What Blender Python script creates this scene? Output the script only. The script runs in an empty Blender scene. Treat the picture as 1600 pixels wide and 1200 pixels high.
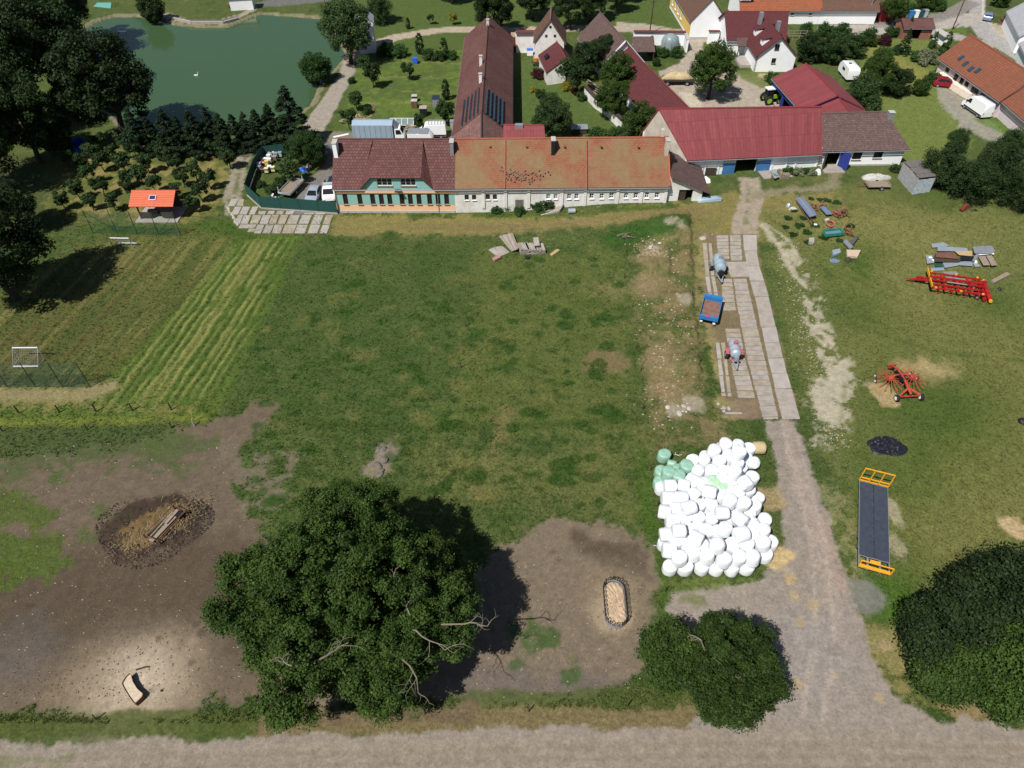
import bpy, bmesh, math, random
import numpy as np
from mathutils import Vector, Matrix
R = math.radians
rnd = random.Random(7)
# ------------------------------------------------------------------ camera, world, sun
F = 1109.0; HC = 55.0; S2 = math.sqrt(.5)
sc = bpy.context.scene
cam_d = bpy.data.cameras.new("camera"); cam = bpy.data.objects.new("camera", cam_d)
sc.collection.objects.link(cam); sc.camera = cam
cam.location = (0, 0, HC); cam.rotation_euler = (R(45), 0, 0)
cam_d.sensor_fit = 'HORIZONTAL'; cam_d.sensor_width = 36.0; cam_d.lens = 36.0 * F / 1600.0
cam_d.clip_start = 0.5; cam_d.clip_end = 3000.0
SUN_EL = 54.5; SHADOW_AZ = 49.0            # shadows fall towards +x +y
sdir = Vector((math.cos(R(SHADOW_AZ)) * math.cos(R(SUN_EL)), math.sin(R(SHADOW_AZ)) * math.cos(R(SUN_EL)), -math.sin(R(SUN_EL))))
w = bpy.data.worlds.new("World"); sc.world = w; w.use_nodes = True
nt = w.node_tree; nt.nodes.clear()
sky = nt.nodes.new("ShaderNodeTexSky"); sky.sky_type = 'NISHITA'; sky.sun_disc = False
sky.sun_elevation = R(SUN_EL); sky.sun_rotation = math.atan2(-sdir.x, -sdir.y)
sky.air_density = 1.0; sky.dust_density = 0.6; sky.ozone_density = 1.2
bg = nt.nodes.new("ShaderNodeBackground"); bg.inputs[1].default_value = 0.055
wo = nt.nodes.new("ShaderNodeOutputWorld")
nt.links.new(sky.outputs[0], bg.inputs[0]); nt.links.new(bg.outputs[0], wo.inputs[0])
sl = bpy.data.lights.new("sun", 'SUN'); sl.energy = 4.8; sl.angle = R(0.5); sl.color = (1.0, 0.96, 0.9)
so = bpy.data.objects.new("sun", sl); sc.collection.objects.link(so)
so.rotation_euler = sdir.to_track_quat('-Z', 'Y').to_euler(); so.location = (0, 0, 120)
sc.view_settings.view_transform = 'Standard'; sc.view_settings.look = 'None'
sc.view_settings.exposure = 0.2; sc.view_settings.gamma = 1.0; sc.view_settings.use_curve_mapping = False
sc.cycles.max_bounces = 5; sc.cycles.diffuse_bounces = 2; sc.cycles.glossy_bounces = 2
sc.cycles.transmission_bounces = 4; sc.cycles.transparent_max_bounces = 8

COL = sc.collection
# ------------------------------------------------------------------ photo geometry helpers
def ss(t):
    t = np.clip(t, 0, 1); return t * t * (3 - 2 * t)
def hbase(x, y):
    return 1.3 * ss((x + 4) / 22.0) * ss((y - 68) / 22.0)
def G(u, v, z=0.0):
    r = (u - 800) / F; d = (v - 600) / F; k = (HC - z) / (S2 * (1 + d))
    return (r * k, S2 * (1 - d) * k)
def GT(u, v, dz=0.0):
    z = 0.0
    for _ in range(9):
        x, y = G(u, v, z + dz); z = float(hbase(x, y))
    return (x, y, z)
def ppm(x, y, z):                      # photo pixels per metre there
    return F / (S2 * (y + HC - z))
def on_plane(u, v, A, B):              # photo pixel -> (distance along A-B, z) on the vertical plane through A, B
    r = (u - 800) / F; d = (v - 600) / F
    D = (r, S2 * (1 - d), -S2 * (1 + d))
    ax, ay = A; bx, by = B[0] - A[0], B[1] - A[1]; L = math.hypot(bx, by); bx /= L; by /= L
    # t*D.xy = A + s*b
    det = D[0] * (-by) - D[1] * (-bx)
    t = (ax * (-by) - ay * (-bx)) / det
    x, y = t * D[0], t * D[1]
    return ((x - ax) * bx + (y - ay) * by, HC + t * D[2])

# ------------------------------------------------------------------ numpy noise
def _hash(ix, iy, s):
    n = (ix * 374761393 + iy * 668265263 + s * 974634777) & 0xffffffff
    n = ((n ^ (n >> 13)) * 1274126177) & 0xffffffff
    return ((n ^ (n >> 16)) & 0xffff) / 65535.0
def vnoise(x, y, s=0):
    x = np.asarray(x, float); y = np.asarray(y, float)
    ix = np.floor(x).astype(np.int64); iy = np.floor(y).astype(np.int64)
    fx = x - ix; fy = y - iy; fx = fx * fx * (3 - 2 * fx); fy = fy * fy * (3 - 2 * fy)
    a = _hash(ix, iy, s); b = _hash(ix + 1, iy, s); c = _hash(ix, iy + 1, s); d = _hash(ix + 1, iy + 1, s)
    return (a + (b - a) * fx) * (1 - fy) + (c + (d - c) * fx) * fy
def fbm(x, y, s=0, o=4, f=1.0):
    t = 0.0; a = 0.5; n = 0.0
    for k in range(o):
        t = t + a * vnoise(x * f, y * f, s + k * 17); n += a; a *= .5; f *= 2.03
    return t / n

# ------------------------------------------------------------------ bank edge (a low step in the ground)
BANK = [GT(*p)[:2] for p in [(1078, 345), (1079, 380), (1082, 430), (1088, 500), (1092, 560), (1095, 612)]]
BANK2 = [GT(*p)[:2] for p in [(1048, 380), (1047, 405), (1045, 432)]]
def xat(line, y):
    ys = [p[1] for p in line][::-1]; xs = [p[0] for p in line][::-1]
    return np.interp(y, ys, xs)
def hfull(x, y):
    x = np.asarray(x, float); y = np.asarray(y, float)
    h = hbase(x, y)
    wob = (fbm(y * 1.3, y * 0 + 3, 5, 3) - .5) * .8
    bx = xat(BANK, y) + wob
    y0 = BANK[-1][1]; y1 = BANK[0][1]
    fy = ss((y - y0 + 2) / 5) * ss((y1 + 4 - y) / 5)
    gap = .35 + .65 * ss((fbm(x * 0 + 1, y * .5, 9, 2) - .3) * 4)
    h = h + .62 * fy * gap * ss((bx - x + .12) / .3) * ss((x - bx + 8) / 7)
    b2 = xat(BANK2, y) + wob
    f2 = ss((y - BANK2[-1][1]) / 1.5) * ss((BANK2[0][1] - y) / 1.5)
    h = h - .4 * f2 * ss((x - b2 + .15) / .3) * ss((b2 + 2.5 - x) / 2.2)
    return h
def hz(x, y): return float(hfull(x, y))

# ------------------------------------------------------------------ scene object helpers
def link(o, parent=None):
    COL.objects.link(o)
    if parent: o.parent = parent
    return o
def tag(o, label=None, cat=None, group=None, kind=None):
    if label: o['label'] = label
    if cat: o['category'] = cat
    if group: o['group'] = group
    if kind: o['kind'] = kind
    return o
def empty(name, label, cat, loc=(0, 0, 0), rz=0.0, group=None):
    o = bpy.data.objects.new(name, None); o.location = loc; o.rotation_euler = (0, 0, rz)
    o.empty_display_size = .3
    link(o); return tag(o, label, cat, group)
def np_mesh(name, V, Fc, mat=None, attrs=None, smooth=False):
    V = np.asarray(V, np.float32); Fc = np.asarray(Fc, np.int32)
    me = bpy.data.meshes.new(name); n, k = Fc.shape
    me.vertices.add(len(V)); me.vertices.foreach_set('co', V.ravel())
    me.loops.add(n * k); me.loops.foreach_set('vertex_index', Fc.ravel())
    me.polygons.add(n); me.polygons.foreach_set('loop_start', np.arange(n, dtype=np.int32) * k)
    me.polygons.foreach_set('loop_total', np.full(n, k, np.int32))
    if smooth: me.polygons.foreach_set('use_smooth', np.ones(n, bool))
    me.update(calc_edges=True)
    for an, (typ, arr) in (attrs or {}).items():
        a = me.attributes.new(an, typ, 'POINT')
        a.data.foreach_set('color' if typ == 'FLOAT_COLOR' else 'value', np.asarray(arr, np.float32).ravel())
    if mat: me.materials.append(mat)
    return me
class MB:
    """collects boxes, prisms and tubes into one mesh"""
    def __init__(s): s.v = []; s.f = []; s.uv = {}
    def add(s, vs, fs):
        b = len(s.v); s.v += [tuple(p) for p in vs]; s.f += [[i + b for i in q] for q in fs]; return s
    def box(s, c, d, rz=0, rx=0, ry=0):
        M = Matrix.Translation(c) @ Matrix.Rotation(rz, 4, 'Z') @ Matrix.Rotation(ry, 4, 'Y') @ Matrix.Rotation(rx, 4, 'X')
        x, y, z = d[0] / 2, d[1] / 2, d[2] / 2
        vs = [M @ Vector(p) for p in [(-x, -y, -z), (x, -y, -z), (x, y, -z), (-x, y, -z), (-x, -y, z), (x, -y, z), (x, y, z), (-x, y, z)]]
        return s.add(vs, [(0, 3, 2, 1), (4, 5, 6, 7), (0, 1, 5, 4), (1, 2, 6, 5), (2, 3, 7, 6), (3, 0, 4, 7)])
    def bar(s, a, b, w, h=None):
        a = Vector(a); b = Vector(b); h = h or w; d = b - a; L = d.length
        q = d.to_track_quat('X', 'Z').to_matrix().to_4x4(); M = Matrix.Translation((a + b) / 2) @ q
        x, y, z = L / 2, w / 2, h / 2
        vs = [M @ Vector(p) for p in [(-x, -y, -z), (x, -y, -z), (x, y, -z), (-x, y, -z), (-x, -y, z), (x, -y, z), (x, y, z), (-x, y, z)]]
        return s.add(vs, [(0, 3, 2, 1), (4, 5, 6, 7), (0, 1, 5, 4), (1, 2, 6, 5), (2, 3, 7, 6), (3, 0, 4, 7)])
    def tube(s, pts, rad, n=8, cap=True):
        pts = [Vector(p) for p in pts]; rad = rad if isinstance(rad, (list, tuple)) else [rad] * len(pts)
        b = len(s.v); prev = None
        for i, p in enumerate(pts):
            t = (pts[min(i + 1, len(pts) - 1)] - pts[max(i - 1, 0)]).normalized()
            ref = prev if prev else (Vector((0, 0, 1)) if abs(t.z) < .9 else Vector((1, 0, 0)))
            a = t.cross(ref).normalized(); c = a.cross(t).normalized(); prev = c
            for k in range(n):
                an = 2 * math.pi * k / n
                s.v.append(tuple(p + (a * math.cos(an) + c * math.sin(an)) * rad[i]))
        for i in range(len(pts) - 1):
            for k in range(n):
                s.f.append([b + i * n + k, b + i * n + (k + 1) % n, b + (i + 1) * n + (k + 1) % n, b + (i + 1) * n + k][::-1])
        if cap:
            s.f.append([b + k for k in range(n)]); s.f.append([b + (len(pts) - 1) * n + k for k in range(n)][::-1])
        return s
    def lathe(s, prof, n=16, M=None):
        """prof: (radius, z) pairs"""
        b = len(s.v)
        for r, z in prof:
            for k in range(n):
                an = 2 * math.pi * k / n; p = Vector((r * math.cos(an), r * math.sin(an), z))
                s.v.append(tuple(M @ p if M else p))
        for i in range(len(prof) - 1):
            for k in range(n):
                s.f.append([b + i * n + k, b + i * n + (k + 1) % n, b + (i + 1) * n + (k + 1) % n, b + (i + 1) * n + k])
        s.f.append([b + k for k in range(n)][::-1]); s.f.append([b + (len(prof) - 1) * n + k for k in range(n)])
        return s
    def prism(s, poly, z0, z1):
        n = len(poly); vs = [(x, y, z0) for x, y in poly] + [(x, y, z1) for x, y in poly]
        fs = [list(range(n))[::-1], list(range(n, 2 * n))] + [[i, (i + 1) % n, n + (i + 1) % n, n + i] for i in range(n)]
        return s.add(vs, fs)
    def mesh(s, name, mat, smooth=False, bevel=0):
        me = bpy.data.meshes.new(name); me.from_pydata(s.v, [], s.f)
        bm = bmesh.new(); bm.from_mesh(me); bmesh.ops.recalc_face_normals(bm, faces=bm.faces)
        if bevel: bmesh.ops.bevel(bm, geom=list(bm.edges), offset=bevel, segments=1, affect='EDGES', clamp_overlap=True)
        bm.to_mesh(me); bm.free()
        if smooth:
            for p in me.polygons: p.use_smooth = True
            me.set_sharp_from_angle(angle=R(38))
        me.materials.append(mat); me.update(); return me
    def build(s, name, mat, parent=None, smooth=False, bevel=0):
        o = bpy.data.objects.new(name, s.mesh(name, mat, smooth, bevel)); link(o, parent); return o
def copy_tree(o, parent=None):
    c = o.copy(); COL.objects.link(c); c.parent = parent
    if parent is not None: c.matrix_parent_inverse = o.matrix_parent_inverse
    for ch in o.children: copy_tree(ch, c)
    return c
ORD = ['first', 'second', 'third', 'fourth', 'fifth', 'sixth', 'seventh', 'eighth', 'ninth', 'tenth', 'eleventh', 'twelfth', 'thirteenth', 'fourteenth', 'fifteenth', 'sixteenth', 'seventeenth', 'eighteenth', 'nineteenth', 'twentieth', 'twenty-first', 'twenty-second', 'twenty-third', 'twenty-fourth']

# ------------------------------------------------------------------ materials
MATS = {}
def mat(name, col, rough=.8, metal=0, noise=0.15, scale=3.0, bump=0.0, bscale=20, spec=.3, c2=None, c2amt=.5, coord='Object', stretch=None):
    if name in MATS: return MATS[name]
    m = bpy.data.materials.new(name); m.use_nodes = True; t = m.node_tree; n = t.nodes; L = t.links
    b = n['Principled BSDF']; b.inputs['Roughness'].default_value = rough; b.inputs['Metallic'].default_value = metal
    b.inputs['Specular IOR Level'].default_value = spec
    tc = n.new('ShaderNodeTexCoord'); src = tc.outputs[coord]
    if stretch:
        mp = n.new('ShaderNodeMapping'); mp.inputs['Scale'].default_value = stretch; L.new(src, mp.inputs[0]); src = mp.outputs[0]
    oi = n.new('ShaderNodeObjectInfo'); add = n.new('ShaderNodeVectorMath'); add.operation = 'ADD'
    mul = n.new('ShaderNodeMath'); mul.operation = 'MULTIPLY'; mul.inputs[1].default_value = 37.0
    L.new(oi.outputs['Random'], mul.inputs[0]); L.new(src, add.inputs[0]); L.new(mul.outputs[0], add.inputs[1])
    nz = n.new('ShaderNodeTexNoise'); nz.inputs['Scale'].default_value = scale; nz.inputs['Detail'].default_value = 6; nz.inputs['Roughness'].default_value = .65
    L.new(add.outputs[0], nz.inputs[0])
    rp = n.new('ShaderNodeValToRGB'); rp.color_ramp.elements[0].position = .3; rp.color_ramp.elements[1].position = .7
    lo = [c * (1 - noise) for c in col]; hi = [min(1, c * (1 + noise)) for c in col]
    if c2: hi = [a + (bb - a) * c2amt for a, bb in zip(col, c2)]
    rp.color_ramp.elements[0].color = (*lo, 1); rp.color_ramp.elements[1].color = (*hi, 1)
    L.new(nz.outputs[0], rp.inputs[0]); L.new(rp.outputs[0], b.inputs['Base Color'])
    if bump:
        n2 = n.new('ShaderNodeTexNoise'); n2.inputs['Scale'].default_value = bscale; n2.inputs['Detail'].default_value = 4
        L.new(src, n2.inputs[0])
        bp = n.new('ShaderNodeBump'); bp.inputs['Strength'].default_value = bump; bp.inputs['Distance'].default_value = .05
        L.new(n2.outputs[0], bp.inputs['Height']); L.new(bp.outputs[0], b.inputs['Normal'])
    MATS[name] = m; return m
def roof_mat(name, col, col2=None, amt=0.0, pscale=.25, tile=(.3, .35), vary=.18, rough=.75, kind='tile', spec=.3, c3=None, thr=.5):
    """UV in metres: u along the eave, v up the slope"""
    m = bpy.data.materials.new(name); m.use_nodes = True; t = m.node_tree; n = t.nodes; L = t.links
    b = n['Principled BSDF']; b.inputs['Roughness'].default_value = rough; b.inputs['Specular IOR Level'].default_value = spec
    uv = n.new('ShaderNodeUVMap'); uv.uv_map = 'UVMap'
    br = n.new('ShaderNodeTexBrick'); br.offset = .5; br.inputs['Scale'].default_value = 1.0
    br.inputs['Brick Width'].default_value = tile[0]; br.inputs['Row Height'].default_value = tile[1]
    br.inputs['Mortar Size'].default_value = .04 if kind == 'tile' else .012; br.inputs['Mortar Smooth'].default_value = .4
    br.inputs['Bias'].default_value = 0
    if kind == 'sheet': br.offset = 0
    L.new(uv.outputs[0], br.inputs['Vector'])
    br.inputs['Color1'].default_value = (*[c * (1 - vary) for c in col], 1); br.inputs['Color2'].default_value = (*[c * (1 + vary) for c in col], 1)
    br.inputs['Mortar'].default_value = (*[c * (.5 if kind == 'tile' else .55) for c in col], 1)
    outc = br.outputs['Color']
    nz = n.new('ShaderNodeTexNoise'); nz.inputs['Scale'].default_value = pscale; nz.inputs['Detail'].default_value = 7; nz.inputs['Roughness'].default_value = .62
    L.new(uv.outputs[0], nz.inputs[0])
    if col2:
        rp = n.new('ShaderNodeValToRGB'); rp.color_ramp.elements[0].position = thr - .09; rp.color_ramp.elements[1].position = thr + .12
        rp.color_ramp.elements[1].color = (amt, amt, amt, 1)
        L.new(nz.outputs[0], rp.inputs[0])
        mx = n.new('ShaderNodeMixRGB'); L.new(rp.outputs[0], mx.inputs[0]); L.new(outc, mx.inputs[1]); mx.inputs[2].default_value = (*col2, 1)
        outc = mx.outputs[0]
    n3 = n.new('ShaderNodeTexNoise'); n3.inputs['Scale'].default_value = 1.7; n3.inputs['Detail'].default_value = 5
    L.new(uv.outputs[0], n3.inputs[0])
    m3 = n.new('ShaderNodeMixRGB'); m3.blend_type = 'OVERLAY'; m3.inputs[0].default_value = .2; L.new(outc, m3.inputs[1]); L.new(n3.outputs[0], m3.inputs[2])
    L.new(m3.outputs[0], b.inputs['Base Color'])
    bp = n.new('ShaderNodeBump'); bp.inputs['Strength'].default_value = .6; bp.inputs['Distance'].default_value = .04
    inv = n.new('ShaderNodeMath'); inv.operation = 'SUBTRACT'; inv.inputs[0].default_value = 1; L.new(br.outputs['Fac'], inv.inputs[1])
    L.new(inv.outputs[0], bp.inputs['Height']); L.new(bp.outputs[0], b.inputs['Normal'])
    MATS[name] = m; return m
def leaf_mat(name, c1, c2, c3=None, trans=.25):
    m = bpy.data.materials.new(name); m.use_nodes = True; t = m.node_tree; n = t.nodes; L = t.links; n.clear()
    o = n.new('ShaderNodeOutputMaterial'); at = n.new('ShaderNodeAttribute'); at.attribute_name = 'var'
    oi = n.new('ShaderNodeObjectInfo')
    rp = n.new('ShaderNodeValToRGB'); rp.color_ramp.elements[0].color = (*c1, 1); rp.color_ramp.elements[1].color = (*c2, 1)
    if c3: e = rp.color_ramp.elements.new(.93); e.color = (*c2, 1); rp.color_ramp.elements[2].color = (*c3, 1)
    L.new(at.outputs['Fac'], rp.inputs[0])
    hs = n.new('ShaderNodeHueSaturation'); mr = n.new('ShaderNodeMapRange'); mr.inputs[3].default_value = .78; mr.inputs[4].default_value = 1.25
    L.new(oi.outputs['Random'], mr.inputs[0]); L.new(mr.outputs[0], hs.inputs['Value']); L.new(rp.outputs[0], hs.inputs['Color'])
    d = n.new('ShaderNodeBsdfPrincipled'); d.inputs['Roughness'].default_value = .6; d.inputs['Specular IOR Level'].default_value = .18
    L.new(hs.outputs[0], d.inputs['Base Color'])
    tr = n.new('ShaderNodeBsdfTranslucent'); L.new(hs.outputs[0], tr.inputs[0])
    mx = n.new('ShaderNodeMixShader'); mx.inputs[0].default_value = trans
    L.new(d.outputs[0], mx.inputs[1]); L.new(tr.outputs[0], mx.inputs[2]); L.new(mx.outputs[0], o.inputs[0])
    MATS[name] = m; return m

M_WHITE = mat('white_render', (.86, .87, .88), .9, noise=.04, scale=.8, bump=.15)
M_OLDWHITE = mat('old_whitewash', (.84, .84, .83), .95, noise=.05, scale=.55, bump=.5, bscale=3, c2=(.40, .33, .23), c2amt=.6)
M_GABLE = mat('weathered_render', (.5, .45, .38), .95, noise=.2, scale=.7, bump=.4, bscale=4)
M_PEACH = mat('peach_render', (.80, .49, .28), .9, noise=.04, scale=1)
M_TEAL = mat('teal_render', (.25, .46, .42), .9, noise=.04, scale=1)
M_GREYBASE = mat('grey_plinth', (.42, .41, .38), .9, noise=.15, scale=2)
M_YELLOW = mat('yellow_render', (.72, .48, .14), .9, noise=.05, scale=1)
M_PINK = mat('pale_pink_render', (.62, .54, .56), .9, noise=.05, scale=1)
M_CONC = mat('concrete', (.31, .275, .24), .95, noise=.22, scale=1.3, bump=.4, bscale=8)
M_CONC_D = mat('stained_concrete', (.30, .26, .20), .95, noise=.25, scale=1.1, bump=.4, bscale=8)
M_CONC_L = mat('pale_concrete', (.34, .31, .28), .95, noise=.16, scale=1.3, bump=.4, bscale=8)
M_GLASS = mat('dark_window_glass', (.012, .014, .018), .12, noise=.3, scale=1, spec=.5)
M_DARK = mat('dark_void', (.012, .012, .013), .9)
M_FRAMEW = mat('white_frame_paint', (.75, .75, .76), .5, noise=.03)
M_FRAMED = mat('dark_frame_paint', (.05, .045, .04), .6)
M_GREYM = mat('grey_metal', (.32, .34, .37), .45, .4, noise=.15, scale=2)
M_GALV = mat('galvanised_metal', (.50, .56, .62), .38, .55, noise=.14, scale=1.5)
M_BLUEDOOR = mat('blue_door_paint', (.055, .17, .38), .6, noise=.18, scale=1.2)
M_BLUEDARK = mat('royal_blue_paint', (.02, .04, .22), .6, noise=.1)
M_BLUETR = mat('trailer_blue_paint', (.03, .17, .42), .45, noise=.12, scale=2)
M_REDP = mat('bright_red_paint', (.34, .014, .014), .5, noise=.35, scale=2)
M_ORR = mat('orange_red_paint', (.40, .06, .035), .5, noise=.35, scale=2)
M_YELP = mat('yellow_orange_paint', (.72, .34, .02), .5, noise=.08, scale=2)
M_TYRE = mat('tyre_rubber', (.016, .016, .017), .8)
M_BLACK = mat('black_plastic', (.014, .014, .016), .5)
M_RUST = mat('rusty_metal', (.15, .07, .04), .85, noise=.4, scale=3, bump=.3)
M_WOOD = mat('weathered_wood', (.26, .21, .16), .9, noise=.25, scale=4, bump=.3)
M_WOODD = mat('dark_wood', (.055, .042, .032), .9, noise=.3, scale=4)
M_WOODL = mat('fresh_wood', (.45, .30, .16), .85, noise=.2, scale=5)
M_STRAW = mat('straw', (.48, .38, .22), .95, noise=.2, scale=9, bump=.8, bscale=25)
M_STONE = mat('rubble_stone', (.42, .38, .32), .95, noise=.25, scale=3, bump=.4)
M_VANW = mat('white_car_paint', (.80, .81, .82), .25, noise=.02, spec=.5)
M_SILVER = mat('silver_car_paint', (.42, .48, .56), .25, .35, noise=.04, spec=.5)
M_REDCAR = mat('dark_red_car_paint', (.20, .012, .02), .3, noise=.05, spec=.5)
M_BLUECAR = mat('blue_grey_car_paint', (.20, .27, .42), .3, .3, noise=.05, spec=.5)
M_NAVY = mat('dark_blue_car_paint', (.02, .03, .06), .3, noise=.05, spec=.5)
M_BOXBLUE = mat('pale_blue_truck_panel', (.33, .42, .52), .5, .1, noise=.06, scale=1)
M_FENCEG = mat('green_fence_screen', (.015, .065, .055), .8, noise=.15, scale=2)
M_POSTG = mat('green_fence_post', (.012, .035, .024), .6)
M_BARK = mat('bark', (.055, .043, .033), .95, noise=.3, scale=5, bump=.6)
M_DEADW = mat("bare_dead_wood", (.19, .165, .12), .95, noise=.25, scale=5)
M_COAL = mat('black_coal_lumps', (.012, .013, .02), .5, noise=.5, scale=6, spec=.5)
M_TARP = mat('pale_tarpaulin', (.42, .41, .38), .7, noise=.25, scale=3, bump=.6, bscale=4)
M_BLUETARP = mat('bright_blue_tarpaulin', (.03, .12, .6), .5, noise=.15, scale=2)
RF_BROWN = roof_mat('brown_concrete_tiles', (.125, .052, .046), tile=(.42, .44), vary=.22)
RF_ORANGE = roof_mat('mossy_orange_tiles', (.31, .092, .050), (.20, .155, .075), .75, .2, tile=(.19, .27), vary=.22, thr=.44)
RF_BARN = roof_mat('rust_brown_tiles', (.125, .05, .044), (.16, .09, .07), .4, .2, tile=(.42, .44), vary=.18)
RF_BARNL = roof_mat('faded_rust_tiles', (.24, .125, .11), (.13, .07, .06), .6, .5, tile=(.3, .34), vary=.3)
RF_RED = roof_mat('dark_red_metal_sheet', (.205, .050, .053), tile=(.5, 3.0), vary=.09, rough=.55, kind='sheet', spec=.25)
RF_OLDBROWN = roof_mat('old_brown_tiles', (.15, .095, .085), (.09, .06, .055), .6, .9, tile=(.25, .3), vary=.32)
RF_DARKRED = roof_mat('dark_red_tiles', (.115, .030, .032), tile=(.33, .36), vary=.12)
RF_STEEP = roof_mat('steep_brown_tiles', (.17, .085, .055), (.10, .075, .06), .6, .8, tile=(.22, .28), vary=.3)
RF_ORN = roof_mat('orange_clay_tiles', (.34, .10, .045), (.20, .10, .055), .4, .3, tile=(.3, .36), vary=.14)
RF_RUSTO = roof_mat('brown_orange_clay_tiles', (.26, .09, .05), (.17, .075, .045), .5, .3, tile=(.3, .36), vary=.14)
RF_GREY = roof_mat('grey_sheet_roof', (.34, .35, .37), tile=(.6, 3), vary=.08, kind='sheet')
L_BIG = leaf_mat('walnut_leaves', (.018, .038, .008), (.062, .110, .020), (.12, .18, .036))
L_DARK = leaf_mat('shaded_broadleaf', (.013, .027, .009), (.040, .070, .020), (.075, .115, .030))  # dim left side put into the leaf colour; other dark trees share it
L_MID = leaf_mat('garden_leaves', (.020, .050, .012), (.048, .10, .022), (.08, .13, .03))
L_WILLOW = leaf_mat('willow_leaves', (.030, .060, .018), (.065, .11, .035), (.11, .16, .06))
L_CON = leaf_mat('spruce_needles', (.010, .024, .010), (.030, .056, .022))
L_ORCH = leaf_mat('orchard_leaves', (.018, .040, .012), (.050, .090, .026), (.08, .12, .035))
L_REDL = leaf_mat('copper_leaves', (.035, .010, .012), (.07, .02, .022))
L_YEL = leaf_mat('yellow_leaves', (.12, .12, .015), (.32, .28, .02))
L_LILAC = leaf_mat('pale_blossom_leaves', (.10, .13, .06), (.25, .27, .16))
# ------------------------------------------------------------------ ground: one fine sheet, split by what covers it
def c8(r, g, b, k=1.22):
    f = lambda x: ((x / 255 + .055) / 1.055) ** 2.4 if x > 10 else x / 255 / 12.92
    return np.array([f(r) / k, f(g) / k, f(b) / k])
NR, NCI, NCO = 640, 720, 14
vv = np.linspace(1300, -150, NR); dd = (vv - 600) / F; rows = HC * (1 - dd) / (1 + dd)
rows = np.concatenate([[-300, -60, -10, 5], rows[rows > 9], [300, 360, 460, 700, 1200, 2400]])
cin = np.linspace(-1.14, 1.14, NCI); cout = 1.14 + np.array([.1, .3, .7, 1.5, 4, 12, 30])
cc = np.concatenate([-cout[::-1], cin, cout])
GY = np.repeat(rows[:, None], len(cc), 1); GX = cc[None, :] * (.7214 * S2 * np.maximum(rows + HC, 40))[:, None]
H_, W_ = GX.shape; X = GX.ravel(); Y = GY.ravel()
Z = hfull(X, Y)
N1 = fbm(X, Y, 11, 5, .35); N2 = fbm(X, Y, 31, 5, 1.1); N3 = fbm(X, Y, 51, 4, 3.2); N4 = fbm(X, Y, 71, 3, .06); N0 = fbm(X, Y, 91, 5, .13)
def inpoly(P, x, y):
    ins = np.zeros(len(x), bool); n = len(P)
    for i in range(n):
        x1, y1 = P[i]; x2, y2 = P[(i + 1) % n]
        if y1 == y2: continue
        c = ((y1 > y) != (y2 > y)) & (x < (x2 - x1) * (y - y1) / (y2 - y1) + x1); ins ^= c
    return ins
def sdist(P, closed=True, pad=6.0):
    """signed distance (inside +) evaluated near the polygon only"""
    P = np.array(P); lo = P.min(0) - pad; hi = P.max(0) + pad
    idx = np.nonzero((X > lo[0]) & (X < hi[0]) & (Y > lo[1]) & (Y < hi[1]))[0]
    x = X[idx]; y = Y[idx]; d = np.full(len(x), 1e9)
    m = len(P) if closed else len(P) - 1
    for i in range(m):
        a = P[i]; b = P[(i + 1) % len(P)]; e = b - a; q = np.clip(((x - a[0]) * e[0] + (y - a[1]) * e[1]) / (e @ e + 1e-9), 0, 1)
        d = np.minimum(d, np.hypot(x - a[0] - q * e[0], y - a[1] - q * e[1]))
    if closed: d = np.where(inpoly(P, x, y), d, -d)
    return idx, d
C = np.empty((len(X), 3)); KIND = np.zeros((len(X), 3))      # KIND: r = bare (gravel grain), g = tuftiness
ID = np.zeros(len(X), np.int8)
def blend(idx, w_, col, bare=None, tuft=None):
    C[idx] += (np.asarray(col) - C[idx]) * w_[:, None]
    if bare is not None: KIND[idx, 0] += (bare - KIND[idx, 0]) * w_
    if tuft is not None: KIND[idx, 1] += (tuft - KIND[idx, 1]) * w_
def layer(px, col, soft=.6, namp=1.5, w=1.0, nf=None, bare=None, tuft=None, oid=None, pad=8, brk=0):
    P = [GT(*p)[:2] for p in px]; idx, d = sdist(P, True, pad)
    n = (N1[idx] - .5) * namp * 1.4 + (N2[idx] - .5) * namp * .9 + (N3[idx] - .5) * namp * .5
    a = ss((d + n) / soft + .5) * w
    if brk: a = a * ss(((N2[idx] * .5 + N1[idx] * .5) - brk) * 7 + .5)
    blend(idx, a, col, bare, tuft)
    if oid is not None: ID[idx[a > .5]] = oid
    return idx, d, a
def stroke(px, width, col, soft=.4, namp=.6, w=1.0, bare=None, tuft=None, oid=None, brk=0):
    P = [GT(*p)[:2] for p in px]; idx, d = sdist(P, False, width + 3); d = width / 2 - d
    n = (N1[idx] - .5) * namp + (N2[idx] - .5) * namp + (N3[idx] - .5) * namp * .6
    a = ss((d + n) / soft + .5) * w
    if brk: a = a * ss((N2[idx] - brk) * 6 + .5)
    blend(idx, a, col, bare, tuft)
    if oid is not None: ID[idx[a > .5]] = oid
def spot(u, v, r, col, soft=1.0, namp=1.0, w=1.0, ax=1.0, **k):
    x0, y0, _ = GT(u, v); idx = np.nonzero((abs(X - x0) < r * 2 * ax + 3) & (abs(Y - y0) < r * 2 + 3))[0]
    d = r - np.hypot((X[idx] - x0) / ax, Y[idx] - y0) + (N1[idx] - .5) * namp * 2 + (N2[idx] - .5) * namp
    blend(idx, ss(d / soft / r + .5 if soft > 1 else d / soft + .5) * w, col, k.get('bare'), k.get('tuft'))
GR = c8(78, 93, 47)
C[:] = GR; KIND[:, 1] = .5
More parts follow.
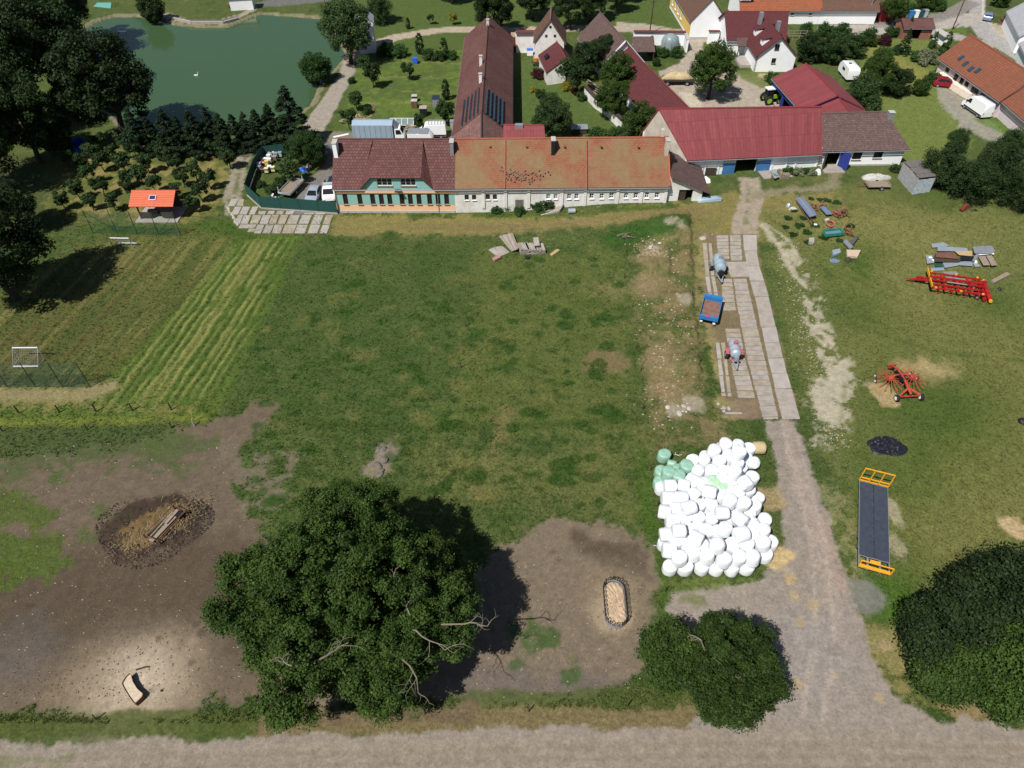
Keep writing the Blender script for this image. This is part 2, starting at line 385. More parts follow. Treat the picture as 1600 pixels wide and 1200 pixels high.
# broad tone changes of the pasture
everywhere = np.arange(len(X))
blend(everywhere, ss((N0 - .42) * 4) * .4, c8(92, 100, 54)); blend(everywhere, ss((.47 - N1) * 6) * .5, c8(48, 74, 28))
blend(everywhere, ss((N2 - .60) * 8) * .35, c8(116, 112, 68))
DRY = c8(133, 124, 74); DRY2 = c8(150, 138, 88); LUSH = c8(66, 92, 32); LAWN = c8(82, 99, 49); DIRT = c8(106, 93, 77); DIRTD = c8(82, 71, 58)
GRAV = c8(146, 136, 125); GRAVD = c8(140, 131, 118); ROADF = c8(168, 156, 138); ASPH = c8(150, 147, 141); CHALK = c8(172, 164, 142)
# left and far lawns
layer([(-400, 250), (100, 240), (95, 300), (130, 352), (-60, 360), (-400, 360)], c8(74, 84, 46), 2, 2, .9)
layer([(250, -60), (520, -60), (600, 60), (780, 45), (930, 48), (1130, 50), (1130, -60)], LAWN, 1.5, 1)
layer([(1010, -40), (1050, -10), (1095, 46), (1060, 42), (1000, 34), (960, 10)], LAWN, 1, 1)
layer([(560, 62), (738, 48), (718, 205), (520, 205), (535, 150)], LAWN, 1, 1)
layer([(560, 100), (738, 78), (722, 200), (540, 204)], c8(98, 118, 50), 1, 2, .8, brk=.5)
for yv in (96, 120, 143, 160): stroke([(565, yv + 2), (640, yv), (725, yv + 4)], .7, c8(130, 128, 80), w=.6, brk=.42)
layer([(800, 92), (836, 92), (850, 120), (905, 140), (990, 220), (800, 220)], LAWN, 1, 1)
layer([(1360, 60), (1450, 60), (1470, 140), (1520, 220), (1440, 280), (1405, 260), (1385, 180), (1340, 110)], c8(108, 120, 62), 1, 1)
stroke([(1360, 78), (1400, 98), (1440, 118), (1462, 130)], 5, c8(135, 132, 70), 2, 1, .8)
layer([(1560, 40), (1640, 60), (1700, 160), (1620, 120)], LAWN, .8, .4); layer([(1440, -30), (1510, -30), (1512, 5), (1450, 25)], LAWN, .8, .4)
# orchard
layer([(92, 232), (200, 212), (352, 222), (378, 258), (352, 318), (290, 352), (150, 352), (84, 320)], c8(140, 128, 78), 2.2, 5, .95, tuft=.8)
layer([(92, 232), (200, 212), (352, 222), (378, 258), (352, 318), (290, 352), (150, 352), (84, 320)], c8(80, 94, 42), 2.2, 4, .85, brk=.49)
layer([(130, 352), (282, 352), (360, 345), (440, 368), (350, 420), (250, 372), (140, 366)], LUSH, 1.5, 2, .7)
# soccer field
layer([(-300, 610), (-60, 500), (60, 420), (150, 368), (300, 362), (365, 372), (300, 460), (240, 540), (150, 612), (-300, 616)], c8(92, 96, 50), 2, 2, .85)
layer([(-60, 560), (110, 420), (250, 385), (200, 470), (60, 580), (-60, 600)], c8(92, 84, 48), 2, 5, .7, brk=.50)
# mown strip with rows of cut grass
MOW = [(368, 374), (472, 366), (440, 450), (385, 560), (335, 655), (200, 668), (-400, 672), (-400, 612), (150, 612), (240, 520), (315, 440)]
layer(MOW, c8(84, 106, 42), 1, 1.2, .85)
a_, b_ = GT(395, 390), GT(225, 630); ux, uy = b_[0] - a_[0], b_[1] - a_[1]; L_ = math.hypot(ux, uy); nx, ny = -uy / L_, ux / L_
idx, d = sdist([GT(*p)[:2] for p in MOW], True)
ph = (X[idx] * nx + Y[idx] * ny) + (N1[idx] - .5) * .9; row = .5 + .5 * np.cos(ph * 2 * math.pi / 1.02)
side = ss(((X[idx] - (a_[0] - 8)) * -nx + (Y[idx] - a_[1]) * -ny) * .2 + .5) if False else 1
wrow = ss((row - .55) * 3 + (N2[idx] - .5) * 1.2) * ss(d / 2) * ss((Y[idx] - 50) / 6)
blend(idx, wrow * .62 * ss((N1[idx] - .3) * 5), c8(146, 144, 84)); Z[idx] += wrow * .07
wdk = ss((.35 - row) * 3) * ss(d / 2) * ss((Y[idx] - 50) / 6); blend(idx, wdk * .5, c8(50, 76, 28))
al = (X * ux + Y * uy) / L_; pc = X * nx + Y * ny
idx, d = sdist([GT(*p)[:2] for p in [(-300, 610), (-60, 500), (60, 420), (150, 368), (440, 368), (385, 560), (335, 655), (-300, 665)]], True)
st_ = fbm(pc[idx] * 1.5, al[idx] * .07, 77, 4); blend(idx, ss((st_ - .5) * 6) * .4 * ss(d / 2), c8(140, 134, 80)); blend(idx, ss((.46 - st_) * 6) * .4 * ss(d / 2), c8(58, 78, 32))
stroke([(-300, 622), (140, 616), (170, 606)], 2.2, c8(146, 134, 96), 1.5, 1.2, .85)
stroke([(-300, 636), (100, 634), (300, 640)], 1.2, DRY, 1, .8, .5, brk=.45); stroke([(-300, 662), (150, 660), (320, 655)], 1.0, c8(140, 140, 60), 1, .8, .5)
layer([(-300, 672), (330, 662), (380, 640), (330, 700), (100, 712), (-300, 715)], c8(70, 84, 46), 1.5, 2, .8)
# dry strip in front of the long buildings
layer([(520, 337), (705, 336), (900, 332), (1090, 318), (1150, 302), (1190, 300), (1300, 300), (1280, 330), (1160, 385), (960, 352), (760, 366), (520, 366)], c8(132, 122, 74), 1.5, 3, .9)
stroke([(710, 352), (850, 352), (980, 336), (1100, 326)], 1.1, c8(128, 112, 78), 1, .5, .6); stroke([(710, 364), (860, 358), (990, 344), (1100, 336)], 1.0, c8(128, 112, 78), 1, .5, .5)
layer([(900, 332), (1060, 320), (1055, 326), (900, 338), (740, 338), (740, 330)], LUSH, .8, 1.2, .8)
layer([(935, 372), (985, 345), (1060, 340), (1090, 352), (1075, 375), (1000, 375), (960, 395)], c8(52, 84, 32), 1, 2, .9, tuft=.9)
# banked rough ground
layer([(990, 385), (1075, 360), (1110, 380), (1100, 500), (1105, 620), (1150, 690), (1020, 700), (1000, 560)], c8(126, 112, 78), 2, 3, .85, tuft=.8)
layer([(990, 385), (1075, 360), (1110, 380), (1100, 500), (1105, 620), (1150, 690), (1020, 700), (1000, 560)], c8(72, 92, 40), 1, 2, .75, brk=.53)
for p in [(1012, 400), (1010, 445), (1030, 560), (1040, 610), (945, 452)]: spot(*p, 2.0, c8(140, 122, 90), 1.2, 2.2, .8)
for p in [(1045, 356), (1022, 388), (1064, 362), (1080, 630), (1055, 640), (1065, 470)]: spot(*p, .9, c8(160, 150, 130), .8, 1.2, .75, bare=.8)
# pasture tones inside the field
layer([(450, 385), (735, 385), (690, 690), (350, 660), (400, 520)], c8(66, 88, 40), 3, 5, .5)
layer([(745, 390), (975, 390), (1000, 680), (700, 690)], c8(92, 102, 50), 3, 5, .55)
stroke([(330, 650), (500, 662), (700, 672), (1010, 655)], .9, c8(62, 80, 30), .8, .5, .7)
stroke([(790, 640), (775, 700), (740, 760)], 1.6, c8(120, 110, 72), 1.4, 1.6, .6); spot(950, 566, 1.6, c8(120, 104, 74), 1, 1, .8, ax=1.6)
layer([(1010, 700), (1045, 930), (1062, 1090), (1025, 1090), (1030, 870), (990, 800), (985, 700)], LUSH, .8, 1.2, .8)
layer([(690, 700), (1000, 700), (1000, 800), (840, 800), (690, 760)], c8(104, 108, 60), 3, 4, .6)
# right field
layer([(1190, 330), (1700, 330), (1900, 900), (1560, 1110), (1420, 1100), (1340, 900), (1290, 720), (1240, 560)], c8(103, 109, 60), 3, 2, .85)
for p, r in [((1400, 390), 5), ((1390, 470), 4), ((1450, 575), 2.6), ((1560, 560), 8), ((1540, 850), 5), ((1560, 690), 6), ((1330, 330), 5), ((1460, 350), 7), ((1340, 560), 3), ((1420, 830), 3), ((1460, 730), 3), ((1290, 360), 3)]: spot(*p, r, c8(132, 126, 74), 4, 4, .45)
for p, r in [((1340, 480), 4), ((1480, 620), 6), ((1400, 740), 4), ((1310, 770), 2.5), ((1420, 940), 4), ((1440, 640), 5), ((1350, 400), 3), ((1450, 300), 3), ((1560, 470), 4), ((1310, 400), 2)]: spot(*p, r, c8(58, 86, 30), 3, 4, .6)
spot(1455, 576, 1.8, c8(166, 148, 104), 1.2, 1.4, .9, ax=1.6); spot(1383, 615, 1.5, c8(172, 150, 110), .8, 1.2, .9, ax=.9); spot(1415, 571, 1.2, c8(150, 130, 90), 1, 1, .7)
stroke([(1192, 350), (1218, 388), (1238, 424), (1256, 445)], .7, CHALK, .5, .7, .9, bare=.8)
stroke([(1200, 352), (1228, 372), (1245, 395), (1252, 410)], .35, CHALK, .4, .4, .8, bare=.8)
stroke([(1222, 380), (1250, 420), (1275, 470), (1290, 530), (1300, 600), (1290, 690)], 1.3, CHALK, 1.0, 2.4, .8, bare=.8, brk=.50)
layer([(1285, 570), (1335, 556), (1342, 590), (1330, 650), (1300, 690), (1265, 700), (1268, 620)], CHALK, 1.0, 2.2, .95, bare=.8, brk=.40)
stroke([(1268, 470), (1276, 520), (1300, 560)], 2.0, CHALK, 1.0, 2.0, .8, bare=.6, brk=.52)
stroke([(1300, 760), (1316, 850), (1330, 900)], 2.2, c8(134, 132, 92), 1.2, 1.2, .8, brk=.44); spot(1395, 800, 1.4, c8(165, 156, 128), .8, 1.6, .8, ax=.5); spot(1398, 850, 1.0, c8(165, 156, 128), .8, 1.2, .7, ax=.5)
layer([(1340, 980), (1420, 1000), (1440, 1090), (1520, 1115), (1480, 1130), (1400, 1085), (1352, 1020)], c8(138, 128, 82), 1.2, 2.5, .85)
layer([(1430, 1060), (1600, 1085), (1800, 1090), (1800, 1130), (1480, 1125)], c8(142, 122, 88), 1, 1.2, .85)
layer([(1345, 900), (1420, 905), (1440, 960), (1370, 965)], c8(66, 98, 32), 1.5, 2, .7); spot(1347, 928, 1.4, c8(120, 120, 112), .8, .8, .9, bare=.9)
spot(1594, 836, 1.0, c8(190, 165, 125), 1, 1.6, .9)
# paddock soil, lower left
layer([(-600, 708), (0, 716), (180, 712), (300, 676), (395, 628), (425, 640), (385, 700), (372, 760), (420, 840), (430, 1105), (330, 1112), (200, 1118), (-600, 1130)], DIRT, 1.0, 2.6, 1, bare=.7, tuft=.1, oid=4)
layer([(100, 840), (380, 850), (420, 1000), (330, 1080), (0, 1020), (-200, 900)], DIRTD, 5, 4, .8)
layer([(350, 690), (470, 715), (440, 800), (380, 790), (360, 740)], c8(112, 104, 86), 1, 3, .8, bare=.5, brk=.45)
layer([(20, 700), (330, 690), (300, 740), (100, 750), (0, 740)], c8(76, 88, 52), 1, 2.5, .8, brk=.5)
for p, r, a in [((70, 865), 2.2, 1.1), ((10, 885), 2.6, 1), ((20, 800), 2.0, 2.0), ((-60, 870), 4, 1)]: spot(*p, r, c8(78, 94, 40), .9, 1.8, .9, ax=a, tuft=.8, bare=0)
for p in [(155, 802), (130, 835), (190, 812), (250, 690), (90, 745)]: spot(*p, .9, c8(80, 94, 50), .6, 1.6, .7, bare=0)
spot(215, 1070, 3.1, c8(168, 152, 128), 2.6, 1.2, 1.0, ax=1.2, bare=.6); spot(208, 1066, 2.1, c8(200, 186, 166), 2.4, .6, .9); spot(160, 1075, 2.4, c8(138, 122, 98), 2.5, 2, .5, ax=1.6)
spot(30, 1030, 2.5, c8(96, 92, 90), 2, 2, .5); spot(600, 706, 1.6, c8(134, 122, 108), .9, 1, .9, bare=.8, ax=.8); spot(592, 730, 1.4, c8(134, 122, 108), .9, 1, .9, bare=.8)
layer([(160, 830), (200, 785), (270, 772), (328, 790), (308, 828), (240, 866), (185, 872)], c8(62, 50, 42), 1, 1.5, .9, bare=1)
layer([(190, 838), (235, 800), (285, 790), (290, 820), (240, 850), (205, 856)], c8(112, 92, 60), .7, 1.2, .9, bare=1)
# paddock soil, right part
layer([(400, 960), (600, 950), (740, 900), (822, 832), (870, 808), (945, 812), (1003, 838), (1022, 880), (1026, 960), (1012, 1060), (940, 1082), (860, 1088), (730, 1096), (420, 1100)], c8(120, 107, 90), .8, 1.6, 1, bare=.7, tuft=.1, oid=4)
layer([(900, 830), (1000, 850), (1010, 900), (930, 890)], DIRTD, 1.5, 2, .8); layer([(730, 1040), (1000, 1060), (960, 1082), (700, 1090)], c8(104, 96, 92), 1.5, 2, .6)
spot(958, 960, 1.6, c8(176, 158, 132), 1.4, .5, .9, ax=.9); spot(958, 930, 2.4, c8(142, 126, 100), 2, .8, .7, ax=.8)
for p, r in [((820, 1005), 1.2), ((800, 990), .9), ((830, 985), .6), ((850, 1000), .5), ((888, 1050), .6)]: spot(*p, r, c8(62, 88, 40), .8, 1.8, .8)
layer([(700, 1084), (900, 1080), (1010, 1062), (1060, 1090), (1040, 1120), (700, 1118)], c8(78, 90, 44), .6, .9, .85, tuft=.9)
layer([(-600, 1118), (250, 1112), (400, 1104), (405, 1150), (-600, 1165)], c8(78, 88, 42), .6, .9, .9, tuft=.9)
layer([(400, 1118), (700, 1112), (1080, 1105), (1110, 1145), (400, 1158)], c8(122, 108, 76), .7, .9, .9)
layer([(500, 1112), (740, 1098), (740, 1125), (520, 1135)], c8(110, 94, 74), .7, .9, .8)
# hard tracks and yards
layer([(-700, 1172), (250, 1158), (700, 1144), (1080, 1138), (1120, 1090), (1100, 1000), (1040, 955), (1050, 925), (1120, 915), (1190, 900), (1222, 860), (1222, 780), (1205, 700), (1190, 655), (1246, 655), (1268, 720), (1290, 800), (1312, 870), (1338, 950), (1362, 1030), (1400, 1088), (1466, 1120), (1600, 1135), (2100, 1140), (2100, 1400), (-700, 1400)], GRAV, .5, .8, 1, bare=.55, tuft=0, oid=1)
layer([(-700, 1185), (600, 1162), (1150, 1150), (1400, 1150), (2100, 1165), (2100, 1260), (-700, 1260)], c8(138, 127, 111), 1.5, 1, .7)
for y0_ in (1168, 1186, 1204, 1225): stroke([(-300, y0_ + 16), (600, y0_), (1200, y0_ - 14), (1900, y0_)], .5, c8(154, 142, 124), .7, .5, .45); stroke([(-300, y0_ + 24), (600, y0_ + 8), (1200, y0_ - 6), (1900, y0_ + 8)], .3, c8(122, 111, 97), .6, .5, .35)
stroke([(0, 1190), (110, 1182)], .7, c8(110, 112, 78), .6, .8, .6, brk=.4)
stroke([(1228, 660), (1262, 790), (1290, 880), (1310, 1000)], 1.4, c8(166, 148, 136), 1, .6, .5); stroke([(1280, 810), (1302, 870), (1316, 920)], .8, c8(170, 144, 126), .9, 1.2, .4)
layer([(1230, 960), (1310, 960), (1350, 1060), (1250, 1100), (1200, 1050)], c8(146, 138, 134), 3, 2, .6)
for q_ in (-9, 9):
    stroke([(1232 + q_, 665), (1262 + q_, 780), (1282 + q_ * 1.2, 880), (1290 + q_ * 1.5, 1000), (1270 + q_ * 2, 1120)], .45, c8(168, 156, 143), .4, .5, .55)
    stroke([(1330 + q_, 600), (1318 + q_, 720), (1322 + q_, 840)], .4, c8(120, 118, 74), .4, .5, .5, brk=.45); stroke([(1250, 440 + q_), (1330, 500 + q_), (1460, 540 + q_), (1640, 560 + q_)], .4, c8(74, 90, 40), .4, .5, .5, brk=.4)
    stroke([(600, 352 + q_ * .3), (760, 356 + q_ * .3), (900, 352 + q_ * .3)], .35, c8(112, 100, 66), .3, .4, .5)
spot(1216, 868, 1.5, c8(190, 168, 122), .7, 1.2, .95, ax=1.1); spot(1196, 780, 1.0, c8(160, 140, 102), 1, 1.6, .8); spot(1235, 905, .5, c8(176, 152, 110), .5, .5, .8)
for p in [(1270, 945), (1240, 930), (1305, 1055), (1372, 1090), (1250, 975), (1245, 1070), (1380, 1010)]: spot(*p, .35, c8(172, 152, 116), .4, .7, .7)
layer([(1040, 905), (1185, 895), (1190, 915), (1050, 925)], c8(98, 112, 56), .6, 1.2, .8)
layer([(1060, 930), (1100, 930), (1110, 945), (1060, 945)], c8(102, 112, 58), .5, .8, .7)
layer([(1155, 278), (1186, 276), (1194, 310), (1184, 340), (1182, 372), (1144, 372), (1148, 335), (1158, 310)], c8(158, 146, 128), .5, .8, 1, bare=.6, oid=2)
stroke([(1168, 285), (1170, 310), (1166, 340), (1163, 368)], .5, c8(104, 108, 66), .4, .4, .7, brk=.45)
stroke([(1180, 306), (1230, 296), (1275, 296), (1300, 290), (1306, 270)], 1.8, c8(138, 130, 104), 1, .8, .85, bare=.6, oid=2)
layer([(1095, 366), (1180, 366), (1250, 655), (1130, 655), (1096, 480)], c8(122, 108, 82), .4, .6, .95, bare=.5, oid=2)
layer([(1140, 625), (1180, 625), (1190, 656), (1140, 652)], c8(132, 114, 94), .6, .5, .9, bare=.8)
stroke([(1093, 370), (1096, 480), (1118, 570), (1135, 655)], 1.2, c8(140, 132, 84), .9, 1.2, .8, brk=.45)
# yards and lanes in the village
layer([(452, 336), (470, 290), (505, 262), (524, 212), (527, 216), (531, 334)], c8(122, 118, 112), .5, .4, 1, bare=.4, oid=3)
layer([(400, 214), (470, 207), (520, 206), (720, 205), (720, 222), (520, 226), (440, 232), (398, 236)], c8(132, 124, 110), .6, .8, .95, bare=.6, oid=2)
stroke([(1000, 10000), (1001, 10000)], .1, GRAV) if False else None
layer([(553, 90), (556, 110), (506, 205), (466, 207), (528, 120), (536, 92)], c8(160, 150, 138), .4, .3, 1, bare=.4, oid=5)
stroke([(545, 95), (575, 72), (620, 58), (680, 48), (745, 45), (830, 46), (920, 45), (980, 46)], 3.4, c8(176, 162, 142), .5, .4, 1, bare=.4, oid=5)
stroke([(398, 222), (384, 240), (372, 268), (362, 300), (366, 330)], 2.6, c8(150, 142, 124), .6, .8, .95, bare=.7, oid=2)
stroke([(386, 240), (372, 275), (366, 310)], .7, c8(96, 100, 58), .5, .6, .8, brk=.42)
stroke([(200, 216), (300, 218), (400, 222)], 1.6, c8(150, 140, 122), .8, 1, .7, brk=.4)
layer([(250, 24), (262, 20), (290, 30), (345, 30), (375, 22), (402, 8), (402, 15), (352, 38), (300, 37), (262, 31)], c8(158, 148, 132), .4, .4, 1, bare=.8)
layer([(262, 21), (290, 31), (345, 31), (372, 24), (372, 28), (345, 35), (290, 35)], c8(104, 98, 92), .4, .3, 1)
layer([(380, 10), (440, -6), (520, -20), (520, 2), (430, 10)], c8(112, 112, 108), .4, .3, 1, oid=5)
layer([(962, 34), (1008, 37), (1060, 46), (1095, 50), (1135, 50), (1135, 62), (1098, 66), (1098, 95), (1118, 108), (1170, 118), (1205, 120), (1222, 142), (1222, 172), (1078, 172), (1046, 138), (1028, 112), (1062, 98), (1074, 80), (1072, 54), (990, 52), (968, 46)], c8(172, 160, 144), .5, .5, 1, bare=.5, oid=5)
layer([(1150, 112), (1215, 108), (1222, 130), (1190, 138), (1160, 122)], c8(104, 116, 58), .6, .8, .9); spot(1196, 118, 1.2, c8(176, 160, 128), .8, .8, .9, ax=1.5)
layer([(1060, 142), (1095, 150), (1098, 170), (1076, 170)], c8(196, 186, 168), .4, .3, .9, bare=.3)
layer([(1505, -60), (1513, 5), (1516, 40), (1528, 58), (1600, 102), (1760, 205), (1760, 165), (1600, 76), (1560, 48), (1538, 24), (1540, 0), (1556, -60)], c8(168, 164, 160), .35, .15, 1, bare=.3, oid=6)
stroke([(1536, -20), (1536, 22), (1560, 52), (1640, 104), (1740, 170)], .5, c8(206, 198, 186), .2, .1, .9)
stroke([(1300, 46), (1400, 46), (1450, 44), (1490, 36), (1520, 28)], 6.0, c8(176, 168, 158), .4, .3, 1, bare=.3, oid=6)
stroke([(1370, 38), (1440, 34), (1490, 20), (1515, 5)], 4.0, c8(140, 134, 128), .4, .5, .9, oid=6); stroke([(1455, 48), (1490, 56), (1540, 70)], 4.0, c8(168, 162, 154), .4, .3, 1, oid=6)
layer([(1458, 47), (1505, 42), (1512, 54), (1490, 52)], c8(92, 112, 50), .4, .4, 1)
layer([(1545, 34), (1568, 40), (1600, 66), (1580, 68), (1556, 50)], c8(176, 166, 146), .4, .5, .9, bare=.6)
layer([(1462, 128), (1476, 138), (1500, 150), (1560, 200), (1590, 240), (1500, 200), (1468, 160)], c8(150, 146, 132), .8, 1.2, .95, bare=.8, oid=2)
layer([(1520, 186), (1550, 180), (1580, 200), (1570, 210)], c8(92, 118, 50), .6, .8, .8)
# slab area joints soil and base
layer([(355, 312), (392, 312), (470, 338), (522, 338), (514, 362), (440, 368), (380, 358), (358, 340)], c8(96, 104, 56), .5, .8, .95)
# scattered dung spots and clods
for k in range(60):
    u, v = rnd.uniform(-60, 400), rnd.uniform(730, 1080); spot(u, v, rnd.uniform(.06, .2), c8(80, 66, 54), .3, .5, .6)
for k in range(22):
    u, v = rnd.uniform(840, 1010), rnd.uniform(830, 1050); spot(u, v, rnd.uniform(.06, .18), c8(84, 72, 58), .3, .5, .5)
for k in range(460):                   # darker dung-fed tussock patches over the pasture
    u, v = rnd.uniform(400, 990), rnd.uniform(392, 790); spot(u, v, rnd.uniform(.12, .55), c8(48, 76, 26), .35, .9, .75, ax=rnd.uniform(.8, 1.8), tuft=1)
for k in range(70):
    u, v = rnd.uniform(420, 990), rnd.uniform(392, 790); spot(u, v, rnd.uniform(.3, .9), c8(112, 110, 62), .8, 1.4, .35, ax=rnd.uniform(.8, 1.8))
# heaps of trodden muck
def bumpz(u, v, r, h, ax=1.0, rough=.6):
    x0, y0, _ = GT(u, v); q = ss(1 - np.hypot((X - x0) / ax, Y - y0) / r)
    Z[:] = Z + h * q * (1 - rough + rough * 2 * N3)
bumpz(235, 825, 5.6, .35, 1.25); bumpz(1060, 356, 4, .7, 1.6); bumpz(600, 708, 1.2, .15); bumpz(1016, 420, 3, .35, 1, .9)
micro = KIND[:, 1] * (N3 - .5) * .16 + (N2 - .5) * .07 * KIND[:, 1]; Z += np.where(Y < 260, micro, 0)
# pond
PONDPX = [(150, 32), (178, 24), (215, 24), (250, 30), (272, 37), (320, 41), (356, 40), (392, 26), (410, 20), (500, 27), (530, 62), (542, 84), (522, 108), (498, 132), (488, 160), (458, 184), (400, 206), (200, 200), (170, 176), (120, 145), (100, 90), (120, 50)]
PONDW = [GT(*p)[:2] for p in PONDPX]
idx, d = sdist(PONDW, True, 8); d = d + (N2[idx] - .5) * .8
ID[idx[d > .3]] = 7; Z[idx] -= 1.6 * ss((d + .3) / 1.8) + .0
m_ = (d > -.9) & (d < .4); blend(idx[m_], np.full(m_.sum(), .75), c8(140, 130, 108), .8)
C *= (1 + (N3 - .5)[:, None] * .35)
C = np.clip(C, .004, .9)
# materials
def ground_mat():
    m = bpy.data.materials.new('ground_cover'); m.use_nodes = True; t = m.node_tree; n = t.nodes; L = t.links
    b = n['Principled BSDF']; b.inputs['Roughness'].default_value = .95; b.inputs['Specular IOR Level'].default_value = .15
    a = n.new('ShaderNodeAttribute'); a.attribute_name = 'cover'; k = n.new('ShaderNodeAttribute'); k.attribute_name = 'kind'
    sep = n.new('ShaderNodeSeparateColor'); L.new(k.outputs['Color'], sep.inputs[0])
    tc = n.new('ShaderNodeTexCoord')
    def noise(sc_, det=4, ro=.6):
        q = n.new('ShaderNodeTexNoise'); q.inputs['Scale'].default_value = sc_; q.inputs['Detail'].default_value = det; q.inputs['Roughness'].default_value = ro
        L.new(tc.outputs['Object'], q.inputs[0]); return q.outputs[0]
    def mr(s, a0, a1, b0, b1):
        q = n.new('ShaderNodeMapRange'); q.inputs[1].default_value = a0; q.inputs[2].default_value = a1; q.inputs[3].default_value = b0; q.inputs[4].default_value = b1
        L.new(s, q.inputs[0]); return q.outputs[0]
    n1 = noise(4.0, 6, .7); n2 = noise(14.0, 4, .7); n3 = noise(1.1, 5, .6)
    def mulc(col, f):
        q = n.new('ShaderNodeVectorMath'); q.operation = 'SCALE'; L.new(col, q.inputs[0]); L.new(f, q.inputs['Scale']); return q.outputs[0]
    def mth(op, x, y):
        q = n.new('ShaderNodeMath'); q.operation = op
        for i, s in enumerate((x, y)):
            if isinstance(s, (int, float)): q.inputs[i].default_value = s
            else: L.new(s, q.inputs[i])
        return q.outputs[0]
    bare = sep.outputs[0]
    g1 = mr(n1, .3, .7, .62, 1.38); g2 = mr(n2, .3, .7, .66, 1.34); g3 = mr(n3, .3, .7, .86, 1.14)
    gr = mth('MULTIPLY', mth('MULTIPLY', g1, g2), g3)
    b1 = mr(n1, .3, .7, .88, 1.12); b2 = mr(n2, .3, .7, .88, 1.12); br_ = mth('MULTIPLY', mth('MULTIPLY', b1, b2), g3)
    mix = n.new('ShaderNodeMix'); mix.data_type = 'FLOAT'; L.new(bare, mix.inputs[0]); L.new(gr, mix.inputs[2]); L.new(br_, mix.inputs[3])
    col = mulc(a.outputs['Color'], mix.outputs[0])
    # yellow-dry blades in the grass, pale stones in bare soil
    dry = mth('MULTIPLY', mr(noise(9.0, 3, .8), .58, .68, 0, .36), mth('SUBTRACT', 1.0, bare))
    mx = n.new('ShaderNodeMixRGB'); mx.blend_type = 'MIX'; L.new(dry, mx.inputs[0]); L.new(col, mx.inputs[1]); mx.inputs[2].default_value = (.17, .155, .06, 1)
    st = n.new('ShaderNodeTexVoronoi'); st.inputs['Scale'].default_value = 2.6; L.new(tc.outputs['Object'], st.inputs[0])
    sm = mth('MULTIPLY', mth('MULTIPLY', mr(st.outputs['Distance'], .05, .10, 1, 0), mr(noise(.8, 2), .5, .56, 0, .7)), bare)
    my = n.new('ShaderNodeMixRGB'); L.new(sm, my.inputs[0]); L.new(mx.outputs[0], my.inputs[1]); my.inputs[2].default_value = (.42, .40, .35, 1)
    L.new(my.outputs[0], b.inputs['Base Color'])
    bp = n.new('ShaderNodeBump'); bp.inputs['Strength'].default_value = .75; bp.inputs['Distance'].default_value = .09; L.new(mr(bare, 0, 1, .85, .05), bp.inputs['Strength'])
    L.new(mth('ADD', n1, mth('MULTIPLY', n2, .5)), bp.inputs['Height']); L.new(bp.outputs[0], b.inputs['Normal'])
    return m
M_GROUND = ground_mat()
vidx = np.arange(H_ * W_).reshape(H_, W_)
quads = np.stack([vidx[:-1, :-1], vidx[:-1, 1:], vidx[1:, 1:], vidx[1:, :-1]], -1).reshape(-1, 4)
fid = ID[quads[:, 0]]
V = np.stack([X, Y, Z], 1); C4 = np.concatenate([C, np.ones((len(C), 1))], 1); K4 = np.concatenate([KIND, np.ones((len(C), 1))], 1)
for i, nm in {0: 'ground', 1: 'gravel_road', 2: 'farm_track', 3: 'asphalt_yard', 4: 'dirt_paddock', 5: 'village_lane', 6: 'road', 7: 'pond_bed'}.items():
    q = quads[fid == i]
    if not len(q): continue
    u_, inv_ = np.unique(q.ravel(), return_inverse=True)
    me = np_mesh(nm, V[u_], inv_.reshape(-1, 4), M_GROUND, {'cover': ('FLOAT_COLOR', C4[u_]), 'kind': ('FLOAT_COLOR', K4[u_])}, smooth=True)
    o = bpy.data.objects.new(nm, me); link(o); tag(o, kind='structure')
# water
mw = bpy.data.materials.new('pond_water'); mw.use_nodes = True; b = mw.node_tree.nodes['Principled BSDF']
b.inputs['Base Color'].default_value = (.046, .090, .038, 1); b.inputs['Roughness'].default_value = .07; b.inputs['IOR'].default_value = 1.33
n_ = mw.node_tree.nodes; q = n_.new('ShaderNodeTexNoise'); q.inputs['Scale'].default_value = 1.4; q.inputs['Detail'].default_value = 5
tc = n_.new('ShaderNodeTexCoord'); mw.node_tree.links.new(tc.outputs['Object'], q.inputs[0])
bp = n_.new('ShaderNodeBump'); bp.inputs['Strength'].default_value = .12; bp.inputs['Distance'].default_value = .05
mw.node_tree.links.new(q.outputs[0], bp.inputs['Height']); mw.node_tree.links.new(bp.outputs[0], b.inputs['Normal'])
cx = sum(p[0] for p in PONDW) / len(PONDW); cy = sum(p[1] for p in PONDW) / len(PONDW)
poly = [(cx + (x - cx) * 1.03, cy + (y - cy) * 1.03) for x, y in PONDW]
me = bpy.data.meshes.new('pond_water'); me.from_pydata([(x, y, -.35) for x, y in poly], [], [list(range(len(poly)))[::-1]]); me.materials.append(mw)
bm = bmesh.new(); bm.from_mesh(me); bmesh.ops.triangulate(bm, faces=bm.faces); bmesh.ops.recalc_face_normals(bm, faces=bm.faces)
if sum(f.normal.z for f in bm.faces) < 0: bmesh.ops.reverse_faces(bm, faces=bm.faces)
bm.to_mesh(me); bm.free(); o = bpy.data.objects.new('pond_water', me); link(o); tag(o, kind='structure')
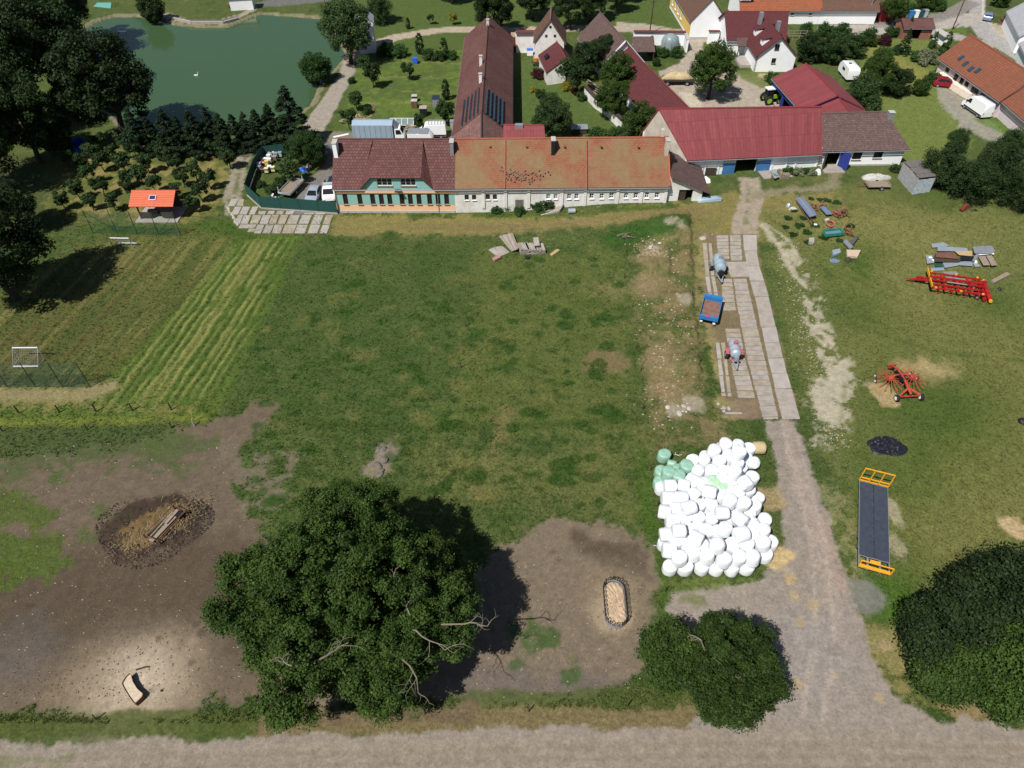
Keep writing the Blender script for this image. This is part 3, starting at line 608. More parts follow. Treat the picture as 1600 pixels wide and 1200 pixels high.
# ------------------------------------------------------------------ buildings
def uv_roof(me, P, uvs):
    l = me.uv_layers.new(name='UVMap')
    for i, uv in enumerate(uvs): l.data[i].uv = uv
def roof_slab(A, B, Cc, D, t, parts):
    """quad A,B (eave) C,D (top): outward slab of thickness t, with UVs in metres; appended to parts"""
    A, B, Cc, D = map(Vector, (A, B, Cc, D))
    if abs((B - A).cross(D - A).normalized().dot(Cc - A)) > .08 and (B - A).length > 8:
        for k in range(12): a, b = k / 12, (k + 1) / 12; roof_slab(A.lerp(B, a), A.lerp(B, b), D.lerp(Cc, b), D.lerp(Cc, a), t, parts)
        return
    n = (B - A).cross(D - A).normalized()
    if n.z < 0: n = -n
    u = (B - A).normalized(); v = n.cross(u)
    top = [A, B, Cc, D]; bot = [p - n * t for p in top]
    parts.append((top, bot, [(p.dot(u), (p - A).dot(v)) for p in top]))
def roof_obj(name, slabs, m, parent):
    vs = []; fs = []; uvs = []
    for top, bot, uv in slabs:
        b = len(vs); vs += top + bot
        nrm = (top[1] - top[0]).cross(top[2] - top[0])
        q = [0, 1, 2, 3] if nrm.z > 0 else [3, 2, 1, 0]
        fs.append([b + i for i in q]); uvs += [uv[i] for i in q]
        fs.append([b + 4 + i for i in q[::-1]]); uvs += [uv[i] for i in q[::-1]]
        for k in range(4):
            a, c = q[k], q[(k + 1) % 4]
            fs.append([b + a, b + 4 + a, b + 4 + c, b + c]); uvs += [uv[a], uv[a], uv[c], uv[c]]
    me = bpy.data.meshes.new(name); me.from_pydata([tuple(v) for v in vs], [], fs); me.materials.append(m); uv_roof(me, None, uvs)
    o = bpy.data.objects.new(name, me); link(o, parent); return o
def wall_holes(mb, A, B, z0, z1, th, holes):
    """wall box from A to B (outer face on A-B, thickness inward = left of A->B), with rectangular holes (s0,s1,za,zb)"""
    A = Vector((*A, 0)); B = Vector((*B, 0)); L = (B - A).length; u = (B - A) / L; nrm = Vector((-u.y, u.x, 0))
    rz = math.atan2(u.y, u.x)
    xs = sorted({0.0, L, *[h[0] for h in holes], *[h[1] for h in holes]})
    xs = [x for x in xs if -1e-6 <= x <= L + 1e-6]
    for a, b in zip(xs[:-1], xs[1:]):
        if b - a < .01: continue
        mid = (a + b) / 2; cuts = sorted([(max(h[2], z0), min(h[3], z1)) for h in holes if h[0] < mid < h[1]])
        z = z0; seg = []
        for c in cuts:
            if c[0] > z: seg.append((z, c[0]))
            z = max(z, c[1])
        if z < z1: seg.append((z, z1))
        for s in seg:
            c = A + u * mid + nrm * (th / 2); mb.box((c.x, c.y, (s[0] + s[1]) / 2), (b - a, th, s[1] - s[0]), rz)
def window(parent, A, B, s0, s1, z0, z1, frame=M_FRAMEW, pane=M_GLASS, inset=.13, mull=1, rail=0, sill=True, bars=0, name='window', pm=None, sillm=None):
    A = Vector((*A, 0)); B = Vector((*B, 0)); u = (B - A).normalized(); n = Vector((-u.y, u.x, 0)); rz = math.atan2(u.y, u.x)
    w_, h_ = s1 - s0, z1 - z0; c = A + u * ((s0 + s1) / 2) + n * inset; zc = (z0 + z1) / 2; f = .07
    mb = MB()
    for sx in (-1, 1): p = c + u * sx * (w_ / 2 - f / 2); mb.box((p.x, p.y, zc), (f, .06, h_), rz)
    for sz in (-1, 1): mb.box((c.x, c.y, zc + sz * (h_ / 2 - f / 2)), (w_ - 2 * f, .06, f), rz)
    for k in range(mull): p = c + u * (w_ * ((k + 1) / (mull + 1) - .5)); mb.box((p.x, p.y, zc), (.05, .05, h_ - 2 * f), rz)
    if rail: mb.box((c.x, c.y, z0 + h_ * rail), (w_ - 2 * f, .045, .05), rz)
    fr = mb.build(name, frame, parent)
    q = c + n * .03; MB().box((q.x, q.y, zc), (w_ - .02, .015, h_ - .02), rz).build('pane', pm or pane, fr)
    if sill:
        q = c - n * (inset + .03); MB().box((q.x, q.y, z0 - .03), (w_ + .1, .22, .05), rz).build('sill', sillm or frame, fr)
    if bars:
        b_ = MB()
        for k in range(bars): p = c - n * (inset + .0) + u * (w_ * ((k + .5) / bars - .5)); b_.box((p.x, p.y, zc), (.02, .02, h_), rz)
        b_.build('window_bars', M_FRAMED, fr)
    return fr
class House:
    def __init__(s, name, label, cat, E, ze, ridge, zr, z0, wm, rm, over=.45, gover=.25, th=.3, group=None, t=.16, holes=None, wall_in=None, ridge_cap=None, fsplit=None):
        """E = eave corners of the WALLS in order front-left, front-right, back-right, back-left (xy); ridge = two xy points left,right"""
        s.E = E; s.ze = ze; s.z0 = z0; s.th = th
        c = (sum(p[0] for p in E) / 4, sum(p[1] for p in E) / 4)
        s.root = empty(name, label, cat, (c[0], c[1], z0), 0, group)
        s.c = c; s.holes = holes or {}; s.ridge = ridge; s.zr = zr
        r0, r1 = Vector((*ridge[0], zr)), Vector((*ridge[1], zr)); ax = (r1 - r0).normalized()
        FL, FR, BR, BL = [Vector((*p, ze)) for p in E]
        def slope_out(e, r, o): d = (e - r); d2 = Vector((d.x, d.y, 0)); return e + d * (o / d2.length)
        g = ax * gover
        parts = []
        rl, rr = r0 - g, r1 + g
        up = Vector((0, 0, t))
        fl, fr_ = slope_out(FL, r0, over) - g, slope_out(FR, r1, over) + g
        bl, br_ = slope_out(BL, r0, over) - g, slope_out(BR, r1, over) + g
        if fsplit:
            xa, xb = fsplit; le = lambda p, q, x: p + (q - p) * ((x - p.x) / (q.x - p.x)); F0, F1, R0, R1 = fl + up, fr_ + up, rl + up, rr + up
            roof_slab(F0, le(F0, F1, xa - 1.45), le(R0, R1, xa), R0, t, parts); roof_slab(le(F0, F1, xb + 1.45), F1, R1, le(R0, R1, xb), t, parts)
            m0, m1 = le(F0, F1, xa), le(F0, F1, xb); n0, n1 = le(R0, R1, xa), le(R0, R1, xb); roof_slab(m0.lerp(n0, .6), m1.lerp(n1, .6), n1, n0, t, parts)
        else: roof_slab(fl + up, fr_ + up, rr + up, rl + up, t, parts)
        roof_slab(br_ + up, bl + up, rl + up, rr + up, t, parts)
        s.roof = s.own(roof_obj('roof', parts, rm, None))
        mb = MB(); mb.tube([rl + up * 1.05, rr + up * 1.05], .13, 6); s.cap = s.own(mb.build('ridge_tiles', ridge_cap or rm and M_RIDGE.get(rm.name, M_FRAMED), None), s.roof)
        # walls
        mb = MB()
        for k, (a, b) in enumerate([(FL, FR), (FR, BR), (BR, BL), (BL, FL)]):
            u = (b - a).normalized(); cut = th if k % 2 else 0
            A_, B_ = a + u * cut, b - u * cut
            hs = [(h[0] - cut, h[1] - cut, h[2], h[3]) for h in s.holes.get(k, [])]
            wall_holes(mb, A_.to_2d(), B_.to_2d(), z0 - .4, ze, th, hs)
        for a, b, r in ((FR, BR, r1), (BL, FL, r0)):
            u = (b - a).normalized(); n = Vector((-u.y, u.x, 0)) * th
            rz_ = r + Vector((0, 0, -.02)); pr = [a, b, Vector((rz_.x, rz_.y, rz_.z))]
            mb.add([*pr, *[p + n for p in pr]], [(0, 1, 2), (5, 4, 3), (0, 3, 4, 1), (1, 4, 5, 2), (2, 5, 3, 0)])
        s.wall = s.own(mb.build('wall', wm, None))
        # gutters along the eaves
        for a, b in ((fl, fr_), (br_, bl)):
            MBg = MB(); MBg.tube([a - Vector((0, 0, .02)), b - Vector((0, 0, .02))], .07, 6); s.own(MBg.build('gutter', M_GREYM, None))
    def own(s, o, parent=None):
        p = parent or s.root; o.parent = p
        if p is s.root: o.matrix_parent_inverse = Matrix.Translation((-s.c[0], -s.c[1], -s.z0))
        return o
    def add(s, mb, name, m, parent=None, label=None, **k):
        o = mb.build(name, m, None, **k); s.own(o, parent)
        if label: o['label'] = label
        return o
    def win(s, side, s0, s1, z0, z1, **k):
        a, b = [(0, 1), (1, 2), (2, 3), (3, 0)][side]; o = window(None, s.E[a], s.E[b], s0, s1, z0, z1, **k); return s.own(o)
    def chimney(s, x, y, zb, zt, w=.6, d=.6, m=None, cap=True):
        o = MB().box((x, y, (zb + zt) / 2), (w, d, zt - zb)).build('chimney', m or M_OLDWHITE, None); s.own(o, s.roof)
        return o
    def chimney_top(s, x, y, zt, w=.6, d=.6): s.own(MB().box((x, y, zt + .04), (w + .14, d + .14, .08)).build('chimney_cap', M_GREYBASE, None), s.roof)
RIDGE_ORANGE = mat('ridge_orange', (.30, .095, .055), .8, noise=.25, scale=3)
M_RIDGE = {'mossy_orange_tiles': RIDGE_ORANGE, 'brown_concrete_tiles': mat('ridge_brown', (.12, .045, .04)), 'dark_red_metal_sheet': mat('ridge_red', (.22, .03, .035), .5),
           'rust_brown_tiles': mat('ridge_rust', (.11, .05, .045)), 'orange_clay_tiles': RIDGE_ORANGE, 'brown_orange_clay_tiles': mat('ridge_bo', (.25, .08, .045)),
           'steep_brown_tiles': mat('ridge_steep', (.22, .12, .08)), 'old_brown_tiles': mat('ridge_old', (.13, .08, .07)), 'dark_red_tiles': mat('ridge_dr', (.15, .035, .035))}
def holes_px(A, B, rects):
    out = []
    for (u0, v0, u1, v1) in rects:
        um, vm = (u0 + u1) / 2, (v0 + v1) / 2
        s0, _ = on_plane(u0, vm, A, B); s1, _ = on_plane(u1, vm, A, B); _, zt = on_plane(um, v0, A, B); _, zb = on_plane(um, v1, A, B)
        out.append((s0, s1, zb, zt))
    return out
def Gz(u, v, z): return G(u, v, z)
def off(p, q, d):          # unit normal (left of p->q) times d added
    L = math.hypot(q[0] - p[0], q[1] - p[1]); return (-(q[1] - p[1]) / L * d, (q[0] - p[0]) / L * d)

# ---- A: two-tone house with wall dormer
fy = 90.0
ax0, ax1 = Gz(532, 332.5, 0)[0] - .25, Gz(711.5, 331, 0)[0]
EA = [(ax0, fy), (ax1, fy), (ax1, fy + 11), (ax0, fy + 11)]
wins = [(537 + dx, 309, 544.5 + dx, 323.5) for dx in (0, 22.5, 42.5, 56, 69, 88, 101, 114.5, 131, 144, 157.5)]
hA = holes_px(EA[0], EA[1], wins); hA = [(a, b, 1.35, 3.0) for a, b, c, d in hA]
dxa, dxb = on_plane(578, 275, EA[0], EA[1])[0], on_plane(658, 275, EA[0], EA[1])[0]
A_ = House('tiled_house', 'peach and teal painted house with brown tiled roof and wide wall dormer', 'house', EA, 4.2, [(ax0, fy + 5.5), (ax1, fy + 5.5)], 8.35, 0, M_PEACH, RF_BROWN, gover=.2, holes={0: hA}, fsplit=(ax0 + dxa, ax0 + dxb))
band = []
mb = MB(); wall_holes(mb, (ax0, fy - .012), (ax1, fy - .012), 1.3, 3.02, .012, hA); A_.add(mb, 'painted_band', M_TEAL)
mb = MB().box(((ax0 + ax1) / 2, fy - .008, 3.98), (ax1 - ax0, .016, .42)); A_.add(mb, 'painted_band', M_TEAL)
mb = MB().box(((ax0 + ax1) / 2, fy - .03, .1), (ax1 - ax0, .06, .5)); A_.add(mb, 'plinth', M_GREYBASE)
for a, b, c, d in hA: A_.win(0, a, b, c, d, frame=M_FRAMED, mull=0, bars=4, sillm=mat('brown_sill', (.2, .12, .09)))
# dormer: wall face flush with the facade, mono roof running up to the ridge zone
dx0, dx1 = ax0 + dxa, ax0 + dxb; zt = 5.55
wd = [(a, b, 4.28, 5.38) for a, b, c, d in holes_px(EA[0], EA[1], [(589, 280, 613, 294.5), (626, 280, 650, 294.5)])]
mb = MB(); wall_holes(mb, (dx0, fy - .004), (dx1, fy - .004), 4.19, zt, .28, [(a - dxa, b - dxa, c, d) for a, b, c, d in wd]); 
for sx, xx in ((-1, dx0), (1, dx1)):   # sloping wings of the dormer face
    xo = xx + sx * 1.25; mb.add([(xx, fy - .004, 4.19), (xo, fy - .004, 4.19), (xx, fy - .004, zt), (xx, fy + .276, 4.19), (xo, fy + .276, 4.19), (xx, fy + .276, zt)], [(0, 1, 2), (5, 4, 3), (0, 3, 4, 1), (1, 4, 5, 2), (2, 5, 3, 0)])
dm = A_.add(mb, 'dormer', M_TEAL)
sl_ = []; yt = fy + 4.6; ztop = 4.2 + (4.15 / 5.5) * 4.6 + .10
roof_slab((dx0, fy - .4, zt + .15), (dx1, fy - .4, zt + .15), (dx1 - .0, yt, ztop + .2), (dx0 + .0, yt, ztop + .2), .12, sl_)
for sx, xx in ((-1, dx0), (1, dx1)):
    xo = xx + sx * 1.55
    P0, P1, P2, P3 = (xo, fy - .42, 4.05), (xx, fy - .4, zt + .15), (xx, yt, ztop + .2), (xx + sx * .1, yt - .2, ztop + .05)
    roof_slab(P0, P1, P2, P3, .1, sl_)
A_.own(roof_obj('dormer_roof', sl_, RF_BROWN, None), A_.roof)
for a, b, c, d in wd: A_.win(0, a, b, c, d, mull=2, rail=.5, inset=.1, sillm=mat('brown_sill', (.2, .12, .09)))
A_.chimney(ax0 + .25, fy + 3.9, 6.5, 8.9, .55, 1.3, M_WHITE); A_.chimney_top(ax0 + .25, fy + 3.9, 8.9, .55, 1.3)
A_.chimney(ax1 - .25, fy + 4.1, 6.8, 8.9, .5, 1.2, M_GREYM); A_.chimney_top(ax1 - .25, fy + 4.1, 8.9, .5, 1.2)
for xx in (ax0 + .05, ax0 + 14.5): A_.add(MB().tube([(xx, fy - .08, 4.1), (xx, fy - .08, .1)], .05, 6), 'downpipe', M_GREYM)
lx = ax0 + on_plane(623, 304, EA[0], EA[1])[0]; A_.add(MB().box((lx, fy - .45, 3.75), (.8, .8, .1)).box((lx, fy - .1, 3.6), (.5, .2, .3)), 'door_canopy', M_FRAMED)

# ---- B: long decaying house with mossy orange roof
bx0 = ax1 + .02; bx1 = Gz(1047, 287.5, 4.2)[0] - .15; by1 = fy + .6
EB = [(bx0, fy + .02), (bx1, by1), (bx1 + .1, by1 + 11), (bx0, fy + 11)]
wpx = [(726, 304.5, 732.5, 312.5), (737.5, 304.5, 744, 312.5), (759, 304, 765.5, 312), (770, 304, 776.5, 312), (853.5, 303.5, 860, 311), (865, 303.5, 871, 311), (886, 303, 892.5, 311), (897.5, 303, 904, 311), (921, 302.5, 928, 310.5), (937, 302.5, 943.5, 310.5), (952, 302, 959, 310), (975, 302, 981.5, 310), (990, 301.5, 997, 310), (1007.5, 301, 1014, 309.5), (1023, 301, 1030, 309.5)]
hB = holes_px(EB[0], EB[1], wpx)
dpx = [(805, 312, 818, 326)]
hD = [(a, b, .0, d) for a, b, c, d in holes_px(EB[0], EB[1], dpx)]
sm = holes_px(EB[0], EB[1], [(762, 292.5, 768.5, 297), (851, 292, 861, 296.5), (982, 290.5, 991, 294)])
B_ = House('long_farmhouse', 'long white farmhouse of peeling plaster under a mossy orange tile roof', 'house', EB, 4.2, [(bx0, fy + 5.5), (bx1, by1 + 5.5)], 8.35, 0, M_OLDWHITE, RF_ORANGE, gover=.12, holes={0: hB + hD + sm})
for i, (a, b, c, d) in enumerate(hB): B_.win(0, a, b, c, d, frame=M_FRAMEW if i > 3 else M_FRAMED, mull=1, rail=.5, inset=.16, sillm=M_WHITE)
for a, b, c, d in sm: B_.win(0, a, b, c, d, frame=M_FRAMED, mull=0, sill=False, pane=M_DARK)
for a, b, c, d in hD:
    q = MB(); n = 5
    for k in range(n): q.box((bx0 + a + (b - a) * (k + .5) / n, fy + .2, (c + d) / 2), ((b - a) / n - .015, .05, d - c))
    B_.add(q, 'door', mat('grey_boards', (.16, .14, .13)))
# cornice strip, buttress strips, roof ribs, chimneys
B_.add(MB().bar((bx0, fy - .06, 3.98), (bx1, by1 - .08, 3.98), .12, .2), 'cornice', M_OLDWHITE)
for u in (755, 790, 826, 878, 914, 965, 1002, 1040):
    s_, _ = on_plane(u, 305, EB[0], EB[1]); MBx = MB().box((bx0 + s_, fy + .6 * s_ / (bx1 - bx0) - .05, 2.3), (.42, .12, 3.2)); B_.add(MBx, 'pilaster', M_OLDWHITE)
sl = (8.35 - 4.2) / 5.5
for u in (789, 915):
    p = Gz(u, 222, 8.0); x = p[0]; B_.own(MB().bar((x, fy - .4, 4.1), (x + .05, fy + 5.4, 8.5), .12, .14).build('verge_tiles', RIDGE_ORANGE, None), B_.roof)
B_.own(MB().bar((bx1 + .0, by1 - .4, 4.12), (bx1 + .0, by1 + 5.4, 8.5), .3, .18).build('verge_tiles', RIDGE_ORANGE, None), B_.roof)
cx_ = Gz(865, 230, 8.6)[0]; B_.chimney(cx_, fy + 4.3, 6.9, 9.1, .5, 1.2, M_COAL); B_.chimney_top(cx_, fy + 4.3, 9.1, .5, 1.2)
B_.chimney(bx1 - .3, by1 + 3.7, 6.6, 9.0, .5, 1.0, M_GABLE); B_.chimney_top(bx1 - .3, by1 + 3.7, 9.0, .5, 1.0); B_.chimney(bx1 - .8, by1 + 5.7, 7.9, 9.6, .45, .6, M_GABLE)
for u in (766, 823, 882, 939, 997): 
    x = Gz(u, 229, 7.7)[0]; B_.own(MB().box((x, fy + 4.5, 4.2 + sl * 4.5 + .28), (.26, .3, .16), 0, R(37)).build('roof_vent', M_RUST, None), B_.roof)
# collapsed sooty tiles (a scatter of dark broken tiles)
q = MB()
for k in range(70):
    u = rnd.gauss(816, 20); v = 272 + 4 * math.sin((u - 780) / 22) + rnd.gauss(0, 5) + (u - 818) * .1
    r_, d_ = (u - 800) / F, (v - 600) / F; t_ = (HC - 4.42 + sl * fy) / (sl * S2 * (1 - d_) + S2 * (1 + d_)); x, y, z_ = t_ * r_, t_ * S2 * (1 - d_), HC - t_ * S2 * (1 + d_)
    q.box((x, y, z_ + .04), (.19, .24, .03), rnd.uniform(-.6, .6), R(37) + rnd.uniform(-.2, .2))
o = B_.own(q.build('broken_tiles', mat('sooty_tiles', (.17, .10, .07), .9, noise=.5, scale=2), None), B_.roof); o['kind'] = 'stuff'

# ---- C: lean-to at the right gable of B
z0c = 1.1
CE = [(bx1 + .15, by1 + .4), Gz(1095, 314, 1.3), None, None]; CE[1] = (CE[1][0], CE[1][1] + .0)
CE[2] = (CE[1][0] + .3, CE[1][1] + 7.5); CE[3] = (bx1 + .25, by1 + 8.2)
rc = empty('lean_to_shed', 'white lean-to shed with sloping brown roof at the gable end of the long farmhouse', 'shed', (CE[0][0] + 2, CE[0][1] + 4, z0c))
mb = MB(); hC = [(a, b, .9, d) for a, b, c, d in holes_px(CE[0], CE[1], [(1060, 296.5, 1082, 314)])]
wall_holes(mb, CE[0], CE[1], .6, 3.1, .3, hC)
Vc = lambda p, z: Vector((p[0], p[1], z))
a, b = Vc(CE[0], 3.1), Vc(CE[1], 3.1); mb.add([a, b, Vc(CE[0], 5.25), *[p + Vector((0, .3, 0)) for p in (a, b, Vc(CE[0], 5.25))]], [(0, 1, 2), (5, 4, 3), (0, 3, 4, 1), (1, 4, 5, 2), (2, 5, 3, 0)])
wall_holes(mb, CE[1], CE[2], .6, 3.1, .3, [(1.5, 5.5, .9, 2.9)])
def inv(o, root): o.parent = root; o.matrix_parent_inverse = Matrix.Translation(-root.location) if root.rotation_euler.z == 0 else root.matrix_world.inverted(); return o
inv(mb.build('wall', M_OLDWHITE, None), rc)
sl_ = []; k_ = (5.25 - 3.1) / (CE[1][0] - CE[0][0]); e = .9
roof_slab((CE[1][0] + e, CE[1][1] - .5, 3.2 - k_ * e), (CE[2][0] + e, CE[2][1] + .3, 3.2 - k_ * e), (CE[3][0], CE[3][1] + .3, 5.35), (CE[0][0], CE[0][1] - .5, 5.35), .12, sl_)
inv(roof_obj('roof', sl_, RF_OLDBROWN, None), rc)
for a, b, c, d in hC:
    p = CE[0][0] + a; inv(MB().box((p + (b - a) * .28, CE[0][1] + .25, (c + d) / 2), ((b - a) * .5, .06, d - c)).build('door', M_WOODD, None), rc)

# ---- L: large red barn, M: brown roofed part, L2: rear red wing
z1 = 1.3
LE = [Gz(1071, 247, 4.6), Gz(1285, 231.5, 4.6), None, Gz(1005, 205, 4.6)]; LE[0] = (LE[0][0] + .1, LE[0][1] + .4); LE[1] = (LE[1][0], LE[1][1] + .5)
rl_, rr_ = Gz(1030, 170, 9.4), Gz(1283, 167, 9.4)
LE[2] = (LE[1][0] + .6, 2 * rr_[1] - LE[1][1] + .5)
door = [(a, b, z1 - .1, 4.25) for a, b, c, d in holes_px(LE[0], LE[1], [(1147, 250, 1182, 268)])]
L_ = House('red_barn', 'large white barn with dark red sheet metal roof and open blue sliding doors', 'barn', LE, 4.6, [rl_, rr_], 9.25, z1, M_WHITE, RF_RED, over=.7, gover=.1, holes={0: door})
L_.add(MB().box(((LE[0][0] + LE[3][0]) / 2, (LE[0][1] + LE[3][1]) / 2, 3), (.1, .1, .1)), 'vent', M_GABLE)
a = Vector((*LE[3], 0)); b = Vector((*LE[0], 0)); u = (b - a).normalized(); n = Vector((u.y, -u.x, 0)) * -.02 * -1
gm = MB(); pr = [Vector((*LE[3], z1)), Vector((*LE[0], z1)), Vector((*LE[0], 4.6)), Vector((rl_[0], rl_[1], 9.2)), Vector((*LE[3], 4.6))]; nn = Vector((u.y, -u.x, 0))
gm.add([p + nn * .02 for p in pr] + [p + nn * .0 for p in pr], [(0, 1, 2, 3, 4), (9, 8, 7, 6, 5)] + [(i, 5 + i, 5 + (i + 1) % 5, (i + 1) % 5) for i in range(5)]); L_.add(gm, 'gable_render', M_GABLE)
ul = Vector((LE[1][0] - LE[0][0], LE[1][1] - LE[0][1], 0)).normalized(); rzl = math.atan2(ul.y, ul.x); nl = Vector((ul.y, -ul.x, 0))
def on_f(s, dz, out): p = Vector((*LE[0], 0)) + ul * s + nl * out; return (p.x, p.y, dz)
for (u0, u1) in ((1130, 1149), (1181.5, 1203)):
    s0, s1 = on_plane(u0, 258, LE[0], LE[1])[0], on_plane(u1, 256, LE[0], LE[1])[0]
    d_ = MB().box(on_f((s0 + s1) / 2, 2.15, .12), (s1 - s0, .08, 1.9), rzl); dd_ = L_.add(d_, 'sliding_door', M_BLUEDOOR)
    for k in range(4):
        L_.own(MB().box(on_f(s0 + (s1 - s0) * (k + .5) / 4, 3.65, .12), ((s1 - s0) / 4 - .07, .06, 1.05), rzl).build('door_panel', mat('pale_door_board', (.6, .63, .62)), None))
L_.add(MB().bar(on_f(9.5, 4.28, .15), on_f(21, 4.28, .15), .06, .1), 'door_rail', M_GREYM)
for u in (1103, 1124, 1207, 1229, 1243, 1276):
    s_, _ = on_plane(u, 255, LE[0], LE[1]); L_.add(MB().box(on_f(s_, 2.9, .05), (.25, .1, 3.1), rzl), 'pilaster', M_WHITE)
L_.add(MB().box(on_f(14.3, z1 + .04, 1.2), (4.6, 2.6, .14), rzl), 'threshold', M_CONC)
fy2 = Gz(1325, 262, z1)[1]
ME = [(LE[1][0] + .05, LE[1][1] + .25), Gz(1405, 257.5, z1), None, None]
r1m, r2m = Gz(1283, 178, 7.6), Gz(1385, 175, 7.6)
ME[2] = (ME[1][0] - 1.5, 2 * r2m[1] - ME[1][1]); ME[3] = (ME[0][0], ME[2][1])
hm = holes_px(ME[0], ME[1], [(1332.5, 236.5, 1347, 249.5), (1365.5, 235, 1380, 247)])
gd = [(a, b, z1 - .1, 4.0) for a, b, c, d in holes_px(ME[0], ME[1], [(1287, 240, 1310, 262)])]
M_ = House('brown_roofed_outbuilding', 'low white outbuilding with speckled brown tile roof right of the red barn', 'outbuilding', ME, 4.25, [r1m, (r2m[0] - .2, r2m[1])], 7.5, z1, M_WHITE, RF_OLDBROWN, over=.6, gover=.12, holes={0: hm + gd})
for a, b, c, d in hm: M_.win(0, a, b, c, d, frame=M_FRAMED, mull=1, rail=.5, inset=.15, sillm=mat('brown_sill', (.2, .12, .09)))
um = Vector((ME[1][0] - ME[0][0], ME[1][1] - ME[0][1], 0)).normalized(); nm = Vector((um.y, -um.x, 0))
g1 = Vector((*ME[0], 0)) + um * gd[0][1]
M_.add(MB().bar(g1 + nm * .1 + Vector((0, 0, 2.6)), g1 + nm * 1.6 + um * .9 + Vector((0, 0, 2.6)), .08, 2.5), 'gate_leaf', M_BLUEDARK)
g0 = Vector((*ME[0], 0)) + um * gd[0][0]; M_.add(MB().bar(g0 + nm * .1 + Vector((0, 0, 2.6)), g0 + nm * 1.5 - um * .5 + Vector((0, 0, 2.6)), .08, 2.5), 'gate_leaf', M_WOODD)
gc = (g0 + g1) / 2; M_.add(MB().box((gc.x + nm.x * 1.0, gc.y + nm.y * 1.0, z1 + .03), (3.2, 2.6, .12), math.atan2(um.y, um.x)), 'threshold', M_CONC)
M_.add(MB().box(((ME[0][0] + ME[1][0]) / 2 + 1.3, (ME[0][1] + ME[1][1]) / 2 - .06, z1 + .1), (7.6, .08, .3), math.atan2(um.y, um.x)), 'plinth', M_GREYBASE)
p = Gz(1391, 182, 7.2); M_.chimney(p[0], p[1], 5.6, 7.9, .8, .8, M_GREYM); M_.chimney_top(p[0], p[1], 7.9, .8, .8)
# rear red wing, two roof levels running away from the yard
def ridge_house(name, label, cat, px1, px2, zr, ze, wl, wr, z0, wm, rm, **k):
    """px1 near ridge end, px2 far end; the house front is the near gable"""
    a = Vector((*Gz(*px1, zr), 0)); b = Vector((*Gz(*px2, zr), 0)); u = (b - a).normalized(); n = Vector((-u.y, u.x, 0))     # n = left looking away
    E = [(a - n * wr), (b - n * wr), (b + n * wl), (a + n * wl)]
    return House(name, label, cat, [(p.x, p.y) for p in E], ze, [(a.x, a.y), (b.x, b.y)], zr, z0, wm, rm, **k)
W1 = ridge_house('red_cart_shed', 'open blue framed cart shed with dark red sheet roof behind the red barn', 'shed', (1308, 150), (1259, 101), 7.2, 5.0, 5.2, 5.0, z1, M_BLUEDARK, RF_RED, over=.3, gover=.2, holes={2: [(1.2, 4.8, z1, 4.0), (5.4, 9.5, z1, 4.0)]})
W2 = ridge_house('red_rear_barn', 'lower dark red sheet roofed barn joining the cart shed to the yard barn', 'barn', (1330, 181), (1306, 149), 6.7, 4.6, 5.1, 4.9, z1, M_WHITE, RF_RED, over=.3, gover=.15)

# ---- D: long north-south barn with skylights, faded section at its near end
hD_ = [(k * 6 + 2, k * 6 + 3.2, 1.6, 2.6) for k in range(6)]
D1 = ridge_house('long_barn', 'very long brown roofed barn running away from the long farmhouse', 'barn', (752.5, 176), (763, 27), 7.4, 4.0, 4.3, 4.3, .3, M_GABLE, RF_BARN, over=.5, gover=.2, holes={0: hD_, 2: hD_})
for a, b, c, d in hD_: D1.win(0, a, b, c, d, frame=M_FRAMED); 
for u, v in ((762, 33), (751, 90), (750.5, 118)):
    p = Gz(u, v, 8.2); D1.chimney(p[0], p[1], 6.4, 8.5, .5, .5, M_OLDWHITE); D1.chimney_top(p[0], p[1], 8.5, .5, .5)
slD = 3.4 / 4.3; ra, rb = Vector((*D1.ridge[0], 0)), Vector((*D1.ridge[1], 0)); ud = (rb - ra).normalized(); nd = Vector((-ud.y, ud.x, 0))
for sgn in (-1, 1):
    for i in range(6):
        for j in range(5):
            s_ = .8 + i * 1.6; w_ = .55 + j * .62; p = ra + ud * s_ + nd * sgn * w_; z = 7.4 - slD * w_ + .24
            D1.own(MB().box((p.x, p.y, z), (.56, 1.5, .05), math.atan2(ud.y, ud.x) - math.pi / 2, 0, sgn * -math.atan(slD) * -1).build('skylight', mat('skylight_glass', (.03, .06, .085), .2, noise=.3), None), D1.roof)
D2 = ridge_house('barn_end_section', 'lower faded rust tiled section joining the long barn to the farmhouse', 'barn', (752.5, 222), (752.5, 178), 7.25, 3.9, 4.3, 4.3, .3, M_GABLE, RF_BARNL, over=.5, gover=.05)
# small red-roofed back room
sx0, sx1 = Gz(787, 216, 4.6)[0], Gz(848, 210, 3.6)[0]
RB = House('back_room', 'small annexe with dark red sheet roof behind the orange roof', 'annexe', [(sx0 + .2, fy + 11.3), (sx1, fy + 11.3), (sx1, fy + 15.5), (sx0 + .2, fy + 15.5)], 4.4, [(sx0 + .2, fy + 14.6), (sx1 - .2, fy + 14.4)], 6.2, .5, M_OLDWHITE, RF_RED, over=.3)
p = Gz(811, 196, 6.4); RB.chimney(p[0], p[1], 5.2, 6.6, 1.2, .7, M_GREYM)

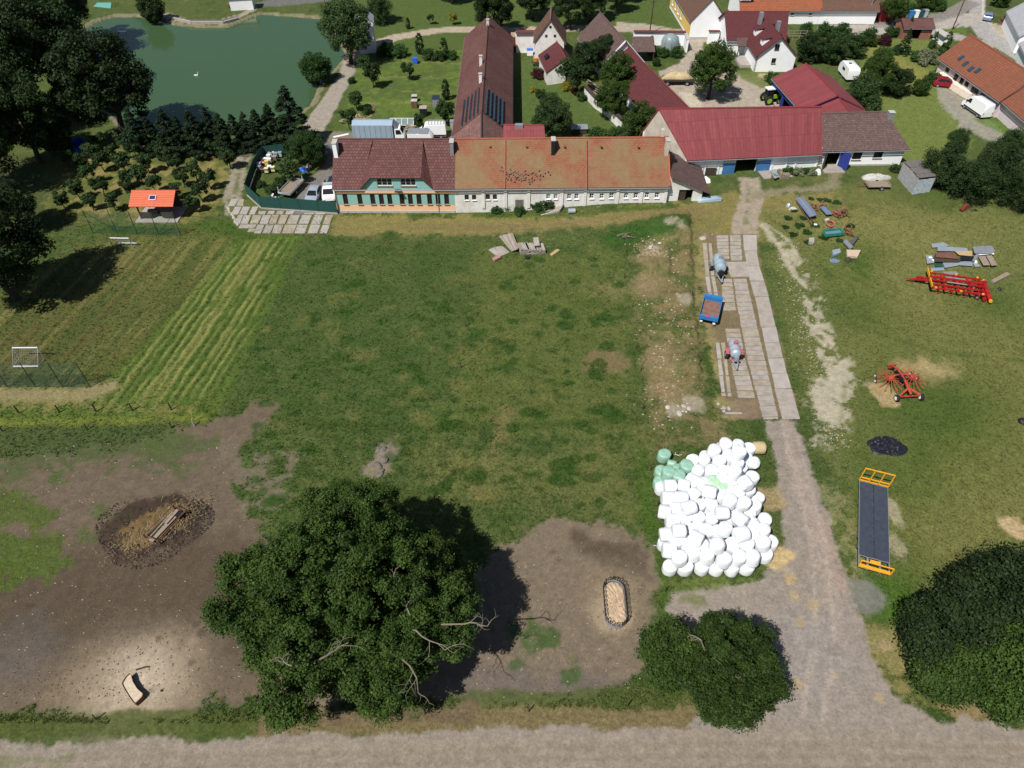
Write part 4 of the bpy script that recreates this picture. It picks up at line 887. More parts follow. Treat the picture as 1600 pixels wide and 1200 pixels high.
# ---- E: tall white gabled house with steep roof and its red annexe
E1 = ridge_house('steep_gabled_house', 'narrow white gabled house with very steep brown tile roof', 'house', (860, 31), (861, 13.5), 8.9, 5.1, 2.8, 2.8, .6, M_OLDWHITE, RF_STEEP, over=.35, gover=.25, holes={})
gA, gB = E1.E[3], E1.E[0]
for (u, v) in ((860, 42), (853.5, 56), (867, 56)):
    s_, z_ = on_plane(u, v, gA, gB); E1.own(window(None, gA, gB, s_ - .22, s_ + .22, z_ - .22, z_ + .22, frame=M_FRAMED, mull=0, sill=False, inset=-.03))
E2 = ridge_house('red_tiled_annexe', 'low annexe with dark red tiled roof below the steep gabled house', 'annexe', (884, 92), (870, 66), 5.2, 3.0, 3.3, 2.2, .7, M_OLDWHITE, RF_DARKRED, over=.3, gover=.1)
p = Gz(854, 86, 4.3); E2.own(MB().box((p[0], p[1], 4.1), (.9, 1.2, .1), .4, 0, -.6).build('roof_window', M_GLASS, None), E2.roof)
# ---- gate and wall between D and E
def wall_line(name, label, px, h, th, m, cat='wall', capm=None, capw=None, z=None, group=None, gate=None):
    P = [GT(*p) for p in px]; root = empty(name, label, cat, P[0], 0, group)
    mb = MB(); cp = MB()
    for a, b in zip(P[:-1], P[1:]):
        za, zb = a[2], b[2]; mb.bar((a[0], a[1], za + h / 2 - .15), (b[0], b[1], zb + h / 2 - .15), th, h + .3)
        cp.bar((a[0], a[1], za + h + .05), (b[0], b[1], zb + h + .05), capw or th + .3, .14)
    inv(mb.build('wall_body', m, None), root)
    if capm: inv(cp.build('coping', capm, None), root)
    return root
gt = wall_line('gateway_wall', 'wall with brown coping and red double gate beside the steep gabled house', [(806, 82), (835, 82)], 4.0, .35, M_OLDWHITE, capm=RIDGE_ORANGE if False else M_RIDGE['dark_red_tiles'], capw=1.4)
g = [GT(798, 80), GT(824, 80)]
for k in range(2):
    a = Vector(g[0]).lerp(Vector(g[1]), k * .5 + .02); b = Vector(g[0]).lerp(Vector(g[1]), k * .5 + .48)
    inv(MB().bar(a + Vector((0, -.25, 1.4)), b + Vector((0, -.25, 1.4)), .08, 2.8).build('gate_leaf', mat('ox_red_boards', (.17, .022, .018)), None), gt)
    inv(MB().bar(a + Vector((0, -.25, 3.3)), b + Vector((0, -.25, 3.3)), .07, .9).build('gate_top_boards', mat('tan_boards', (.5, .4, .28)), None), gt)
# ---- G: brown steep barn and the long red roofed barn
G1 = ridge_house('old_brown_barn', 'old barn with steep patchy brown tile roof beside the village square', 'barn', (978, 66), (938, 21), 7.6, 3.6, 4.0, 4.0, 1.0, M_WHITE, RF_OLDBROWN, over=.4, gover=.3)
G2 = ridge_house('long_red_barn', 'long narrow barn with maroon sheet roof running diagonally behind the trees', 'barn', (1078, 172), (980, 74), 6.5, 3.6, 4.2, 2.8, 1.1, M_OLDWHITE, RF_DARKRED, over=.4, gover=.1)
p1, p2 = Gz(978, 63, 7.7), None
Rg = Vector((*G1.ridge[0], 7.75)); Lw = Vector((*G1.E[3], 3.7)); Rw = Vector((*G1.E[0], 3.7))
G1.add(MB().bar(Rg, Lw, .3, .35).bar(Rg, Rw, .3, .35), 'barge_boards', M_FRAMEW)
# ---- H: white boundary walls with brown coping
wall_line('courtyard_wall', 'white wall with brown tiled coping along the village square', [(988, 70), (1068, 71)], 2.6, .35, M_WHITE, capm=M_RIDGE['dark_red_tiles'], capw=.9)
wall_line('courtyard_side_wall', 'short grey-white return wall at the courtyard entrance', [(1068, 71), (1072, 82)], 2.4, .35, M_WHITE, capm=M_GREYBASE)
wall_line('gate_pillar_wall', 'short white wall with red coping left of the dark red tiled house', [(1104, 68), (1121, 68)], 2.4, .35, M_WHITE, capm=M_RIDGE['dark_red_tiles'], capw=.8)
wall_line('garden_wall', 'crumbling white garden wall running diagonally between the trees', [(914, 150), (930, 168), (950, 182), (972, 204)], 1.7, .45, M_OLDWHITE, capm=M_WOODD)
# ---- K: dark red tiled house with wing
KM = House('village_house', 'two-winged white village house under dark red tiled roofs with dormers', 'house', [(42.6, 146.5), (53.4, 146.5), (54.6, 156.7), (42.6, 156.7)], 4.4, [(42.6, 151.6), (54.4, 151.6)], 7.6, z1, M_WHITE, RF_DARKRED, over=.5, gover=.5, holes={})
kw = [(1194, 69, 1201, 77.5), (1188, 91, 1195.5, 99.5)]
a = Vector((*Gz(1221, 58, 7.6), 0)); b = Vector((*Gz(1197, 27, 7.6), 0)); u = (b - a).normalized(); n = Vector((-u.y, u.x, 0))
KE = [(a + n * 3.7), (a - n * 3.7), (b - n * 3.7), (b + n * 3.7)]; KE = [(p.x, p.y) for p in KE]
sl_ = []; up = Vector((0, 0, .16)); g_ = -u * .4; ze = 4.3
for sg in (1, -1):
    ea, eb = a + n * sg * 4.1, b + n * sg * 4.1
    roof_slab(Vector((ea.x, ea.y, ze - .35)) + g_ + up, Vector((eb.x, eb.y, ze - .35)) + up, Vector((b.x, b.y, 7.6)) + up, Vector((a.x, a.y, 7.6)) + g_ + up, .14, sl_)
KM.own(roof_obj('wing_roof', sl_, RF_DARKRED, None))
mb = MB(); hk = holes_px(KE[0], KE[1], [(1211, 69, 1218, 77.5), (1205.5, 91, 1212.5, 99)])
wall_holes(mb, KE[0], KE[1], z1 - .3, ze, .3, [h for h in hk if h[3] < ze]); 
for i, j in ((1, 2), (3, 0)): wall_holes(mb, KE[i], KE[j], z1 - .3, ze, .3, [])
tri = [Vector((*KE[0], ze)), Vector((*KE[1], ze)), Vector((a.x, a.y, 7.5))]; mb.add([*tri, *[p + u * .3 for p in tri]], [(0, 1, 2), (5, 4, 3), (0, 3, 4, 1), (1, 4, 5, 2), (2, 5, 3, 0)])
KM.add(mb, 'wing_wall', M_WHITE)
for h in hk: KM.own(window(None, KE[0], KE[1], *h, mull=1, inset=.1 if h[3] < ze else -.03, frame=M_FRAMED))
for k, (u_, v_) in enumerate([(1185, 48), (1196, 63)]):
    p = Vector((*Gz(u_, v_, 6.2), 6.2)); dr = MB().box((p.x, p.y, 6.0), (1.4, 1.3, 1.1), math.atan2(u.y, u.x)); d_ = KM.add(dr, 'roof_dormer', M_WHITE)
    s2 = []; q = n * .0
    aa = p - u * .85; bb = p + u * .85; inn = -n * 1.9
    roof_slab(aa + n * .9 + Vector((0, 0, .45)), bb + n * .9 + Vector((0, 0, .45)), bb + inn + Vector((0, 0, 1.0)), aa + inn + Vector((0, 0, 1.0)), .1, s2); KM.own(roof_obj('dormer_roof', s2, RF_DARKRED, None))
s2 = []; roof_slab((44.0, 143.9, 3.9), (48.2, 143.9, 3.9), (48.2, 146.2, 4.7), (44.0, 146.2, 4.7), .1, s2); KM.own(roof_obj('porch_roof', s2, RF_OLDBROWN, None))
KM.add(MB().tube([(44.2, 144.1, 1.2), (44.2, 144.1, 3.8)], .08, 6).tube([(47.9, 144.1, 1.2), (47.9, 144.1, 3.8)], .08, 6), 'porch_posts', M_WOODD)
KM.add(MB().box((46.2, 142.6, 1.5), (4.6, 5, .5)), 'terrace', M_CONC_L)
KM.win(3, 3.0, 4.2, 2.0, 3.6, inset=-.03); KM.win(3, 6.5, 7.7, 2.0, 3.6, inset=-.03); KM.add(MB().box((51, 147.4, 6.4), (.7, 1.0, .1), 0, R(33)), 'roof_window', M_GLASS)
p = Gz(1189, 26, 8); KM.chimney(p[0], p[1], 6.6, 8.8, .7, .7, M_GREYM); p = Gz(1216, 40, 7.2); KM.chimney(p[0], p[1], 5.5, 8, .7, .7, M_GREYM)
# ---- I, J: yellow house and white farm range at the top edge
I_ = ridge_house('yellow_house', 'yellow house with white end gable and dark tiled roof at the top edge', 'house', (1114, -2), (1080, -48), 9.0, 5.0, 3.6, 3.6, z1, M_WHITE, RF_STEEP, over=.3, gover=.2, holes={2: [(k * 3 + 2, k * 3 + 3.2, 2.6, 4.2) for k in range(4)]})
ya, yb = Vector((*I_.E[2], 0)), Vector((*I_.E[3], 0)); yu = (yb - ya).normalized(); yn = Vector((yu.y, -yu.x, 0)); Lh = (yb - ya).length
mb = MB(); p, q = ya + yn * .02, yb + yn * .02; wall_holes(mb, (p.x, p.y), (q.x, q.y), z1 + .5, 4.98, .02, [(k * 3 + 2, k * 3 + 3.2, 2.6, 4.2) for k in range(4)]); I_.add(mb, 'painted_facade', M_YELLOW)
for k in range(4): I_.win(2, k * 3 + 2, k * 3 + 3.2, 2.6, 4.2, inset=.05)
I_.add(MB().bar((I_.E[3][0], I_.E[3][1] - .04, z1 + .2), (I_.E[0][0], I_.E[0][1] - .04, z1 + .2), .08, .5), 'plinth', M_GREYBASE)
jy = 164.2; jx0, jxm, jx1 = 49, Gz(1283, 17, 4)[0], 78.5
hj = holes_px((jx0, jy), (jxm, jy), [(1236, 19.5, 1241, 24), (1264, 20, 1269, 24)])
J1 = House('orange_roofed_farm_range', 'long white farm range with orange clay tile roof at the top edge', 'house', [(jx0, jy), (jxm, jy), (jxm, jy + 10), (jx0, jy + 10)], 4.3, [(jx0, jy + 5), (jxm, jy + 5)], 8.2, z1, M_WHITE, RF_ORN, over=.5, holes={0: hj})
for h in hj: J1.win(0, *h, mull=1)
for u_ in (1205, 1219): p = Gz(u_, 4, 6.2); J1.own(MB().box((p[0], p[1], 4.3 + (p[1] - jy) * .78 + .25), (.8, 1.0, .1), 0, R(38)).build('roof_window', M_GLASS, None), J1.roof)
p = Gz(1173, 4, 6.5); J1.add(MB().box((p[0], jy + 2.0, 6.2), (2.2, 2.4, 1.0)), 'roof_dormer', M_WHITE); J1.add(MB().box((p[0], jy + .78, 6.2), (1.8, .06, .7)), 'dormer_window', M_GLASS); J1.add(MB().box((p[0], jy + 1.9, 6.82), (2.8, 2.9, .12), 0, R(12)), 'dormer_roof', M_RIDGE['orange_clay_tiles'])
J2 = House('brown_roofed_farm_range', 'white farm range with brown tile roof adjoining the orange roofed one', 'house', [(jxm + .05, jy), (jx1, jy), (jx1, jy + 10), (jxm + .05, jy + 10)], 4.3, [(jxm + .05, jy + 5), (jx1, jy + 5)], 8.0, z1, M_WHITE, RF_STEEP, over=.5)
# ---- N: pinkish long house on the right with rust orange roof
nx = 81.2
hn = [(a, b, c, d) for a, b, c, d in []]
N1_ = ridge_house('pink_house', 'long pale pink house with brown-orange tiled roof and roof windows on the right', 'house', (1617, 120), (1516, 56), 8.0, 4.6, 3.8, 4.2, z1, M_PINK, RF_RUSTO, over=.7, gover=.3)
na, nb = N1_.E[2], N1_.E[3]
for px in [(1478, 103, 1484, 113), (1491, 112, 1498, 126), (1500, 119, 1507, 131), (1508, 124, 1515, 135), (1517, 135, 1523, 147), (1524, 139, 1528, 146), (1533, 146, 1538, 152), (1543, 155, 1547, 161)]:
    (s0, s1, zb, zt_) = holes_px(na, nb, [px])[0]
    m_ = (s0 + s1) / 2; N1_.own(window(None, na, nb, m_ - .5, m_ + .5, max(zb, 2.0), min(zt_, 4.2), frame=M_FRAMED, inset=-.03))
for (u_, v_) in ((1503, 87), (1511, 94), (1520, 101), (1530, 106)):
    p = Gz(u_, v_, 6.0); ra_ = Vector((*N1_.ridge[0], 0)); rb_ = Vector((*N1_.ridge[1], 0)); du = (rb_ - ra_).normalized(); dist = abs((Vector((*p, 0)) - ra_).cross(du).z)
    N1_.own(MB().box((p[0], p[1], 8.0 - dist * 3.4 / 3.8 + .25), (1.0, .8, .1), math.atan2(du.y, du.x) - math.pi / 2, 0, -math.atan(3.4 / 3.8)).build('roof_window', mat('skylight_glass', (.03, .06, .085)), None), N1_.roof)
N2_ = ridge_house('lower_pink_house', 'lower rust orange roofed end of the pink house at the right edge', 'house', (1700, 184), (1622, 124), 7.4, 4.4, 4.4, 4.4, z1, M_PINK, RF_RUSTO, over=.6, gover=.1)
# ---- corner houses, sheds
O1 = ridge_house('grey_roofed_house', 'grey-white house with pale grey roof at the top right corner', 'house', (1650, 30), (1626, -8), 8.0, 4.4, 4.5, 4.5, z1, M_WHITE, RF_GREY, over=.3)
O2 = ridge_house('pale_corner_house', 'pale grey roofed house at the right edge beside the brick wall', 'house', (1672, 84), (1648, 46), 7.0, 4.0, 4.5, 4.5, z1, M_WHITE, RF_GREY, over=.3)
wall_line('brick_garden_wall', 'low reddish brick wall along the right hand roadside', [(1562, 36), (1580, 52), (1596, 72)], .9, .3, mat('red_brickwork', (.25, .11, .08), noise=.3, scale=6), capm=M_RIDGE['dark_red_tiles'])
tx = Gz(1432, 62, z1)
T_ = House('garden_shed', 'small brick shed with dark brown roof beside the road junction', 'shed', [(tx[0] - 3.4, tx[1]), (tx[0] + 2.6, tx[1]), (tx[0] + 2.6, tx[1] + 4), (tx[0] - 3.4, tx[1] + 4)], 3.7, [(tx[0] - 3.4, tx[1] + 2), (tx[0] + 2.6, tx[1] + 2)], 4.6, z1, mat('red_brickwork', (.25, .11, .08)), RF_BARN, over=.4, holes={0: [(1.8, 3.8, z1, 3.4)]})
wall_line('roadside_shed_wall', 'white block wall running down from the garden shed', [(1458, 62), (1475, 74)], 2.0, .4, M_WHITE, capm=M_GREYBASE, capw=1.6)
px_ = Gz(379, 17, 0); PH = House('pond_hut', 'small white hut with grey roof on the pond bank', 'hut', [(px_[0] - 2.6, px_[1]), (px_[0] + 2.4, px_[1] + .9), (px_[0] + 2.0, px_[1] + 3.6), (px_[0] - 3.0, px_[1] + 2.7)], 2.6, [(px_[0] - 2.8, px_[1] + 1.35), (px_[0] + 2.2, px_[1] + 2.25)], 3.1, 0, M_WHITE, RF_GREY, over=.2)
cp = Gz(567, 68, 0); CH = House('little_chapel', 'narrow white chapel half hidden by the large tree beside the pond', 'chapel', [(cp[0] - 1.7, cp[1]), (cp[0] + 1.7, cp[1]), (cp[0] + 1.7, cp[1] + 4), (cp[0] - 1.7, cp[1] + 4)], 6.0, [(cp[0], cp[1] - .01), (cp[0], cp[1] + 4)], 7.8, 0, M_WHITE, RF_GREY, over=.25) if False else ridge_house('little_chapel', 'narrow white chapel half hidden by the large tree beside the pond', 'chapel', (567, 22), (567, 12), 7.5, 6.0, 1.7, 1.7, 0, M_WHITE, RF_GREY, over=.25)
wall_line('hut_terrace_wall', 'low stone edging of the pond terrace', [(268, 30), (300, 37), (350, 37), (372, 31)], .5, .5, M_CONC_L)
# ---- Q: timber shelter with orange roof
q0 = GT(246, 346)
qx, qy = q0[0], q0[1]
sh = empty('garden_shelter', 'open timber shelter with orange-red tin roof and solar panel beside the orchard', 'shelter', (qx, qy, 0))
w2 = 2.35
mbp = []
for sx in (-1, 1):
    for sy in (.5, 3.6): inv(MB().box((qx + sx * w2, qy + sy, 1.3), (.16, .16, 2.3)).build('post', M_WOODD, None), sh)
inv(MB().box((qx, qy + 1.9, .06), (6.0, 4.6, .16)).build('floor_slab', M_CONC_L, None), sh)
inv(MB().box((qx, qy + 3.6, 1.3), (4.5, .06, 2.1)).build('back_boards', M_WOODD, None), sh)
for sx in (-1, 1): inv(MB().box((qx + sx * 1.5, qy + .5, .75), (1.6, .06, .9)).build('rail_panel', M_WOODD, None), sh)
sl_ = []; roof_slab((qx - 3.1, qy - .2, 2.5), (qx + 3.1, qy - .2, 2.5), (qx + 3.1, qy + 2.1, 3.75), (qx - 3.1, qy + 2.1, 3.75), .08, sl_); roof_slab((qx + 3.1, qy + 4.4, 2.5), (qx - 3.1, qy + 4.4, 2.5), (qx - 3.1, qy + 2.1, 3.75), (qx + 3.1, qy + 2.1, 3.75), .08, sl_)
rf = inv(roof_obj('roof', sl_, roof_mat('orange_tin_sheet', (.55, .12, .055), tile=(5, .36), vary=.05, kind='sheet', rough=.5), None), sh)
inv(MB().box((qx + .1, qy + .95, 3.24), (.95, .75, .05), 0, math.atan(1.25 / 2.3)).build('solar_panel_frame', M_FRAMEW, None), sh)
inv(MB().box((qx + .1, qy + .94, 3.275), (.8, .6, .02), 0, math.atan(1.25 / 2.3)).build('solar_panel', mat('solar_cells', (.02, .03, .12), .25), None), sh)
tb = empty('picnic_table', 'dark wooden picnic table inside the timber shelter', 'table', (qx - .9, qy + 1.6, .14)); 
inv(MB().box((qx - .9, qy + 1.6, .86), (1.5, .7, .06)).build('table_top', M_WOOD, None), tb)
for sx in (-1, 1): inv(MB().box((qx - .9 + sx * .6, qy + 1.6, .48), (.08, .6, .7)).build('leg', M_WOODD, None), tb)
# ---- S: tall shed of upright boards by the trees
s0_ = GT(1428, 300); sx_, sy_ = s0_[0], s0_[1]
bs = empty('board_shed', 'weathered grey board shed with dark felt roof leaning beside the trees', 'shed', (sx_, sy_, z1))
P0, P1 = Vector((*GT(1402, 278)[:2], 0)), Vector((*GT(1425, 304)[:2], 0)); P2 = Vector((*GT(1452, 300)[:2], 0)); P3 = P0 + (P2 - P1)
def boards(a, b, h, n, m, root, nm='board'):
    u = (b - a) / n; me = None
    L = u.length
    for k in range(n):
        p = a + u * (k + .5); o = MB().box((0, 0, 0), (L - .03, .05, h + rnd.uniform(-.1, .05))).build(nm, m, None)
        o.rotation_euler = (rnd.uniform(-.02, .02), 0, math.atan2(u.y, u.x)); o.location = (p.x - root.location.x, p.y - root.location.y, z1 + h / 2 - root.location.z); o.parent = root
boards(P0, P1, 2.5, 12, mat('grey_boards2', (.33, .33, .34), noise=.25, scale=3), bs); boards(P1, P2, 2.3, 8, mat('blue_grey_boards', (.42, .47, .52), noise=.3, scale=2), bs)
boards(P2, P3, 2.4, 8, M_WOOD, bs); boards(P3, P0, 2.4, 8, M_WOOD, bs)
for k in range(5):
    a = P0.lerp(P1, (k + .5) / 5) + Vector((0, 0, z1 + 2.62 + .05 * (k % 2))); b = P3.lerp(P2, (k + .5) / 5) + Vector((0, 0, z1 + 2.55 + .05 * (k % 2)))
    inv(MB().bar(a, b, (P1 - P0).length / 5 * .98, .07).build('roof_panel', mat('roof_felt', (.14, .125, .12), noise=.3), None), bs)
# ------------------------------------------------------------------ vegetation
def leaf_cloud(centers, crad, n_per, size, seed, flat=.8, hang=0.0, shell=.55):
    """many small leaf faces spread through clumps; returns verts, tris, var"""
    rs = np.random.RandomState(seed); cs = np.asarray(centers); cr = np.asarray(crad); K = len(cs)
    w_ = cr ** 2; cnt = np.maximum(6, (n_per * w_ / w_.mean()).astype(int)); ci = np.repeat(np.arange(K), cnt); n = len(ci)
    d = rs.normal(size=(n, 3)); d /= np.linalg.norm(d, axis=1)[:, None] + 1e-9
    r = cr[ci] * (shell + (1 - shell) * rs.rand(n)) * (.82 + .3 * rs.rand(n))
    P = cs[ci] + d * r[:, None] * np.array([1, 1, flat])
    P[:, 2] -= hang * rs.rand(n) * cr[ci]
    nrm = d * .75 + rs.normal(size=(n, 3)) * .55 + np.array([0, 0, .35]); nrm /= np.linalg.norm(nrm, axis=1)[:, None]
    t = np.cross(nrm, rs.normal(size=(n, 3))); t /= np.linalg.norm(t, axis=1)[:, None] + 1e-9; b = np.cross(nrm, t)
    s = size * (.6 + .8 * rs.rand(n))[:, None]
    V = np.stack([P - t * s * .5 - b * s * .3, P + t * s * .5 - b * s * .3 * rs.rand(n)[:, None], P + b * s * .7 + nrm * s * .15], 1).reshape(-1, 3)
    Fc = np.arange(n * 3).reshape(-1, 3); cv = rs.rand(K)
    var = np.clip(.5 * cv[ci] + .5 * rs.rand(n), 0, 1); return V, Fc, np.repeat(var, 3)
def blob_centers(n, rx, ry, rz, zc, cr, seed, fill=.3, bottom=-.75, power=1.0, lobes=0, lump=.18):
    rs = np.random.RandomState(seed); out = []; rad = []
    k = 0
    while len(out) < n:
        d = rs.normal(size=3); d /= np.linalg.norm(d)
        if d[2] < bottom and rs.rand() < .9: continue
        az = math.atan2(d[1], d[0])
        lob = 1 + (.13 * math.sin(az * 3 + seed) + .09 * math.sin(az * 5 + seed * 2) + .07 * math.sin(d[2] * 6 + seed) if lobes else 0) + rs.normal() * lump * .5
        lob += .10 * math.sin(az * 7 + seed) * math.sin(d[2] * 9 + az * 2) * lobes
        if not .6 < lob < 1.22: continue
        q = 1.0 if rs.rand() > fill else rs.rand() ** .5
        out.append((d[0] * rx * q * lob, d[1] * ry * q * lob, zc + d[2] * rz * q * lob)); rad.append(cr * rs.uniform(.5, 1.5))
    return out, rad
def trunk_mb(h, r, seed, spread, nb=6, lean=0, zc=None):
    q = MB(); r_ = random.Random(seed); top = (r_.uniform(-.3, .3) + lean, r_.uniform(-.3, .3), h)
    q.tube([(0, 0, -.4), (0, 0, .15), (top[0] * .3, top[1] * .3, h * .45), top], [r * 1.5, r * 1.05, r * .85, r * .55], 8)
    for k in range(nb):
        a = 2 * math.pi * k / nb + r_.uniform(-.4, .4); z = h * r_.uniform(.55, .98); e = spread * r_.uniform(.55, .9); up = r_.uniform(.35, 1.0) * spread * .7
        f = z / h; b0 = (top[0] * f, top[1] * f, z); m_ = (b0[0] + math.cos(a) * e * .5, b0[1] + math.sin(a) * e * .5, z + up * .55); t_ = (b0[0] + math.cos(a) * e, b0[1] + math.sin(a) * e, z + up)
        q.tube([b0, m_, t_], [r * .5, r * .3, r * .08], 6)
    return q
PROTO = {}
def proto(kind, size=None):
    """unit trees with crown radius 1 (broadleaf), reused with scale"""
    if kind in PROTO: return PROTO[kind]
    base, vnum = kind[:-1], int(kind[-1]); sd = hash((base == 'x', vnum)) % 7 + vnum * 13 + len(base)
    if base == 'broad':
        c, r = blob_centers(120, .80, .80, .82, 1.35, .20, sd, .35, -.8, lobes=1); V, Fc, va = leaf_cloud(c, r, 210, .050, sd); tr = trunk_mb(.9, .075, sd, .9)
    elif base == 'round':
        c, r = blob_centers(80, .80, .80, .75, .95, .24, sd, .3, -.95, lobes=1); V, Fc, va = leaf_cloud(c, r, 150, .075, sd); tr = trunk_mb(.6, .08, sd, .7)
    elif base == 'small':
        c, r = blob_centers(26, .70, .70, .72, 1.75, .34, sd, .3, -1, lobes=1, lump=.35); V, Fc, va = leaf_cloud(c, r, 80, .17, sd, shell=.3); tr = trunk_mb(1.3, .07, sd, .7, 5)
    elif base == 'bush':
        c, r = blob_centers(34, .72, .72, .62, .55, .32, sd, .3, -.6, lobes=1, lump=.3); V, Fc, va = leaf_cloud(c, r, 90, .12, sd, shell=.4); tr = trunk_mb(.3, .05, sd, .6, 5)
    elif base == 'willow':
        c, r = blob_centers(110, .75, .75, .95, 1.35, .24, sd, .4, -.9, lobes=1, lump=.3); V, Fc, va = leaf_cloud(c, r, 150, .055, sd, hang=1.2, shell=.2, flat=1.0); tr = trunk_mb(1.1, .07, sd, .8)
    elif base == 'conifer':
        rs = np.random.RandomState(sd); c = []; r = []
        for k in range(105):
            t = rs.rand() ** .75; a = rs.rand() * 6.283; z = .25 + t * 3.1; rr = (1 - t) ** .85 * .92 * (1 + .15 * math.sin(a * 4 + sd)) * (.55 + .45 * rs.rand()); c.append((math.cos(a) * rr, math.sin(a) * rr, z)); r.append(.10 + .17 * (1 - t))
        V, Fc, va = leaf_cloud(c, r, 110, .075, sd, flat=.5, shell=.2); tr = MB().tube([(0, 0, -.2), (0, 0, 1.5), (0, 0, 3.3)], [.09, .06, .015], 6)
    elif base == 'column':
        rs = np.random.RandomState(sd); c = []; r = []
        for k in range(60):
            t = rs.rand(); a = rs.rand() * 6.283; rr = .55 * math.sin(math.pi * min(1, t * .85 + .12)) ** .6; c.append((math.cos(a) * rr, math.sin(a) * rr, .3 + t * 3.0)); r.append(.3 - .12 * t)
        V, Fc, va = leaf_cloud(c, r, 110, .10, sd, shell=.5); tr = MB().tube([(0, 0, -.2), (0, 0, 1.5), (0, 0, 3)], [.08, .06, .015], 6)
    PROTO[kind] = (V, Fc, va, tr.v, tr.f); return PROTO[kind]
CM = {}
def tree_meshes(kind, lm):
    k = (kind, lm.name)
    if k not in CM:
        V, Fc, va, tv, tf = proto(kind); cm = np_mesh('crown', V, Fc, lm, {'var': ('FLOAT', va)})
        q = MB(); q.v, q.f = tv, tf; CM[k] = (cm, q.mesh('trunk', M_BARK, True))
    return CM[k]
ZC = {'broad': 1.35, 'round': .95, 'small': 1.75, 'bush': .6, 'willow': 1.3, 'conifer': 1.6, 'column': 1.7}
def tree(u, v, rpx, kind, lm, name, label, cat='tree', group=None, sz=1.0, yoff=0, zmul=1.0):
    """(u, v) = middle of the crown in the photo, rpx = its half width there"""
    b = kind[:-1]; r = 3.0; z = 0.0
    for _ in range(8):
        zc = z + ZC[b] * r * sz; x, y = G(u, v, zc); z = hz(x, y); r = .86 * rpx / (ppm(x, y, zc))
    o = empty(name, label, cat, (x, y, z - .05), rnd.uniform(0, 6.28), group); o.scale = (r, r, r * sz)
    cm, tm = tree_meshes(kind, lm)
    c = bpy.data.objects.new('crown', cm); link(c, o); t = bpy.data.objects.new('trunk', tm); link(t, o)
    return o
# the huge foreground tree: its own dense crown
def big_tree(u, v, rpx, ry, zc, hz_, nclump, nleaf, leafsize, lm, label, seed, dead=0, cr=1.25, name='walnut_tree', fillers=()):
    x, y = G(u, v, zc); r = rpx / ppm(x, y, zc); z = hz(x, y)
    o = empty(name, label, 'tree', (x, y, z))
    c, rr = blob_centers(int(nclump * .7), r * .74, r * ry * .74, hz_, zc - z, cr, seed, .38, -.75, lobes=1, lump=.22)
    r_ = random.Random(seed)
    for k in range(9):       # side boughs that break the outline
        a = 6.283 * k / 9 + r_.uniform(-.25, .25); e = r * r_.uniform(.64, .80); c2, r2 = blob_centers(int(nclump * .055), r * r_.uniform(.2, .32), r * r_.uniform(.2, .32), hz_ * .4, (zc - z) * r_.uniform(.75, 1.15), cr, seed + k, .4, -1, lobes=1)
        c += [(p[0] + math.cos(a) * e, p[1] + math.sin(a) * e * ry, p[2]) for p in c2]; rr += r2
    V, Fc, va = leaf_cloud(c, np.array(rr) * 1.2, nleaf, leafsize, seed, flat=.7, shell=.22)
    me = np_mesh('crown', V, Fc, lm, {'var': ('FLOAT', va)}); link(bpy.data.objects.new('crown', me), o)
    q = trunk_mb((zc - z) * .8, .55, seed, r * .85, 9); q.build('trunk', M_BARK, o, True)
    for k, (uu, v0, L, an) in enumerate(dead if dead else []):
        # bare limb with forking twigs, standing proud of the leaves
        zz = zc - z + hz_ * .55; wx, wy = G(uu, v0, zz + z); p = Vector((wx - x, wy - y, zz)); q = MB(); r_ = random.Random(seed + k)
        # keep it just outside the crown shell
        def grow(p, a, L, rad, dep):
            steps = [p]; 
            for i in range(4): a += r_.uniform(-.35, .35); p = p + Vector((math.cos(a) * L / 4, math.sin(a) * L / 4, r_.uniform(-.12, .3) * L / 4)); steps.append(p)
            q.tube(steps, [rad, rad * .85, rad * .7, rad * .55, rad * .35], 5, cap=False)
            if dep > 0:
                for s in steps[1:]:
                    if r_.random() < .8: grow(s, a + r_.choice([-1, 1]) * r_.uniform(.5, 1.1), L * r_.uniform(.4, .65), rad * .5, dep - 1)
        # trunk-side root of the limb
        q.tube([(p.x * .3, p.y * .3, (zc - z) * .6), tuple(p)], [.1, .055], 6)
        grow(p, an, L * .62, .055, 2)
        b = q.build('dead_limb', M_DEADW, o, False)
    return o
big_tree(551, 922, 200, .93, 7.6, 5.6, 1500, 300, .145, L_BIG, 'huge dark green walnut tree with bare grey twigs in the paddock', 3,
         dead=[(640, 960, 4.2, 2.2), (615, 900, 3.6, 1.6), (650, 985, 4.2, -.9), (640, 1040, 3.2, -1.2), (500, 1030, 3.2, .7), (725, 975, 2.6, .3), (455, 1040, 1.6, 2.9)], cr=.55)
big_tree(1142, 1042, 80, 1.12, 5.0, 3.6, 560, 220, .13, L_BIG, 'bushy green tree with bare yellowish twigs at the corner of the gravel roads', 8,
         dead=[(1125, 980, 1.4, 1.4), (1110, 1030, 1.5, .4), (1095, 1000, 1.2, 2.4), (1140, 1050, 1.4, -.9)], cr=.46, name='corner_tree')
big_tree(1048, 1022, 42, 1.2, 3.6, 2.6, 170, 230, .16, L_BIG, 'smaller dark tree against the left side of the corner tree', 12, dead=[(1035, 1010, 1.0, 1.0)], cr=.55, name='corner_tree')
